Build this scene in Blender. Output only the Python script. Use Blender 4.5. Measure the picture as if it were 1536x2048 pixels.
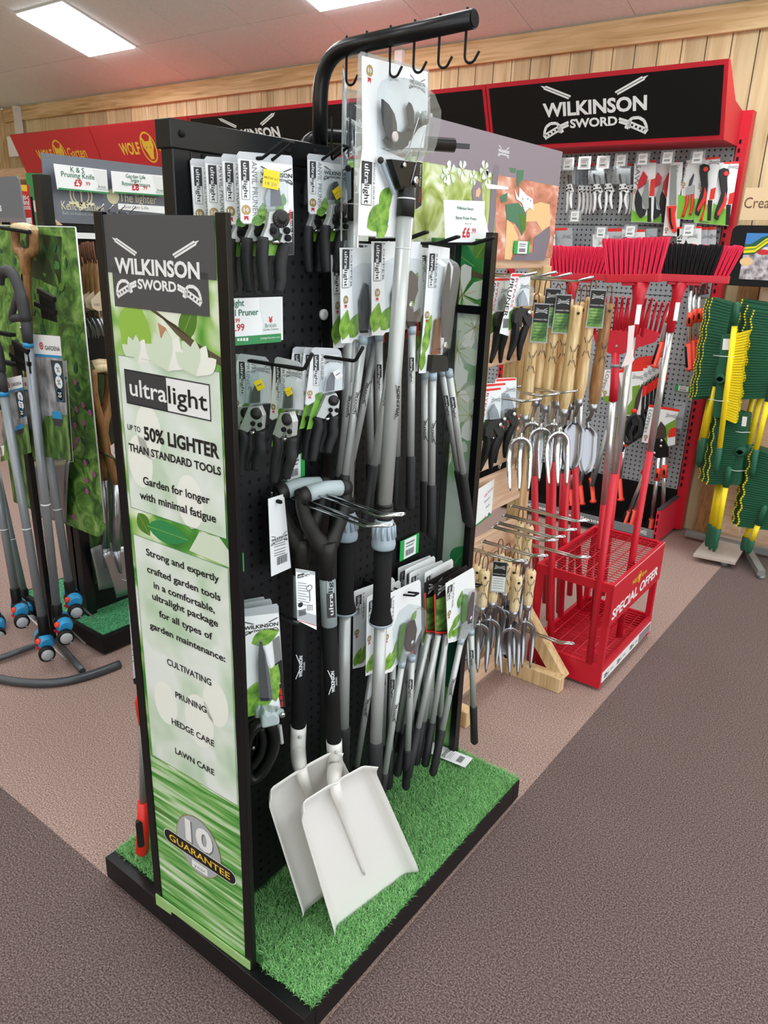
import bpy, bmesh, math, random
import numpy as np
from mathutils import Vector as V, Matrix, Euler, Quaternion
for o in list(bpy.data.objects): bpy.data.objects.remove(o)
S = bpy.context.scene; COL = S.collection
random.seed(7); PI = math.pi
# ---------------------------------------------------------------- camera
FPX, PITCH, ROLL, PSI, CAMH = 1504.5, math.radians(19.576), math.radians(-1.925), math.radians(-36.5), 1.55
def cam_axes():
    cp, sp, cr, sr = math.cos(PITCH), math.sin(PITCH), math.cos(ROLL), math.sin(ROLL)
    fw = V((0, cp, -sp)); rt = V((1, 0, 0)); dn = V((0, -sp, -cp))
    r2 = rt*cr + dn*sr; d2 = dn*cr - rt*sr
    c, s = math.cos(PSI), math.sin(PSI)
    w = lambda a: V((c*a.x+s*a.y, -s*a.x+c*a.y, a.z))
    return w(r2), w(d2), w(fw)
CR, CD, CF = cam_axes(); C0 = V((0, 0, CAMH))
cd = bpy.data.cameras.new('camera'); cam = bpy.data.objects.new('camera', cd); COL.objects.link(cam)
cd.sensor_fit = 'VERTICAL'; cd.sensor_height = 36; cd.lens = FPX/2048*36; cd.clip_start = .02
cam.matrix_world = Matrix.Translation(C0) @ Matrix((CR, -CD, -CF)).transposed().to_4x4()
S.camera = cam
# measuring helpers: where a sight line of the photograph meets a plane of the room
def ray(x, y): return CR*((x-768)/FPX) + CD*((y-1024)/FPX) + CF
def onx(x, y, v): d = ray(x, y); return C0 + d*(v/d.x)
def ony(x, y, v): d = ray(x, y); return C0 + d*(v/d.y)
def onz(x, y, v): d = ray(x, y); return C0 + d*((v-CAMH)/d.z)
def onpl(x, y, o, n): d = ray(x, y); return C0 + d*((o-C0).dot(n)/d.dot(n))
def xat(px, Y, Z):      # X at which the line (Y, Z) along the X axis shows at column px
    a, b, p = CR, CF, (px-768)/FPX
    k = a - b*p; return -(k.y*Y + k.z*(Z-CAMH))/k.x
# ---------------------------------------------------------------- light
EXPO = 0.36
S.view_settings.view_transform = 'Standard'; S.view_settings.look = 'None'
S.view_settings.gamma = 1; S.view_settings.use_curve_mapping = False; S.view_settings.exposure = EXPO
W = bpy.data.worlds.new('shop'); S.world = W; W.use_nodes = True
W.node_tree.nodes['Background'].inputs[0].default_value = (.90, .95, 1, 1)
W.node_tree.nodes['Background'].inputs[1].default_value = 1.9
LAMP = 17.0
# ---------------------------------------------------------------- materials
MC = {}
def srgb(c):
    if isinstance(c, str): c = [int(c[i:i+2], 16)/255 for i in (0, 2, 4)]
    return tuple((x/12.92 if x <= .04045 else ((x+.055)/1.055)**2.4) for x in c) + (1,)
def nt(name):
    m = bpy.data.materials.new(name); m.use_nodes = True
    return m, m.node_tree, m.node_tree.nodes['Principled BSDF']
def mat(name, col, rough=.5, metal=0, emit=0, coat=0, spec=None):
    m, t, b = nt(name); c = srgb(col)
    if spec is not None: b.inputs['Specular IOR Level'].default_value = spec
    b.inputs['Base Color'].default_value = c; b.inputs['Roughness'].default_value = rough; b.inputs['Metallic'].default_value = metal
    if coat: b.inputs['Coat Weight'].default_value = coat
    if emit: b.inputs['Emission Color'].default_value = c; b.inputs['Emission Strength'].default_value = emit
    m.diffuse_color = c; MC[name] = m; return m
def node(t, typ, **kw):
    n = t.nodes.new(typ)
    for k, v in kw.items():
        if k.startswith('i_'): n.inputs[k[2:].replace('_', ' ')].default_value = v
        else: setattr(n, k, v)
    return n
def ramp(t, stops, mode='LINEAR'):
    r = t.nodes.new('ShaderNodeValToRGB'); r.color_ramp.interpolation = mode
    e = r.color_ramp.elements
    while len(e) < len(stops): e.new(.5)
    for k, (p, c) in enumerate(stops): e[k].position = p; e[k].color = srgb(c)
    return r
def noisy(name, stops, scale=(1, 1, 1), freq=5, detail=3, rough=.6, distort=0, bump=0, mode='LINEAR', nrough=.5, coat=0):
    m, t, b = nt(name)
    tc = node(t, 'ShaderNodeTexCoord'); mp = node(t, 'ShaderNodeMapping'); mp.inputs['Scale'].default_value = scale
    n = node(t, 'ShaderNodeTexNoise'); n.inputs['Scale'].default_value = freq; n.inputs['Detail'].default_value = detail
    n.inputs['Distortion'].default_value = distort; n.inputs['Roughness'].default_value = nrough
    r = ramp(t, stops, mode); L = t.links.new
    L(tc.outputs['Object'], mp.inputs[0]); L(mp.outputs[0], n.inputs['Vector']); L(n.outputs['Fac'], r.inputs[0]); L(r.outputs[0], b.inputs['Base Color'])
    b.inputs['Roughness'].default_value = rough
    if coat: b.inputs['Coat Weight'].default_value = coat
    if bump:
        bp = node(t, 'ShaderNodeBump'); bp.inputs['Strength'].default_value = bump; bp.inputs['Distance'].default_value = .004
        L(n.outputs['Fac'], bp.inputs['Height']); L(bp.outputs[0], b.inputs['Normal'])
    MC[name] = m; return m
def pegmat(name, col, hole, pitch, rad, rough=.5, axes='YZ'):
    m, t, b = nt(name); L = t.links.new
    tc = node(t, 'ShaderNodeTexCoord'); sp = node(t, 'ShaderNodeSeparateXYZ'); L(tc.outputs['Object'], sp.inputs[0])
    sq = []
    for a in axes:
        d = node(t, 'ShaderNodeMath', operation='DIVIDE'); d.inputs[1].default_value = pitch; L(sp.outputs[a], d.inputs[0])
        f = node(t, 'ShaderNodeMath', operation='FRACT'); L(d.outputs[0], f.inputs[0])
        s = node(t, 'ShaderNodeMath', operation='SUBTRACT'); s.inputs[1].default_value = .5; L(f.outputs[0], s.inputs[0])
        p = node(t, 'ShaderNodeMath', operation='MULTIPLY'); L(s.outputs[0], p.inputs[0]); L(s.outputs[0], p.inputs[1]); sq.append(p)
    ad = node(t, 'ShaderNodeMath', operation='ADD'); L(sq[0].outputs[0], ad.inputs[0]); L(sq[1].outputs[0], ad.inputs[1])
    lt = node(t, 'ShaderNodeMath', operation='LESS_THAN'); lt.inputs[1].default_value = (rad/pitch)**2; L(ad.outputs[0], lt.inputs[0])
    mx = node(t, 'ShaderNodeMix', data_type='RGBA'); mx.inputs['A'].default_value = srgb(col); mx.inputs['B'].default_value = srgb(hole)
    L(lt.outputs[0], mx.inputs['Factor']); L(mx.outputs['Result'], b.inputs['Base Color'])
    bp = node(t, 'ShaderNodeBump'); bp.invert = True; bp.inputs['Distance'].default_value = .004; L(lt.outputs[0], bp.inputs['Height']); L(bp.outputs[0], b.inputs['Normal'])
    b.inputs['Roughness'].default_value = rough; MC[name] = m; return m
def clear(name, tint='f4f8fa', gloss=.16, haze=.06):
    m = bpy.data.materials.new(name); m.use_nodes = True; t = m.node_tree; t.nodes.clear(); L = t.links.new
    o = node(t, 'ShaderNodeOutputMaterial'); tr = node(t, 'ShaderNodeBsdfTransparent'); tr.inputs[0].default_value = srgb(tint)
    gl = node(t, 'ShaderNodeBsdfGlossy'); gl.inputs['Roughness'].default_value = .07
    df = node(t, 'ShaderNodeBsdfDiffuse'); df.inputs[0].default_value = srgb('eef3f6')
    fr = node(t, 'ShaderNodeLayerWeight'); fr.inputs['Blend'].default_value = .5
    pw = node(t, 'ShaderNodeMath', operation='POWER'); pw.inputs[1].default_value = 3; L(fr.outputs['Facing'], pw.inputs[0])
    a = node(t, 'ShaderNodeMath', operation='MULTIPLY_ADD'); a.inputs[1].default_value = .6; a.inputs[2].default_value = gloss*.3; L(pw.outputs[0], a.inputs[0])
    m1 = node(t, 'ShaderNodeMixShader'); m1.inputs[0].default_value = haze; L(tr.outputs[0], m1.inputs[1]); L(df.outputs[0], m1.inputs[2])
    m2 = node(t, 'ShaderNodeMixShader'); L(a.outputs[0], m2.inputs[0]); L(m1.outputs[0], m2.inputs[1]); L(gl.outputs[0], m2.inputs[2])
    L(m2.outputs[0], o.inputs[0]); MC[name] = m; return m
for a in [('black', '0a0a0b', .5, 0, 0, 0, .3), ('blackgloss', '0b0c0e', .3, 0, 0, 0, .4), ('blackmatte', '101011', .8, 0, 0, 0, .3), ('rubber', '1b1c1e', .62), ('charcoal', '37373b', .6), ('headblack', '1a1917', .55),
          ('white', 'eceeee', .45), ('offwhite', 'dfe2e0', .5), ('paper', 'e9ecec', .55), ('silver', 'b9bdbb', .38, .35), ('silverdark', '8f9391', .4, .4), ('alu', 'd3d6d8', .25, .85), ('chrome', 'c9cccd', .16, 1),
          ('steel', 'a9abb0', .3, .9), ('blade', '474a50', .32, .7), ('bladelight', '8c9196', .3, .8), ('red', 'c4132a', .42), ('brightred', 'e02b22', .4), ('orangered', 'e8442a', .45), ('signred', 'c41f30', .5),
          ('redtext', 'c81f2c', .5), ('greentext', '1f6b4c', .5), ('green', '2e8a4d', .5), ('tagreen', '21a94c', .5), ('yellow', 'f2d51b', .5), ('gold', 'e9c23c', .5), ('goldfoil', 'a98f5c', .4, .3), ('greytext', '75787b', .6),
          ('cardgrey', 'aab0b4', .45), ('silvercard', 'c3c7cb', .4), ('collar', '9fb0bb', .35), ('griplight', 'a8b6b8', .4), ('shovel', 'dedcd7', .3, 0), ('shovelneck', 'b7b3a9', .4, .1), ('bannergrey', '4a4a4d', .5), ('tagpurple', '7d7680', .5),
          ('leafgreen', '6f9c34', .45), ('leafdark', '4f7d2a', .45), ('leaflight', '93bf4a', .45), ('limegreen', '7fc23a', .4), ('bindgreen', '0f4f3a', .5), ('brush_green', '14573c', .5), ('brushyellow', 'f0d713', .5), ('bristlered', 'ea2f58', .5), ('bladesteel', '94959a', .24, .9), ('tanboard', 'd8bd97', .6), ('scriptbrown', '5d4330', .6), ('worn', 'b9aca2', .5), ('binred', 'd0243c', .45), ('bristleblack', '141214', .6),
          ('blue', '2a8fc4', .4), ('tube', '4a4f53', .35, .3), ('polegrey', '8b9297', .35, .3), ('brown', '3f302c', .6), ('cord', '8a4a25', .7), ('tan', 'c9b79a', .6), ('kentgrey', '6a6f78', .5), ('cream', 'd9d2ae', .5), ('pinkwhite', 'e6d3cf', .4), ('trunking', 'd8d4cc', .5), ('brass', 'b8a77c', .3, .8),
          ('leather', '6b3f26', .7), ('mauve', '8b8089', .5), ('ceilgrid', 'c4b5ae', .8), ('shearreflect', 'a06a4c', .3, .6), ('darkred', '8f1320', .45), ('magenta', 'b35a94', .6), ('lip', '9cc47c', .45), ('postergreen', '3e7a3c', .5), ('skin', 'e0b491', .6), ('glove', 'e6c089', .6), ('petal', 'eef2ea', .45), ('petalshade', 'd3e2cc', .45), ('branch', '5b5138', .55), ('stamen', 'c9c67a', .5), ('bud', 'b98a6a', .5), ('screenblue', '3f7fc0', .4), ('mutedgreen', '4a7a5d', .55)]:
    mat(*a)
noisy('wood', [(.3, 'b59367'), (.5, 'd3b384'), (.75, 'e3cba0')], (14, 14, 1.2), 4, 4, .55, .6)
noisy('woodhandle', [(.25, 'b98f5b'), (.5, 'd7b884'), (.75, 'e9d3a6')], (30, 30, 3), 4, 3, .42, .6)
noisy('woodpale', [(.25, 'd9bb8a'), (.6, 'ead6ad'), (.8, 'efe0bd')], (30, 30, 3), 4, 3, .42, .5)
noisy('woodbrown', [(.25, '6f4c2c'), (.5, '946a41'), (.75, 'ac8154')], (30, 30, 4), 4, 3, .42, .5)
noisy('plankpink', [(.3, 'c69f80'), (.5, 'd9b798'), (.75, 'e5ccb2')], (3, 1.2, 20), 3, 4, .5, .8)
noisy('wornboard', [(.3, '7c6e64'), (.5, '968880'), (.75, 'a79a92')], (3, 3, 12), 3, 4, .5, .6)
noisy('ceil', [(.3, 'dfe6e6'), (.7, 'e8eeee')], (1, 1, 1), 60, 2, .9)
noisy('carpetlight', [(.33, '4a3832'), (.46, '8a7067'), (.56, 'a88f85'), (.68, 'cbb9b0')], (1, 1, 1), 240, 3, .95, 0, .10, 'LINEAR', .75)
noisy('carpetdark', [(.36, '2a211f'), (.5, '5c4b48'), (.63, '8a7772')], (1, 1, 1), 240, 3, .95, 0, .10, 'LINEAR', .75)
noisy('bannerphoto', [(.22, '1e5c24'), (.38, '4f9a3a'), (.5, '9cc46c'), (.60, 'd9e8c8'), (.75, 'f2f5ee')], (1, 1, 1), 11, 1.5, .35, .8)
noisy('bannerpale', [(.28, 'b4d2b2'), (.45, 'd3e3d2'), (.62, 'e6eee9')], (1, 1, 1), 9, 1.5, .35, .8)
noisy('bannerstreak', [(.22, '6b6a3c'), (.36, '3f8f38'), (.5, '7fb866'), (.6, 'b5d4a4'), (.75, 'e2ecdc')], (2.0, 2.0, 34), 2.5, 2.5, .35, .3)
noisy('wingphoto', [(.22, '1d4d24'), (.4, '3f8f44'), (.55, '86bb6a'), (.7, 'c4d8b0')], (1, 1, 1), 8, 1.5, .35, .6)
noisy('wingflower', [(.2, '3f8a48'), (.36, '8fb98a'), (.46, 'b9cdbc'), (.7, 'cddbd2')], (1, 1, 1), 4.5, 2, .35, .8)
noisy('foliage', [(.28, '1b3014'), (.42, '3a6129'), (.53, '649340'), (.64, '93b865'), (.8, 'bcd391')], (1, 1, 1), 11, 5, .5, 1.0, 0, 'LINEAR', .65)
noisy('foliagedark', [(.3, '0f1a0d'), (.5, '24401d'), (.66, '46682f'), (.8, '6d8d4b')], (1, 1, .4), 22, 4, .5, .8)
noisy('grassphoto', [(.3, '233a1a'), (.5, '456b2c'), (.7, '7a9a50')], (1, 1, .3), 40, 3, .5, .4)
noisy('poster', [(.2, '5f6c36'), (.36, '93a552'), (.5, 'bccb86'), (.62, 'e2e8cd'), (.75, 'f3f3ea')], (1, 1, 1), 13, 2, .22, 1.2)
noisy('posterbrick', [(.25, '8a6f58'), (.42, 'c87d68'), (.55, 'd99a84'), (.68, 'e8d3c0')], (1, 4, 8), 3, 2, .22, .4)
noisy('leafprint', [(.3, '4c7f2c'), (.5, '76a53c'), (.7, '9cc356')], (1, 1, 1), 55, 2, .4)
noisy('turfblade', [(.25, '43884a'), (.5, '79bb6c'), (.75, 'bde4a8')], (1, 1, 1), 260, 2, .75)
noisy('turfbase', [(.3, '27512a'), (.6, '417a3c')], (1, 1, 1), 120, 2, .9)
noisy('flatturf', [(.3, '1f5a3a'), (.5, '3a8a58'), (.7, '68b483')], (1, 1, 1), 150, 2, .9, 0, .5)
noisy('pebbles', [(.3, '6b6468'), (.5, 'b4aeb2'), (.7, 'e3dfe2')], (1, 1, 1), 40, 2, .3)
noisy('bwphoto', [(.3, '4c4d50'), (.5, '8b8c8f'), (.7, 'c0c1c3')], (1, 1, .5), 30, 4, .4)
pegmat('pegblack', '1b1b1d', '000000', .0254, .0046, .5, 'YZ'); MC['pegblack'].node_tree.nodes['Principled BSDF'].inputs['Specular IOR Level'].default_value = .25
pegmat('peggrey', '9a9fa4', '1f2124', .028, .0052, .5, 'XZ')
pegmat('pegrey2', '55585c', '1f2124', .028, .004, .5, 'YZ')
clear('clearplastic'); clear('clearfilm', 'eef4f6', .25, .16)
# timber boarding of the back wall: separate tone per board, knots and grain
def plankwall():
    m, t, b = nt('plankwall'); L = t.links.new
    tc = node(t, 'ShaderNodeTexCoord'); sp = node(t, 'ShaderNodeSeparateXYZ'); L(tc.outputs['Object'], sp.inputs[0])
    dv = node(t, 'ShaderNodeMath', operation='DIVIDE'); dv.inputs[1].default_value = .124; L(sp.outputs['X'], dv.inputs[0])
    fl = node(t, 'ShaderNodeMath', operation='FLOOR'); L(dv.outputs[0], fl.inputs[0])
    wn = node(t, 'ShaderNodeTexWhiteNoise', noise_dimensions='1D'); L(fl.outputs[0], wn.inputs['W'])
    mp = node(t, 'ShaderNodeMapping'); mp.inputs['Scale'].default_value = (9, 1, .8); L(tc.outputs['Object'], mp.inputs[0])
    ad = node(t, 'ShaderNodeVectorMath', operation='ADD'); L(mp.outputs[0], ad.inputs[0]); L(wn.outputs['Color'], ad.inputs[1])
    n = node(t, 'ShaderNodeTexNoise'); n.inputs['Scale'].default_value = 2.4; n.inputs['Detail'].default_value = 5; n.inputs['Distortion'].default_value = .8; L(ad.outputs[0], n.inputs['Vector'])
    r = ramp(t, [(.18, '9d8558'), (.36, 'c6b083'), (.55, 'd6c499'), (.75, 'e2d5b0')]); L(n.outputs['Fac'], r.inputs[0])
    hs = node(t, 'ShaderNodeHueSaturation'); mr = node(t, 'ShaderNodeMapRange'); mr.inputs['To Min'].default_value = .8; mr.inputs['To Max'].default_value = 1.12
    L(wn.outputs['Value'], mr.inputs[0]); L(mr.outputs[0], hs.inputs['Value']); L(r.outputs[0], hs.inputs['Color']); L(hs.outputs[0], b.inputs['Base Color'])
    b.inputs['Roughness'].default_value = .7; MC['plankwall'] = m
plankwall()
noisy('beam', [(.22, '9a7c4d'), (.42, 'c5a875'), (.6, 'd8bf90'), (.8, 'e2cda2')], (.8, 6, 16), 2.6, 5, .65, .9)
# ---------------------------------------------------------------- mesh builder
TXT = {}
def glyphs(s, bold, res):
    k = (s, bold, res)
    if k not in TXT:
        c = bpy.data.curves.new('t', 'FONT'); c.body = s; c.size = 1; c.resolution_u = res; c.offset = bold; c.fill_mode = 'FRONT'
        o = bpy.data.objects.new('t', c); me = bpy.data.meshes.new_from_object(o)
        vs = [(v.co.x, v.co.y) for v in me.vertices]; fs = [tuple(p.vertices) for p in me.polygons]
        bpy.data.objects.remove(o); bpy.data.meshes.remove(me); bpy.data.curves.remove(c)
        xs = [v[0] for v in vs] or [0]; ys = [v[1] for v in vs] or [0]
        TXT[k] = (vs, fs, min(xs), max(xs), min(ys), max(ys))
    return TXT[k]
class Fr:   # a flat frame: origin, right, up; normal faces the reader
    def __init__(s, o, u, v): s.o, s.u, s.v = V(o), V(u).normalized(), V(v).normalized(); s.n = s.u.cross(s.v)
    def p(s, a, b, d=0): return s.o + s.u*a + s.v*b + s.n*d
    def q(s, px, py): w = onpl(px, py, s.o, s.n)-s.o; return (w.dot(s.u), w.dot(s.v))      # photo point on this plane
    def qs(s, pts, x0=0, y0=0, k=1): return [s.q(x0+k*a, y0+k*b) for a, b in pts]
    def sub(s, a, b, d=0, ang=0):
        c, q = math.cos(ang), math.sin(ang); return Fr(s.p(a, b, d), s.u*c+s.v*q, s.v*c-s.u*q)
class MB:
    def __init__(s, mt=None): s.v, s.f, s.mi, s.ms, s.T, s.sm = [], [], [], [], None, []; s.cur = 0; s.smooth = False; s.m(mt or 'black')
    def m(s, name):
        if name not in s.ms: s.ms.append(name)
        s.cur = s.ms.index(name); return s
    def add(s, vs, fs):
        b = len(s.v)
        for p in vs:
            p = V(p); s.v.append(s.T @ p if s.T else p)
        for q in fs: s.f.append([b+i for i in q]); s.mi.append(s.cur); s.sm.append(s.smooth)
        return s
    def box(s, a, b, rot=None, c=None):
        x0, y0, z0 = a; x1, y1, z1 = b
        vs = [V(p) for p in ((x0, y0, z0), (x1, y0, z0), (x1, y1, z0), (x0, y1, z0), (x0, y0, z1), (x1, y0, z1), (x1, y1, z1), (x0, y1, z1))]
        return s.add(vs, [(0, 3, 2, 1), (4, 5, 6, 7), (0, 1, 5, 4), (1, 2, 6, 5), (2, 3, 7, 6), (3, 0, 4, 7)])
    def bar(s, p, q, w, h=None, up=(0, 0, 1)):   # square bar between two points
        p, q = V(p), V(q); h = h or w; d = (q-p).normalized(); up = V(up)
        if abs(d.dot(up)) > .98: up = V((1, 0, 0))
        a = d.cross(up).normalized()*w/2; b = a.cross(d).normalized()*h/2
        vs = [e+x*a+y*b for e in (p, q) for x, y in ((-1, -1), (1, -1), (1, 1), (-1, 1))]
        return s.add(vs, [(0, 1, 2, 3), (7, 6, 5, 4), (0, 4, 5, 1), (1, 5, 6, 2), (2, 6, 7, 3), (3, 7, 4, 0)])
    def tube(s, pts, r, n=8, cap=True, flat=1.0, side=None):     # swept tube; r may be a list; flat squashes along a second axis
        pts = [V(p) for p in pts]; rs = r if isinstance(r, (list, tuple)) else [r]*len(pts)
        vs, fs = [], []; ref = None
        for i, p in enumerate(pts):
            d = (pts[min(i+1, len(pts)-1)]-pts[max(i-1, 0)])
            d = d.normalized() if d.length > 1e-9 else V((0, 0, 1))
            if ref is None:
                ref = V(side) if side else (V((0, 0, 1)) if abs(d.z) < .9 else V((1, 0, 0)))
            a = (ref - d*ref.dot(d)).normalized(); ref = a; b = d.cross(a)
            for k in range(n):
                t = 2*PI*k/n; vs.append(p + (a*math.cos(t) + b*math.sin(t)*flat)*rs[i])
        for i in range(len(pts)-1):
            for k in range(n):
                k2 = (k+1) % n; fs.append((i*n+k, i*n+k2, i*n+n+k2, i*n+n+k))
        o = s.smooth; s.smooth = True; b0 = len(s.v); s.add(vs, fs); s.smooth = o
        if cap:
            for q in (list(range(n))[::-1], [len(vs)-n+k for k in range(n)]):
                s.f.append([b0+i for i in q]); s.mi.append(s.cur); s.sm.append(False)
        return s
    def cyl(s, p, q, r, r2=None, n=14): return s.tube([p, q], [r, r if r2 is None else r2], n)
    def lathe(s, o, ax, prof, n=16):   # prof: list of (distance along axis, radius)
        o, ax = V(o), V(ax).normalized(); return s.tube([o+ax*d for d, _ in prof], [max(r, 1e-4) for _, r in prof], n, side=(V((1, 0, 0)) if abs(ax.x) < .9 else V((0, 1, 0))))
    def ball(s, c, r, n=10): return s.lathe(V(c)-V((0, 0, r)), (0, 0, 1), [(r-r*math.cos(PI*i/8), r*math.sin(PI*i/8)) for i in range(9)], n)
    def prism(s, fr, pts, d0, d1):     # 2D outline thickened along the frame's normal
        n = len(pts); ar = sum(pts[i][0]*pts[(i+1) % n][1]-pts[(i+1) % n][0]*pts[i][1] for i in range(n))
        if ar < 0: pts = pts[::-1]
        vs = [fr.p(a, b, d) for d in (d0, d1) for a, b in pts]
        return s.add(vs, [tuple(range(n))[::-1], tuple(range(n, 2*n))] + [(i, (i+1) % n, n+(i+1) % n, n+i) for i in range(n)])
    def poly(s, fr, pts, d=0):
        n = len(pts); ar = sum(pts[i][0]*pts[(i+1) % n][1]-pts[(i+1) % n][0]*pts[i][1] for i in range(n))
        if ar < 0: pts = pts[::-1]
        return s.add([fr.p(a, b, d) for a, b in pts], [tuple(range(n))])
    def rect(s, fr, x0, y0, x1, y1, d=0): return s.poly(fr, [(x0, y0), (x1, y0), (x1, y1), (x0, y1)], d)
    def frame(s, fr, x0, y0, x1, y1, w, d=0):
        for r in ((x0, y0, x1, y0+w), (x0, y1-w, x1, y1), (x0, y0+w, x0+w, y1-w), (x1-w, y0+w, x1, y1-w)): s.rect(fr, *r, d)
        return s
    def disc(s, fr, x, y, r, d=0, n=18, ry=None): return s.poly(fr, [(x+r*math.cos(2*PI*k/n), y+(ry or r)*math.sin(2*PI*k/n)) for k in range(n)], d)
    def ring(s, fr, x, y, r, w, d=0, n=24, ry=None, a0=0, a1=2*PI):
        ry = ry or r
        P = [(math.cos(a0+(a1-a0)*k/n), math.sin(a0+(a1-a0)*k/n)) for k in range(n+1)]
        for (c, q), (c2, q2) in zip(P, P[1:]): s.poly(fr, [(x+r*c, y+ry*q), (x+(r-w)*c, y+(ry-w)*q), (x+(r-w)*c2, y+(ry-w)*q2), (x+r*c2, y+ry*q2)], d)
        return s
    def line(s, fr, a, b, w, d=0):
        dx, dy = b[0]-a[0], b[1]-a[1]; l = math.hypot(dx, dy) or 1; nx, ny = -dy/l*w/2, dx/l*w/2
        return s.poly(fr, [(a[0]+nx, a[1]+ny), (a[0]-nx, a[1]-ny), (b[0]-nx, b[1]-ny), (b[0]+nx, b[1]+ny)], d)
    def text(s, fr, t, x, y, w=None, h=None, al='c', bold=0, d=0, ang=0, res=3):   # cap-to-baseline height h and/or width w, baseline at y
        vs, fs, x0, x1, y0, y1 = glyphs(t, bold, res); W_ = max(x1-x0, 1e-3); cap = .72
        sx = w/W_ if w else None; sy = h/cap if h else None
        sx = sx or sy; sy = sy or sx
        off = {'c': -(x0+x1)/2, 'l': -x0, 'r': -x1}[al]
        c, q = math.cos(ang), math.sin(ang)
        pts = [((a+off)*sx, b*sy) for a, b in vs]
        return s.add([fr.p(x+a*c-b*q, y+a*q+b*c, d) for a, b in pts], fs)
    def build(s, name, parent=None, bevel=0, sub=0):
        me = bpy.data.meshes.new(name)
        inv = V((0, 0, 0)) if parent is None or not parent.get('_w') else V(parent['_w'])
        me.from_pydata([tuple(p-inv) for p in s.v], [], s.f)
        for k in s.ms: me.materials.append(MC[k])
        me.polygons.foreach_set('material_index', s.mi); me.polygons.foreach_set('use_smooth', s.sm); me.update()
        o = bpy.data.objects.new(name, me); COL.objects.link(o)
        if parent: o.parent = parent; 
        if parent and parent.get('_w'): o['_w'] = parent['_w']
        if bevel:
            b = o.modifiers.new('bevel', 'BEVEL'); b.width = bevel; b.segments = 2; b.limit_method = 'ANGLE'
        if sub:
            b = o.modifiers.new('subdivision', 'SUBSURF'); b.levels = b.render_levels = sub
        return o
def tag(o, label, cat, group=None, kind=None):
    o['label'] = label; o['category'] = cat
    if group: o['group'] = group
    if kind: o['kind'] = kind
    return o
def thing(name, label, cat, loc=(0, 0, 0), group=None, world=True):   # an Empty at the base of a thing; world: parts are given in room coordinates
    o = bpy.data.objects.new(name, None); COL.objects.link(o); o.location = loc; o.empty_display_size = .02
    if world: o['_w'] = tuple(loc)
    return tag(o, label, cat, group)
def struct(o): o['kind'] = 'structure'; return o
def kids(o): return [c for c in bpy.data.objects if c.parent == o]
KID = {}
def dup(root, loc, rot=(0, 0, 0), label=None, group=None, sc=None):
    r = root.copy(); COL.objects.link(r); r.location = loc; r.rotation_euler = rot
    if label: r['label'] = label
    if group: r['group'] = group
    if sc: r.scale = (sc, sc, sc)
    if root.name not in KID: KID[root.name] = [(c, kids(c)) for c in kids(root)]
    for c, gs in KID[root.name]:
        d = c.copy(); COL.objects.link(d); d.parent = r
        for g in gs: e = g.copy(); COL.objects.link(e); e.parent = d
    return r
USED = set()
def place(proto, loc, rot=(0, 0, 0), label=None, group=None, sc=None):   # the first place moves the original, later ones copy it
    if proto.name in USED: return dup(proto, loc, rot, label, group, sc)
    kids_ = [(c, kids(c)) for c in kids(proto)]; KID[proto.name] = kids_; USED.add(proto.name)
    proto.location = loc; proto.rotation_euler = rot
    if label: proto['label'] = label
    if group: proto['group'] = group
    if sc: proto.scale = (sc, sc, sc)
    return proto
ORD = ['front', 'second', 'third', 'fourth', 'fifth', 'sixth', 'seventh', 'eighth', 'ninth', 'tenth']
def aim(p, q):      # rotation turning local -Z from p towards q
    return (V(q)-V(p)).to_track_quat('-Z', 'Y').to_euler()
# marks printed on things
def swords(mb, fr, cx, cy, w, mt='white', d=0, bold=.035):      # crossed swords around two words, total word width w, centred on the first word
    mb.m(mt); k = w
    mb.text(fr, 'WILKINSON', cx, cy-.057*k, w, .116*k, bold=bold, d=d)
    mb.text(fr, 'SWORD', cx, cy-.167*k, .46*k, .074*k, bold=bold, d=d)
    for sg in (-1, 1):
        q = lambda a, b: (cx+sg*a*k, cy+b*k*.58)
        for e in (-1, 1): ox, oy = -.574*.0165*e, .819*.0165*e; mb.line(fr, q(.222+ox, .158+oy), q(.468+ox, .334+oy), .016*k, d)
        mb.poly(fr, [q(.51, .364), q(.455, .344), q(.475, .316)], d)
        mb.line(fr, q(.245, -.20), q(.34, -.255), .022*k, d); mb.line(fr, q(.245, -.245), q(.325, -.29), .022*k, d)
        P = [q(.30, -.32), q(.335, -.345), q(.35, -.30), q(.335, -.25), q(.37, -.205), q(.43, -.205), q(.475, -.25), q(.495, -.32), q(.50, -.39)]
        for a, b in zip(P, P[1:]): mb.line(fr, a, b, .026*k, d)
        for j in range(4): mb.line(fr, q(.355+.036*j, -.275-.028*j), q(.34+.036*j, -.315-.028*j), .02*k, d)
        mb.line(fr, q(.345, -.255), q(.50, -.372), .016*k, d); mb.line(fr, q(.325, -.305), q(.48, -.425), .016*k, d); mb.line(fr, q(.505, -.37), q(.475, -.435), .03*k, d)
def ultra(mb, fr, x, y, w, h, d=0, light=True, bo=.012):     # two-tone word box, lower left corner x, y
    mb.m('charcoal'); mb.rect(fr, x, y, x+w*.51, y+h, d); mb.frame(fr, x, y, x+w, y+h, h*.04, d)
    if light: mb.m('white').rect(fr, x+w*.51, y+h*.04, x+w*.99, y+h*.96, d-.0001)
    mb.m('white').text(fr, 'ultra', x+w*.505, y+h*.27, w*.45, h*.5, 'r', bold=bo, d=d+.0003); mb.m('headblack').text(fr, 'light', x+w*.525, y+h*.27, w*.44, h*.5, 'l', bold=bo, d=d+.0003)
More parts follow.
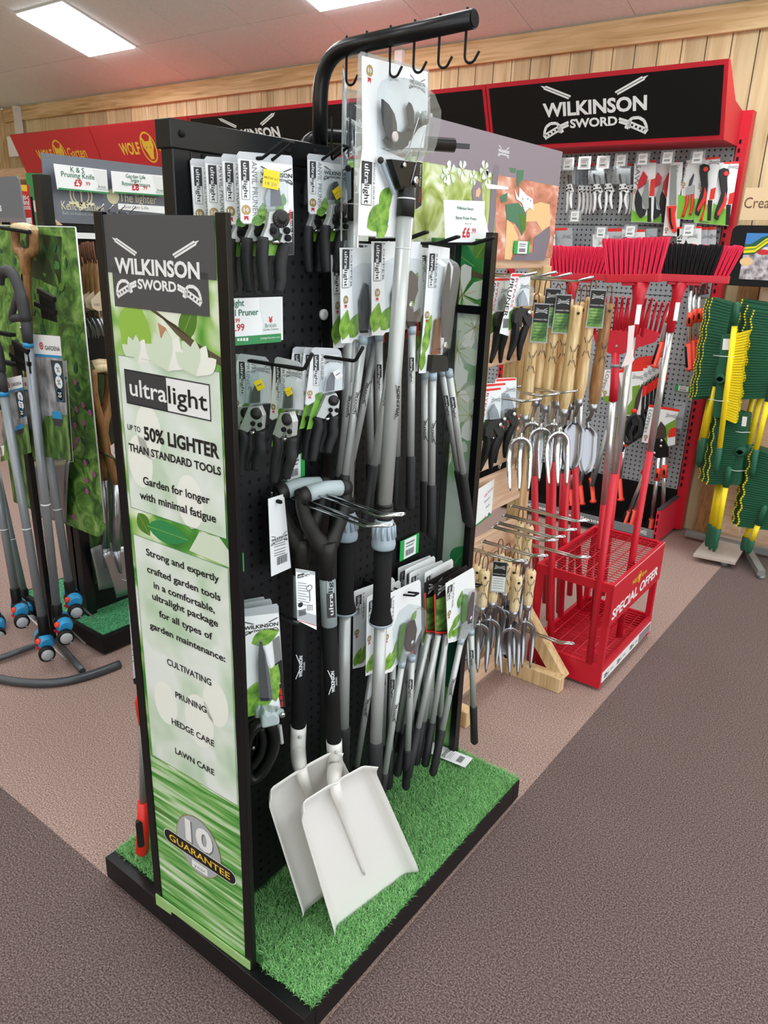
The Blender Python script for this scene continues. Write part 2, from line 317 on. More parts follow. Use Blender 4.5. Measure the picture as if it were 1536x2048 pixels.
def badge(mb, fr, x, y, r, d=0):       # ten year rosette with its ribbon
    mb.m('redtext').poly(fr, [(x-r*.45, y), (x+r*.45, y), (x+r*.45, y-r*2.1), (x, y-r*1.6), (x-r*.45, y-r*2.1)], d)
    mb.m('goldfoil').disc(fr, x, y, r, d+.0002); mb.m('white').text(fr, '10', x, y-r*.35, r*1.1, r*.8, bold=.02, d=d+.0004, res=1)
    mb.m('white').rect(fr, x-r*.8, y-r*1.15, x+r*.8, y-r*.95, d+.0004)
def leaf(mb, fr, x, y, l, w, ang, d=0, mt='leafprint'):
    c, q = math.cos(ang), math.sin(ang); P = []
    for k in range(9): t = k/8; P.append((l*t, w*math.sin(PI*t**.8)))
    for k in range(7, 0, -1): t = k/8; P.append((l*t, -w*math.sin(PI*t**.8)))
    mb.m(mt).poly(fr, [(x+a*c-b*q, y+a*q+b*c) for a, b in P], d)
    mb.m('leaflight').line(fr, (x, y), (x+l*.95*c, y+l*.95*q), w*.05, d+.0002)
def petals(mb, fr, x, y, r, n, a0, d=0, mt='petal'):
    for k in range(n): leaf_ = a0+2*PI*k/n; mb.m(mt if k % 2 else 'petalshade').poly(fr, [(x+math.cos(leaf_+t)*r*q, y+math.sin(leaf_+t)*r*q) for t, q in ((0, .05), (-.42, .55), (-.36, .9), (-.1, 1.0), (.12, .96), (.36, .9), (.42, .55))], d+.00015*k)
    for k in range(9): a = a0+.7*k; mb.m('stamen').line(fr, (x, y), (x+math.cos(a)*r*.4, y+math.sin(a)*r*.4), r*.02, d+.0018)
def clip(pts, x0, y0, x1, y1):      # keep a printed outline inside its panel
    return [(min(max(a, x0), x1), min(max(b, y0), y1)) for a, b in pts]
def barcode(mb, fr, x, y, w, h, d=0):
    mb.m('black'); a = x; k = 0
    while a < x+w: ww = w*(.02, .04, .03, .055)[k % 4]; mb.rect(fr, a, y, min(a+ww, x+w), y+h, d); a += ww+w*(.03, .045, .02)[k % 3]; k += 1
# ================================================================ the room
YW, ZC = 4.5, 2.73; ZU_ = (0, 0, 1)
mb = MB('carpetlight'); XB, YB = -.745, .80
f_ = Fr((0, 0, 0), (1, 0, 0), (0, 1, 0))
mb.rect(f_, -8.45, YB, XB, YW); mb.m('carpetdark').rect(f_, -8.45, -5.5, 4, YB); mb.rect(f_, XB, YB, 4, YW)
mb.box((-8.45, -5.5, -.05), (4, YW, -.002)); struct(mb.build('floor'))
mb = MB('plankwall'); x = -8.45; k = 0
while x < 4: mb.box((x+.003, YW, 0), (x+.121, YW+.03-.004*(k % 2), ZC)); x += .124; k += 1
mb.m('brown').box((-8.45, YW+.012, 0), (4, YW+.04, ZC)); struct(mb.build('wall_back'))
SL = .282; CF_ = Fr((0, YW, ZC), (1, 0, 0), (0, -1, SL)); YR = -.5; ZR = ZC+SL*(YW-YR); VL = math.hypot(YW-YR, ZR-ZC)     # pitched ceiling: eaves at the back wall, ridge over the aisle
CS_ = Fr((0, 2*YR-YW, ZC), (-1, 0, 0), (0, 1, SL))
mb = MB('plankwall'); mb.prism(Fr((-8.45, 0, 0), (0, 1, 0), ZU_), [(2*YR-YW, 0), (YW, 0), (YW, ZC), (YR, ZR), (2*YR-YW, ZC)], -.15, 0); struct(mb.build('wall_left'))
mb = MB('plankwall'); mb.box((-8.45, 2*YR-YW-.1, 0), (3.6, 2*YR-YW, ZC)); struct(mb.build('wall_light_block'))  # unseen wall, added to shut out front daylight and darken the left front
mb = MB('beam'); mb.box((-8.3, YW-.03, 2.60), (4, YW, ZC-.005)); struct(mb.build('trim_1', bevel=.004))
mb = MB('wood'); mb.box((-8.40, YW-.10, 0), (-8.31, YW, ZC-.01)); mb.bar((-8.42, YW-.7, 1.95), (-8.40, YW-.1, 2.4), .06); struct(mb.build('trim_2'))
mb = MB('ceil'); g = .003
xs = [-8.45]+[-8.37+.6*k for k in range(0, 21)]; vs_ = [0, .54]+[.54+1.2*k for k in range(1, 4)]+[VL]
for F_, sg in ((CF_, 1), (CS_, -1)):
    for a, b_ in zip(xs, xs[1:]):
        for c, e in zip(vs_, vs_[1:]):
            a_, e_ = (a, b_) if sg > 0 else (-b_, -a)
            if e-c > .02: mb.prism(F_, [(a_+g, c+g), (e_-g, c+g), (e_-g, e-g), (a_+g, e-g)], -.02, 0)
    mb.m('ceilgrid').prism(F_, [(-8.45, 0), (8.45, 0), (8.45, VL), (-8.45, VL)] if 0 else ([(-8.45, 0), (3.63, 0), (3.63, VL), (-8.45, VL)] if sg > 0 else [(-3.63, 0), (8.45, 0), (8.45, VL), (-3.63, VL)]), -.03, -.003); mb.m('ceil')
struct(mb.build('ceiling'))
MC['lampglow'] = mat('lampglow', 'fbfdff', .5, 0, LAMP)
for i in range(4):
    for j, (F_, v_) in enumerate(((CF_, .84), (CF_, 2.64), (CF_, 4.44), (CS_, .84), (CS_, 3.24))):
        lx = -5.67+2.42*i; lx = lx if F_ is CF_ else -lx; c = F_.p(lx, v_, .006)
        if i == 0 and j == 0: lb = 'bright square ceiling light at upper left above the red headers'
        elif i == 1 and j == 0: lb = 'bright ceiling light cut by the top edge of the photo'
        else: lb = 'square panel ceiling light in the rows outside the photo'
        t = thing('ceiling_light', lb, 'ceiling light', c, 'ceiling panel lights')
        b = MB('white'); b.prism(F_, [(lx-.3, v_-.3), (lx+.3, v_-.3), (lx+.3, v_+.3), (lx-.3, v_+.3)], .001, .010); b.build('frame', t)
        b = MB('lampglow'); b.prism(F_, [(lx-.292, v_-.292), (lx+.292, v_-.292), (lx+.292, v_+.292), (lx-.292, v_+.292)], .010, .016); b.build('diffuser', t)
p = ony(38, 235, YW-.05); t = thing('cable_trunking', 'white cable trunking with junction box in the left corner by the beam', 'trunking', (p.x, YW-.07, 2.2))
b = MB('trunking'); b.box((p.x-.03, YW-.09, 2.45), (p.x+.02, YW-.032, ZC-.01)); b.build('conduit', t)
b = MB('white'); b.box((p.x-.12, YW-.14, 2.26), (p.x+.08, YW-.05, 2.45)); b.build('junction_box', t, bevel=.01)
p = ony(800, 118, YW-.04); b = MB('white'); b.box((p.x-.03, YW-.06, 2.40), (p.x+.03, YW-.031, ZC-.006)); tag(b.build('cable_cover'), 'short white vertical cable cover on the beam behind the hooks', 'cable cover')
# ================================================================ main black display stand
Z0 = .075; PX = -1.045
st = thing('display_stand', 'black pegboard display stand with green printed end banner and hooked tube on top', 'display stand', (-1.07, 1.26, 0))
b = MB('blackgloss')
b.box((-1.425, .794, .012), (-.746, .83, Z0)); b.box((-1.425, 1.69, .012), (-.746, 1.727, Z0)); b.box((-1.425, .83, .012), (-1.39, 1.69, Z0)); b.box((-.782, .83, .012), (-.746, 1.69, Z0)); b.box((-1.39, .83, .012), (-.782, 1.69, .06))
base = b.build('plinth', st, bevel=.0015)
for x in (-1.405, -.765):
    for y in (.83, 1.70): b = MB('greytext'); b.cyl((x, y, 0), (x, y, .012), .016); b.build('foot', base)
b = MB('pegblack'); b.box((PX-.004, .875, .09), (PX, 1.19, 1.66)); b.box((PX-.004, 1.19, .09), (PX, 1.68, 1.555)); b.box((-1.072, .875, .09), (-1.068, 1.19, 1.66)); b.box((-1.072, 1.19, .09), (-1.068, 1.68, 1.555)); pegp = b.build('pegboard', st)
b = MB('blackgloss'); b.box((-1.072, .825, Z0), (PX+.002, .875, 1.705)); b.build('upright', st, bevel=.003)
b = MB('blackgloss'); b.box((-1.072, 1.665, Z0), (PX+.002, 1.699, 1.57)); b.build('upright', st, bevel=.003)
b = MB('blackgloss'); b.box((-1.07, 1.176, Z0), (PX+.0015, 1.204, 1.715)); b.build('upright', st, bevel=.002)
b = MB('blackgloss'); b.box((-1.076, .82, 1.68), (PX+.006, 1.206, 1.722)); b.box((PX-.0, .86, 1.655), (PX+.004, 1.17, 1.68)); rail = b.build('top_rail', st, bevel=.004)
for px, py in ((363, 267), (575, 300), (630, 304)):
    p = onx(px, py, PX+.006); b = MB('blackmatte'); b.ball(p, .006, 8); b.build('bolt', rail)
p = onx(645, 629, PX); b = MB('white'); b.lathe(p, (1, 0, 0), [(0, .011), (.006, .011), (.008, .006)], 12); b.build('push_stud', pegp)
# near end banner, a touch out of square
BL = V((-1.222, .798, .09)); BR = V((-.905, .809, .09)); bf = Fr(BL, BR-BL, (0, 0, 1)); BW = (BR-BL).length
bn = MB('bannerstreak'); bn.prism(bf, [(.008, 0), (BW-.008, 0), (BW-.008, 1.49), (.008, 1.49)], -.006, 0); d = .0006
bn.m('bannerphoto').rect(bf, .02, .40, BW-.02, 1.492, .0003)
bn.m('bannerpale').rect(bf, .031, .405, BW-.026, .918, d); bn.rect(bf, .029, .972, BW-.029, 1.26, d)
bn.m('greentext')
for y0, y1 in ((.405, .918), (.972, 1.26)): bn.frame(bf, .030, y0, BW-.027, y1, .0009, d+.0004)
def bpoly(pts, mt, dd=.0005): bn.m(mt).poly(bf, clip(pts, .021, .40, BW-.021, 1.40), dd)
# blossom photograph: leaves, branch and petals
leaf(bn, bf, .105, 1.345, .10, .045, -2.1, .0004, 'leaflight'); leaf(bn, bf, .20, 1.30, .08, .02, 1.0, .0004, 'leafdark')
bpoly([(.125, 1.345), (.14, 1.345), (.19, 1.31), (.24, 1.285), (.296, 1.268), (.296, 1.282), (.24, 1.30), (.19, 1.325)], 'branch', .0007)
bpoly([(.145, 1.325), (.165, 1.318), (.175, 1.30), (.165, 1.292), (.15, 1.30)], 'bud', .0008)
def blob(x, y, l, w, ang, mt, dd):
    c, q = math.cos(ang), math.sin(ang); P = [(l*k/8, w*math.sin(PI*(k/8)**1.5)) for k in range(9)]; P += [(a, -b_) for a, b_ in P[-2:0:-1]]
    bpoly([(x+a*c-b_*q, y+a*q+b_*c) for a, b_ in P], mt, dd)
for j_, (px, py, r) in enumerate(((.085, 1.25, .05), (.165, 1.245, .07), (.235, 1.245, .06))):
    for k, a in enumerate((2.5, .6, 2.0, 1.1, 1.55)): blob(px, py, r, r*.22, a, 'petal' if k % 2 else 'petalshade', .0009+.0001*k+.0006*j_)
leaf(bn, bf, .075, .945, .12, .022, .0, .0006, 'green'); leaf(bn, bf, .05, .965, .05, .02, -.9, .0005, 'leafdark')
bpoly([(.19, .925), (.22, .968), (.27, .972), (.296, .95), (.296, .92)], 'petalshade', .0006)
for (px, py, r) in ((.07, 1.07, .05), (.10, 1.13, .05), (.20, 1.02, .05), (.09, .56, .05), (.19, .56, .06), (.24, .62, .05)): bn.m('petal').disc(bf, px, py, r*.7, d+.0002, 20, r)
bn.m('bannergrey').rect(bf, .02, 1.40, BW-.026, 1.4925, .0012); bn.rect(bf, .035, 1.344, BW-.045, 1.41, .0012)
swords(bn, bf, .1495, 1.4125, .21, 'white', .0016)
ultra(bn, bf, .045, 1.175, .22, .062, .0012)
bn.m('headblack'); T = lambda s, x, y, w, h, al='c', bo=.022: bn.text(bf, s, x, y, w, h, al, bo, .0014)
T('UP TO', .041, 1.126, .037, .0105, 'l', .015); T('50% LIGHTER', .087, 1.115, .194, .0245, 'l', .035); T('THAN STANDARD TOOLS', .040, 1.086, .243, .0145, 'l', .03)
T('Garden for longer', .163, 1.028, .178, .0155); T('with minimal fatigue', .163, .997, .205, .0155)
for s, y, w in (('Strong and expertly', .8835, .20), ('crafted garden tools', .8475, .203), ('in a comfortable,', .818, .17), ('ultralight package', .792, .184), ('for all types of', .759, .15), ('garden maintenance:', .724, .214)): T(s, .166, y, w, .0145)
for s, y, w in (('CULTIVATING', .657, .127), ('PRUNING', .588, .09), ('HEDGE CARE', .518, .125), ('LAWN CARE', .447, .117)): T(s, .168, y, w, .0145, 'c', .018)
bn.m('goldfoil').disc(bf, .163, .231, .070, .001, 32, .077); bn.m('cardgrey').disc(bf, .163, .231, .068, .0012, 32, .075)
bn.m('greytext').text(bf, '10', .170, .2305, .085, .056, bold=.05, d=.0014); bn.m('white').text(bf, '10', .167, .2325, .085, .056, bold=.04, d=.0016)
def pill(x0, x1, y, h, dd, mt):
    P = [(x0+h+h*math.cos(PI/2+PI*k/10), y+h*math.sin(PI/2+PI*k/10)) for k in range(11)] + [(x1-h+h*math.cos(-PI/2+PI*k/10), y+h*math.sin(-PI/2+PI*k/10)) for k in range(11)]
    bn.m(mt).poly(bf, P, dd)
pill(.050, .277, .2075, .0185, .0018, 'white'); pill(.052, .275, .2075, .0168, .002, 'headblack')
bn.m('gold').text(bf, 'GUARANTEE', .1635, .199, .19, .0175, bold=.012, d=.0022)
bn.m('white').rect(bf, .139, .164, .188, .184, .0016); bn.m('greytext').text(bf, 'year', .164, .169, .036, .009, d=.0018)
bno = bn.build('end_banner', st)
b = MB('lip'); b.prism(bf, [(.004, -.029), (BW-.006, -.014), (BW-.006, .008), (.004, .003)], .003, .006); b.m('white').line(bf, (.03, .004), (.055, .004), .002, .0064); b.line(bf, (BW-.05, .008), (BW-.02, .008), .002, .0064); b.build('banner_lip', bno)
for a, w in ((-.001, .023), (BW-.022, .023)):
    b = MB('blackgloss'); b.prism(bf, [(a, -.014), (a+w, -.014), (a+w, 1.497), (a, 1.497)], -.008, .0035); b.build('banner_post', st, bevel=.001)
# far end wing
YF = 1.70; wf = Fr((0, YF, 0), (1, 0, 0), (0, 0, 1))
b = MB('wingphoto'); b.box((PX-.16, YF, Z0), (-.965, YF+.006, 1.57)); b.m('wingflower').rect(wf, PX, .62, -.965, 1.40, .0004)
W_ = lambda px, py: (lambda p: (p.x, p.z))(ony(px, py, YF))
b.m('branch').poly(wf, [W_(893, 515), W_(893, 522), W_(930, 548), W_(978, 562), W_(978, 552), W_(935, 538)], .0008); b.m('bud').disc(wf, *W_(915, 547), .011, .0009)
for px, py, r, a in ((925, 590, .075, .3), (915, 700, .07, 1.0), (950, 655, .06, .5), (915, 790, .075, .2), (940, 830, .07, .9), (905, 900, .05, .4)):
    x, z = W_(px, py)
    for k in range(5):
        q = a+2*PI*k/5; P = [(x+math.cos(q+t)*r*s_, z+math.sin(q+t)*r*s_) for t, s_ in ((0, .05), (-.5, .6), (-.3, .95), (0, 1), (.3, .95), (.5, .6))]
        b.m('petal' if k % 2 else 'petalshade').poly(wf, clip(P, PX+.003, .5, -.968, 1.55), .0010+.0001*k)
    for k in range(8): q = a+.8*k; P = clip([(x, z), (x+math.cos(q)*r*.55, z+math.sin(q)*r*.55)], PX+.003, .5, -.968, 1.55); b.m('stamen').line(wf, *P, .0016, .0018)
x, z = W_(925, 1105); leaf(b, wf, x-.03, z-.05, .09, .03, 1.0, .001, 'green'); x, z = W_(905, 500); leaf(b, wf, x, z, .08, .03, -.5, .0006, 'green'); x, z = W_(960, 500); leaf(b, wf, x-.01, z-.02, .05, .022, 1.0, .0006, 'leafdark')
b.m('bindgreen').rect(wf, PX, .3, -.97, .62, .0004)
b.build('far_wing', st)
b = MB('blackgloss'); b.box((-.972, YF-.012, Z0), (-.952, YF+.014, 1.585)); b.build('wing_post', st, bevel=.001)
b = MB('blackgloss'); b.box((PX, YF-.01, 1.392), (-.960, YF+.002, 1.412)); b.build('wing_bar', st)
# tube with hooks
YA = 1.19
def bend(p, c, q, r, n=8):      # rounded corner p-c-q
    p, c, q = V(p), V(c), V(q); a = c+(p-c).normalized()*r; e = c+(q-c).normalized()*r
    return [a*(1-t)**2+c*2*t*(1-t)+e*t*t for t in [k/n for k in range(n+1)]]
tip = V((-.735, YA, 1.893)); foot = V((-1.062, YA, 1.715)); cor = V((-1.062, YA, 1.878))
b = MB('blackgloss'); pts = [foot]+bend(foot, cor, tip, .075)+[tip]; b.tube(pts, .0145, 16); arm = b.build('tube_arm', st)
b = MB('blackmatte'); b.cyl(tip, tip+V((.002, 0, .0001)), .0125); b.build('end_cap', arm)
HX = []
for px in (693, 733, 780, 828, 878, 931):
    x = xat(px, YA, 1.86); HX.append(x); zt = 1.878+(x+1.062)/(.327)*.015
    b = MB('blackmatte'); P = [(x, YA, zt+.018), (x, YA, zt-.05)]+[V((x+.011-.011*math.cos(a), YA-.006*(1-math.cos(a))*0, zt-.05-.011*math.sin(a))) for a in [PI*k/6*.75 for k in range(1, 7)]]
    e = P[-1]; P.append(V(e)+V((.008, 0, .012))); b.tube(P, .0022, 8); b.build('hook', st)
# second tube arm further along the rail
top2 = 1.752; pA = V((xat(604, 1.225, 1.74), 1.225, 1.70)); q1 = onz(908, 291, top2); c0 = V((pA.x, pA.y, top2))
b = MB('blackgloss'); b.tube([pA]+bend(pA, c0, q1, .055)+[q1], .014, 14); arm2 = b.build('tube_arm', st)
b = MB('charcoal'); dq = (q1-c0).normalized(); b.bar(q1, q1+dq*.035, .006, .010); b.build('tongue', arm2)
p = onz(664, 246, top2); b = MB('blackmatte'); b.tube([p+V((0, 0, .01)), p+V((0, 0, -.03)), p+V((-.004, 0, -.045)), p+V((0, 0, -.058)), p+V((.005, 0, -.048)), p+V((.001, 0, -.036))], .002, 6); b.build('hook', st)
# ---------------------------------------------------------------- artificial turf
def turf(name, x0, y0, x1, y1, z, n, h, seed, label, holes=()):
    rng = np.random.default_rng(seed); X = rng.uniform(x0, x1, n); Y = rng.uniform(y0, y1, n)
    keep = np.ones(n, bool)
    for a, c, e, g_ in holes: keep &= ~((X > a) & (X < e) & (Y > c) & (Y < g_))
    X, Y = X[keep], Y[keep]; n = len(X)
    A = rng.uniform(0, 2*PI, n); Wd = rng.uniform(.0006, .0011, n); Hh = h*rng.uniform(.55, 1.1, n); Ln = rng.uniform(.3, 1.1, n)*h
    ca, sa = np.cos(A), np.sin(A); B = A+rng.uniform(-1, 1, n)+PI/2; lx, ly = np.cos(B)*Ln, np.sin(B)*Ln
    v = np.zeros((n, 5, 3)); Z = np.full(n, z)
    v[:, 0] = np.stack([X-ca*Wd, Y-sa*Wd, Z], 1); v[:, 1] = np.stack([X+ca*Wd, Y+sa*Wd, Z], 1)
    v[:, 2] = np.stack([X+ca*Wd*.8+lx*.35, Y+sa*Wd*.8+ly*.35, Z+Hh*.65], 1); v[:, 3] = np.stack([X-ca*Wd*.8+lx*.35, Y-sa*Wd*.8+ly*.35, Z+Hh*.65], 1)
    v[:, 4] = np.stack([X+lx, Y+ly, Z+Hh], 1)
    me = bpy.data.meshes.new(name); me.vertices.add(n*5); me.vertices.foreach_set('co', v.reshape(-1))
    i = np.arange(n)[:, None]*5; q = (i+np.array([[0, 1, 2, 3]])); t = (i+np.array([[3, 2, 4]]))
    lp = np.concatenate([q.reshape(-1), t.reshape(-1)]); st_ = np.concatenate([np.arange(n)*4, n*4+np.arange(n)*3])
    me.loops.add(len(lp)); me.loops.foreach_set('vertex_index', lp.astype(np.int32)); me.polygons.add(2*n); me.polygons.foreach_set('loop_start', st_.astype(np.int32))
    me.update(calc_edges=True); me.validate(); me.materials.append(MC['turfblade'])
    o = bpy.data.objects.new(name, me); COL.objects.link(o); tag(o, label, 'artificial grass', kind='stuff'); return o
tf = turf('artificial_turf', -1.418, .822, -.749, 1.724, Z0, 120000, .016, 3, 'green artificial grass covering the black plinth of the pegboard stand', [(-1.225, .8, -.9, .84), (PX-.05, .8, PX+.008, 1.7)])
b = MB('turfbase'); b.box((-1.42, .826, Z0-.002), (-.75, 1.722, Z0+.002)); b.build('backing', tf)
# ================================================================ goods on the right face of the black stand
ZU = (0, 0, 1)
def hook_pair(name, label, p, q, w, r=.0028, lift=.022, mt='blackmatte', parent=None):     # looped wire prong from the board at p to its lifted end at q
    p, q = V(p)+V((.004, 0, 0)), V(q); d = (q-p).normalized(); sd = d.cross(V(ZU)).normalized()*w/2
    k = q-d*.045; up = V((0, 0, lift))
    b = MB(mt); b.tube([p+sd, k+sd, q+sd*.9+up, q-sd*.9+up, k-sd, p-sd], r, 6); b.bar(p+sd*1.4, p-sd*1.4, .004, .02)
    return tag(b.build(name), label, 'display hook', 'display prongs')
def hook_rod(name, label, p, q, r=.0035, lift=.028, mt='blackmatte'):
    p, q = V(p)+V((.001, 0, 0)), V(q); d = (q-p).normalized(); b = MB(mt); b.tube([p, q-d*.006, q+V((0, 0, .003)), q+d*.016+V((0, 0, lift))], r, 7); b.box(p-V((0, .012, .012)), p+V((.003, .012, .012)))
    return tag(b.build(name), label, 'display hook', 'display prongs')
def card(fr, zz, outline, th=.0008, mt='silvercard', inner=None, inmt='white'):
    b = MB(mt); b.prism(fr, [fr.q(*zz(*p)) for p in outline], -th, 0)
    if inner: b.m(inmt).poly(fr, [fr.q(*zz(*p)) for p in inner], .0004)
    return b
def vultra(b, fr, x0, y0, x1, y1, d=.0012):     # two-tone word box reading downwards; x0..x1 across, y1 top, y0 bottom
    ultra(b, fr.sub(x0, y1, 0, -PI/2), 0, 0, y1-y0, x1-x0, d)
def shell(fr, pts, depth, mt='clearplastic', taper=.88, base=.001):     # moulded clear bubble over an outline
    b = MB(mt); n = len(pts); cx = sum(p[0] for p in pts)/n; cy = sum(p[1] for p in pts)/n
    vs = [fr.p(a, c, base) for a, c in pts]+[fr.p(cx+(a-cx)*taper, cy+(c-cy)*taper, depth) for a, c in pts]
    return b.add(vs, [(i, (i+1) % n, n+(i+1) % n, n+i) for i in range(n)]+[tuple(range(n, 2*n))])
def rrect(x0, y0, x1, y1, r, n=4):
    P = []
    for cx, cy, a in ((x1-r, y1-r, 0), (x0+r, y1-r, PI/2), (x0+r, y0+r, PI), (x1-r, y0+r, 1.5*PI)):
        for k in range(n+1): t = a+PI/2*k/n; P.append((cx+r*math.cos(t), cy+r*math.sin(t)))
    return P
def smoothpts(P, n=4):      # Catmull-Rom through points
    P = [V(p) for p in P]; Q = [P[0]*2-P[1]]+P+[P[-1]*2-P[-2]]; R = []
    for i in range(1, len(Q)-2):
        a, b, c, e = Q[i-1:i+3]
        for k in range(n): t = k/n; R.append(.5*((2*b)+(c-a)*t+(2*a-5*b+4*c-e)*t*t+(3*b-a-3*c+e)*t**3))
    return R+[P[-1]]
# ---- upper hook: anvil pruners on cards
HA = onx(415, 324, PX); HB = onx(620, 322, PX)
def fr_yaw(o, deg): a = math.radians(deg); return Fr(o, (-math.sin(a), math.cos(a), 0), ZU)    # normal at deg from +X
def anvil_pruner():
    o = V((xat(530, HA.y, HA.z), HA.y, HA.z)); fr = fr_yaw(o, -25); z = lambda x, y: (440+.20833*x, 280+.20833*y); q = lambda x, y: fr.q(*z(x, y))
    t = thing('carded_pruner', '', 'pruner', o, 'anvil pruners on the upper hooks')
    b = card(fr, z, [(165, 135), (185, 108), (680, 150), (695, 175), (708, 700), (712, 1100), (650, 1106), (430, 1110), (440, 800), (225, 805), (195, 770)], inner=[(172, 180), (692, 240), (705, 690), (640, 700), (640, 1000), (440, 1000), (440, 795), (230, 797), (202, 768)])
    b.m('limegreen').poly(fr, [q(*p) for p in ((440, 960), (560, 900), (640, 870), (640, 1104), (432, 1106))], .0006)
    for p, l, w, a in (((300, 795), .026, .008, .35), ((405, 770), .026, .008, 1.5), ((590, 640), .02, .007, 1.4), ((545, 700), .02, .007, 1.0)): leaf(b, fr, *q(*p), l, w, a, .0007)
    b.m('headblack').poly(fr, [q(*p) for p in ((640, 712), (700, 682), (710, 1098), (650, 1103))], .0009)
    b.m('brightred').text(fr.sub(*q(685, 800), 0, PI/2), '18mm', 0, 0, .02, al='l', d=.0012, bold=.02, res=1); b.m('white').text(fr.sub(*q(690, 985), 0, PI/2), 'Cutting Capacity', 0, 0, .036, al='l', d=.0012, res=1)
    x0, y1 = q(197, 195); x1, y0 = q(286, 575); vultra(b, fr, x0, y0, x1, y1)
    b.m('greytext').text(fr.sub(x1+.004, y1, 0, -PI/2), 'ANVIL PRUNER', 0, 0, .078, .009, 'l', d=.001, res=2)
    badge(b, fr, *q(250, 672), .0075, .0009)
    x, y = q(540, 335); swords(b, fr, x, y, .052, 'headblack', .001)
    cd_ = b.build('card', t)
    shell(fr, [q(*p) for p in ((340, 690), (345, 300), (420, 275), (600, 300), (640, 340), (640, 640), (600, 690))], .014).build('blister', t)
    b = MB('bladelight'); b.prism(fr, [q(*p) for p in ((440, 470), (465, 450), (462, 640), (425, 640), (413, 560))], .004, .010); b.build('anvil', t)
    b = MB('blade'); b.prism(fr, [q(*p) for p in ((470, 475), (495, 432), (530, 428), (552, 470), (580, 632), (466, 640))], .005, .009); b.build('blade', t)
    b = MB('silver'); b.prism(fr, [q(*p) for p in ((440, 690), (600, 680), (632, 740), (655, 975), (600, 995), (540, 980), (565, 905), (500, 880), (470, 965), (440, 968), (375, 935), (420, 830))], .001, .017)
    b.m('headblack').prism(fr, [q(*p) for p in ((450, 800), (520, 800), (540, 900), (500, 960), (440, 900))], .017, .020)
    for p in ((470, 870), (600, 870), (610, 940)): b.m('blackmatte').lathe(fr.p(*q(*p), .017), fr.n, [(0, .0055), (.006, .0055), (.007, .002)], 10)
    hd = b.build('pruner_head', t, bevel=.0012)
    b = MB('headblack'); c = fr.p(*q(545, 758), .016); b.lathe(c, fr.n, [(0, .0135), (.005, .0135), (.007, .011), (.007, .006), (.011, .005), (.011, .001)], 18)
    for k in range(16): a = 2*PI*k/16; m_ = fr.sub(*q(545, 758)); b.m('charcoal').line(m_, (.0085*math.cos(a), .0085*math.sin(a)), (.0128*math.cos(a), .0128*math.sin(a)), .0011, .0234)
    b.build('ratchet_wheel', hd)
    b = MB('chrome'); b.tube(smoothpts([fr.p(*q(485, 985), .009), fr.p(*q(515, 975), .012), fr.p(*q(550, 990), .009)]), .004, 8); b.build('spring', t)
    for P in (((400, 930), (385, 1100), (392, 1250), (405, 1380), (418, 1455)), ((610, 985), (570, 1120), (555, 1250), (560, 1350), (540, 1460))):
        b = MB('rubber'); b.tube(smoothpts([fr.p(*q(*p), .009) for p in P]), [.0075+.0035*math.sin(PI*min(1, .25+.65*k/16)) for k in range(17)], 10, flat=.85); b.build('handle', t)
    return t, fr, q
AP, fr, q = anvil_pruner()
def sticker(parent, fr, x, y, s, ang=0, d=.0165):     # yellow price sticker
    b = MB('yellow'); f2 = fr.sub(x, y, 0, ang); b.prism(f2, [(-s/2, -s/2), (s/2, -s/2), (s/2, s/2), (-s/2, s/2)], d, d+.0005)
    b.m('greytext'); b.text(f2, '18.20', 0, -s*.34, s*.7, s*.2, d=d+.0007, res=1); b.m('black').text(f2, 'BRITISH G.C', 0, 0, s*.86, s*.13, d=d+.0007, res=1)
    return b.build('price_sticker', parent)
offs = [0, 33, 66, 97]
for i, dx in enumerate(offs):
    L_ = 'carded anvil pruner with black handles, %s on the upper left hook' % (['frontmost and square yellow sticker'][0] if i == 0 else ORD[i]+' from the front')
    place(AP, (xat(530-dx, HA.y, HA.z), HA.y, HA.z-.002*i), (0, 0, math.radians([0, 3, -2, 4][i])), L_)
for i, px in enumerate((655, 618, 592)):
    L_ = 'carded anvil pruner with black handles, %s on the upper right hook' % ('frontmost by the pole pruners' if i == 0 else ORD[i]+' from the front')
    r = dup(AP, (xat(px, HB.y, HB.z), HB.y, HB.z-.002*i), (0, 0, math.radians([10, 14, 6][i])), L_)
    if i == 0: rb = r
sticker(AP, fr, *q(456, 385), .026, -.12)
def stick_on(r, x, y, s, ang, d=.0165):       # sticker on a copied pack, in that pack's own axes
    f2 = Fr(fr.o, fr.u, fr.v); st_ = sticker(AP, f2, x, y, s, ang, d); st_.parent = r; return st_
stick_on(rb, .012, -.055, .018, .6)
eA = V((xat(578, HA.y, HA.z), HA.y, HA.z)); hook_pair('display_hook', 'black looped prong through the front upper left pruner card', HA, eA, .022)
eB = V((xat(690, HB.y, HB.z), HB.y, HB.z)); hook_pair('display_hook', 'black looped prong through the front upper right pruner card', HB, eB, .022)
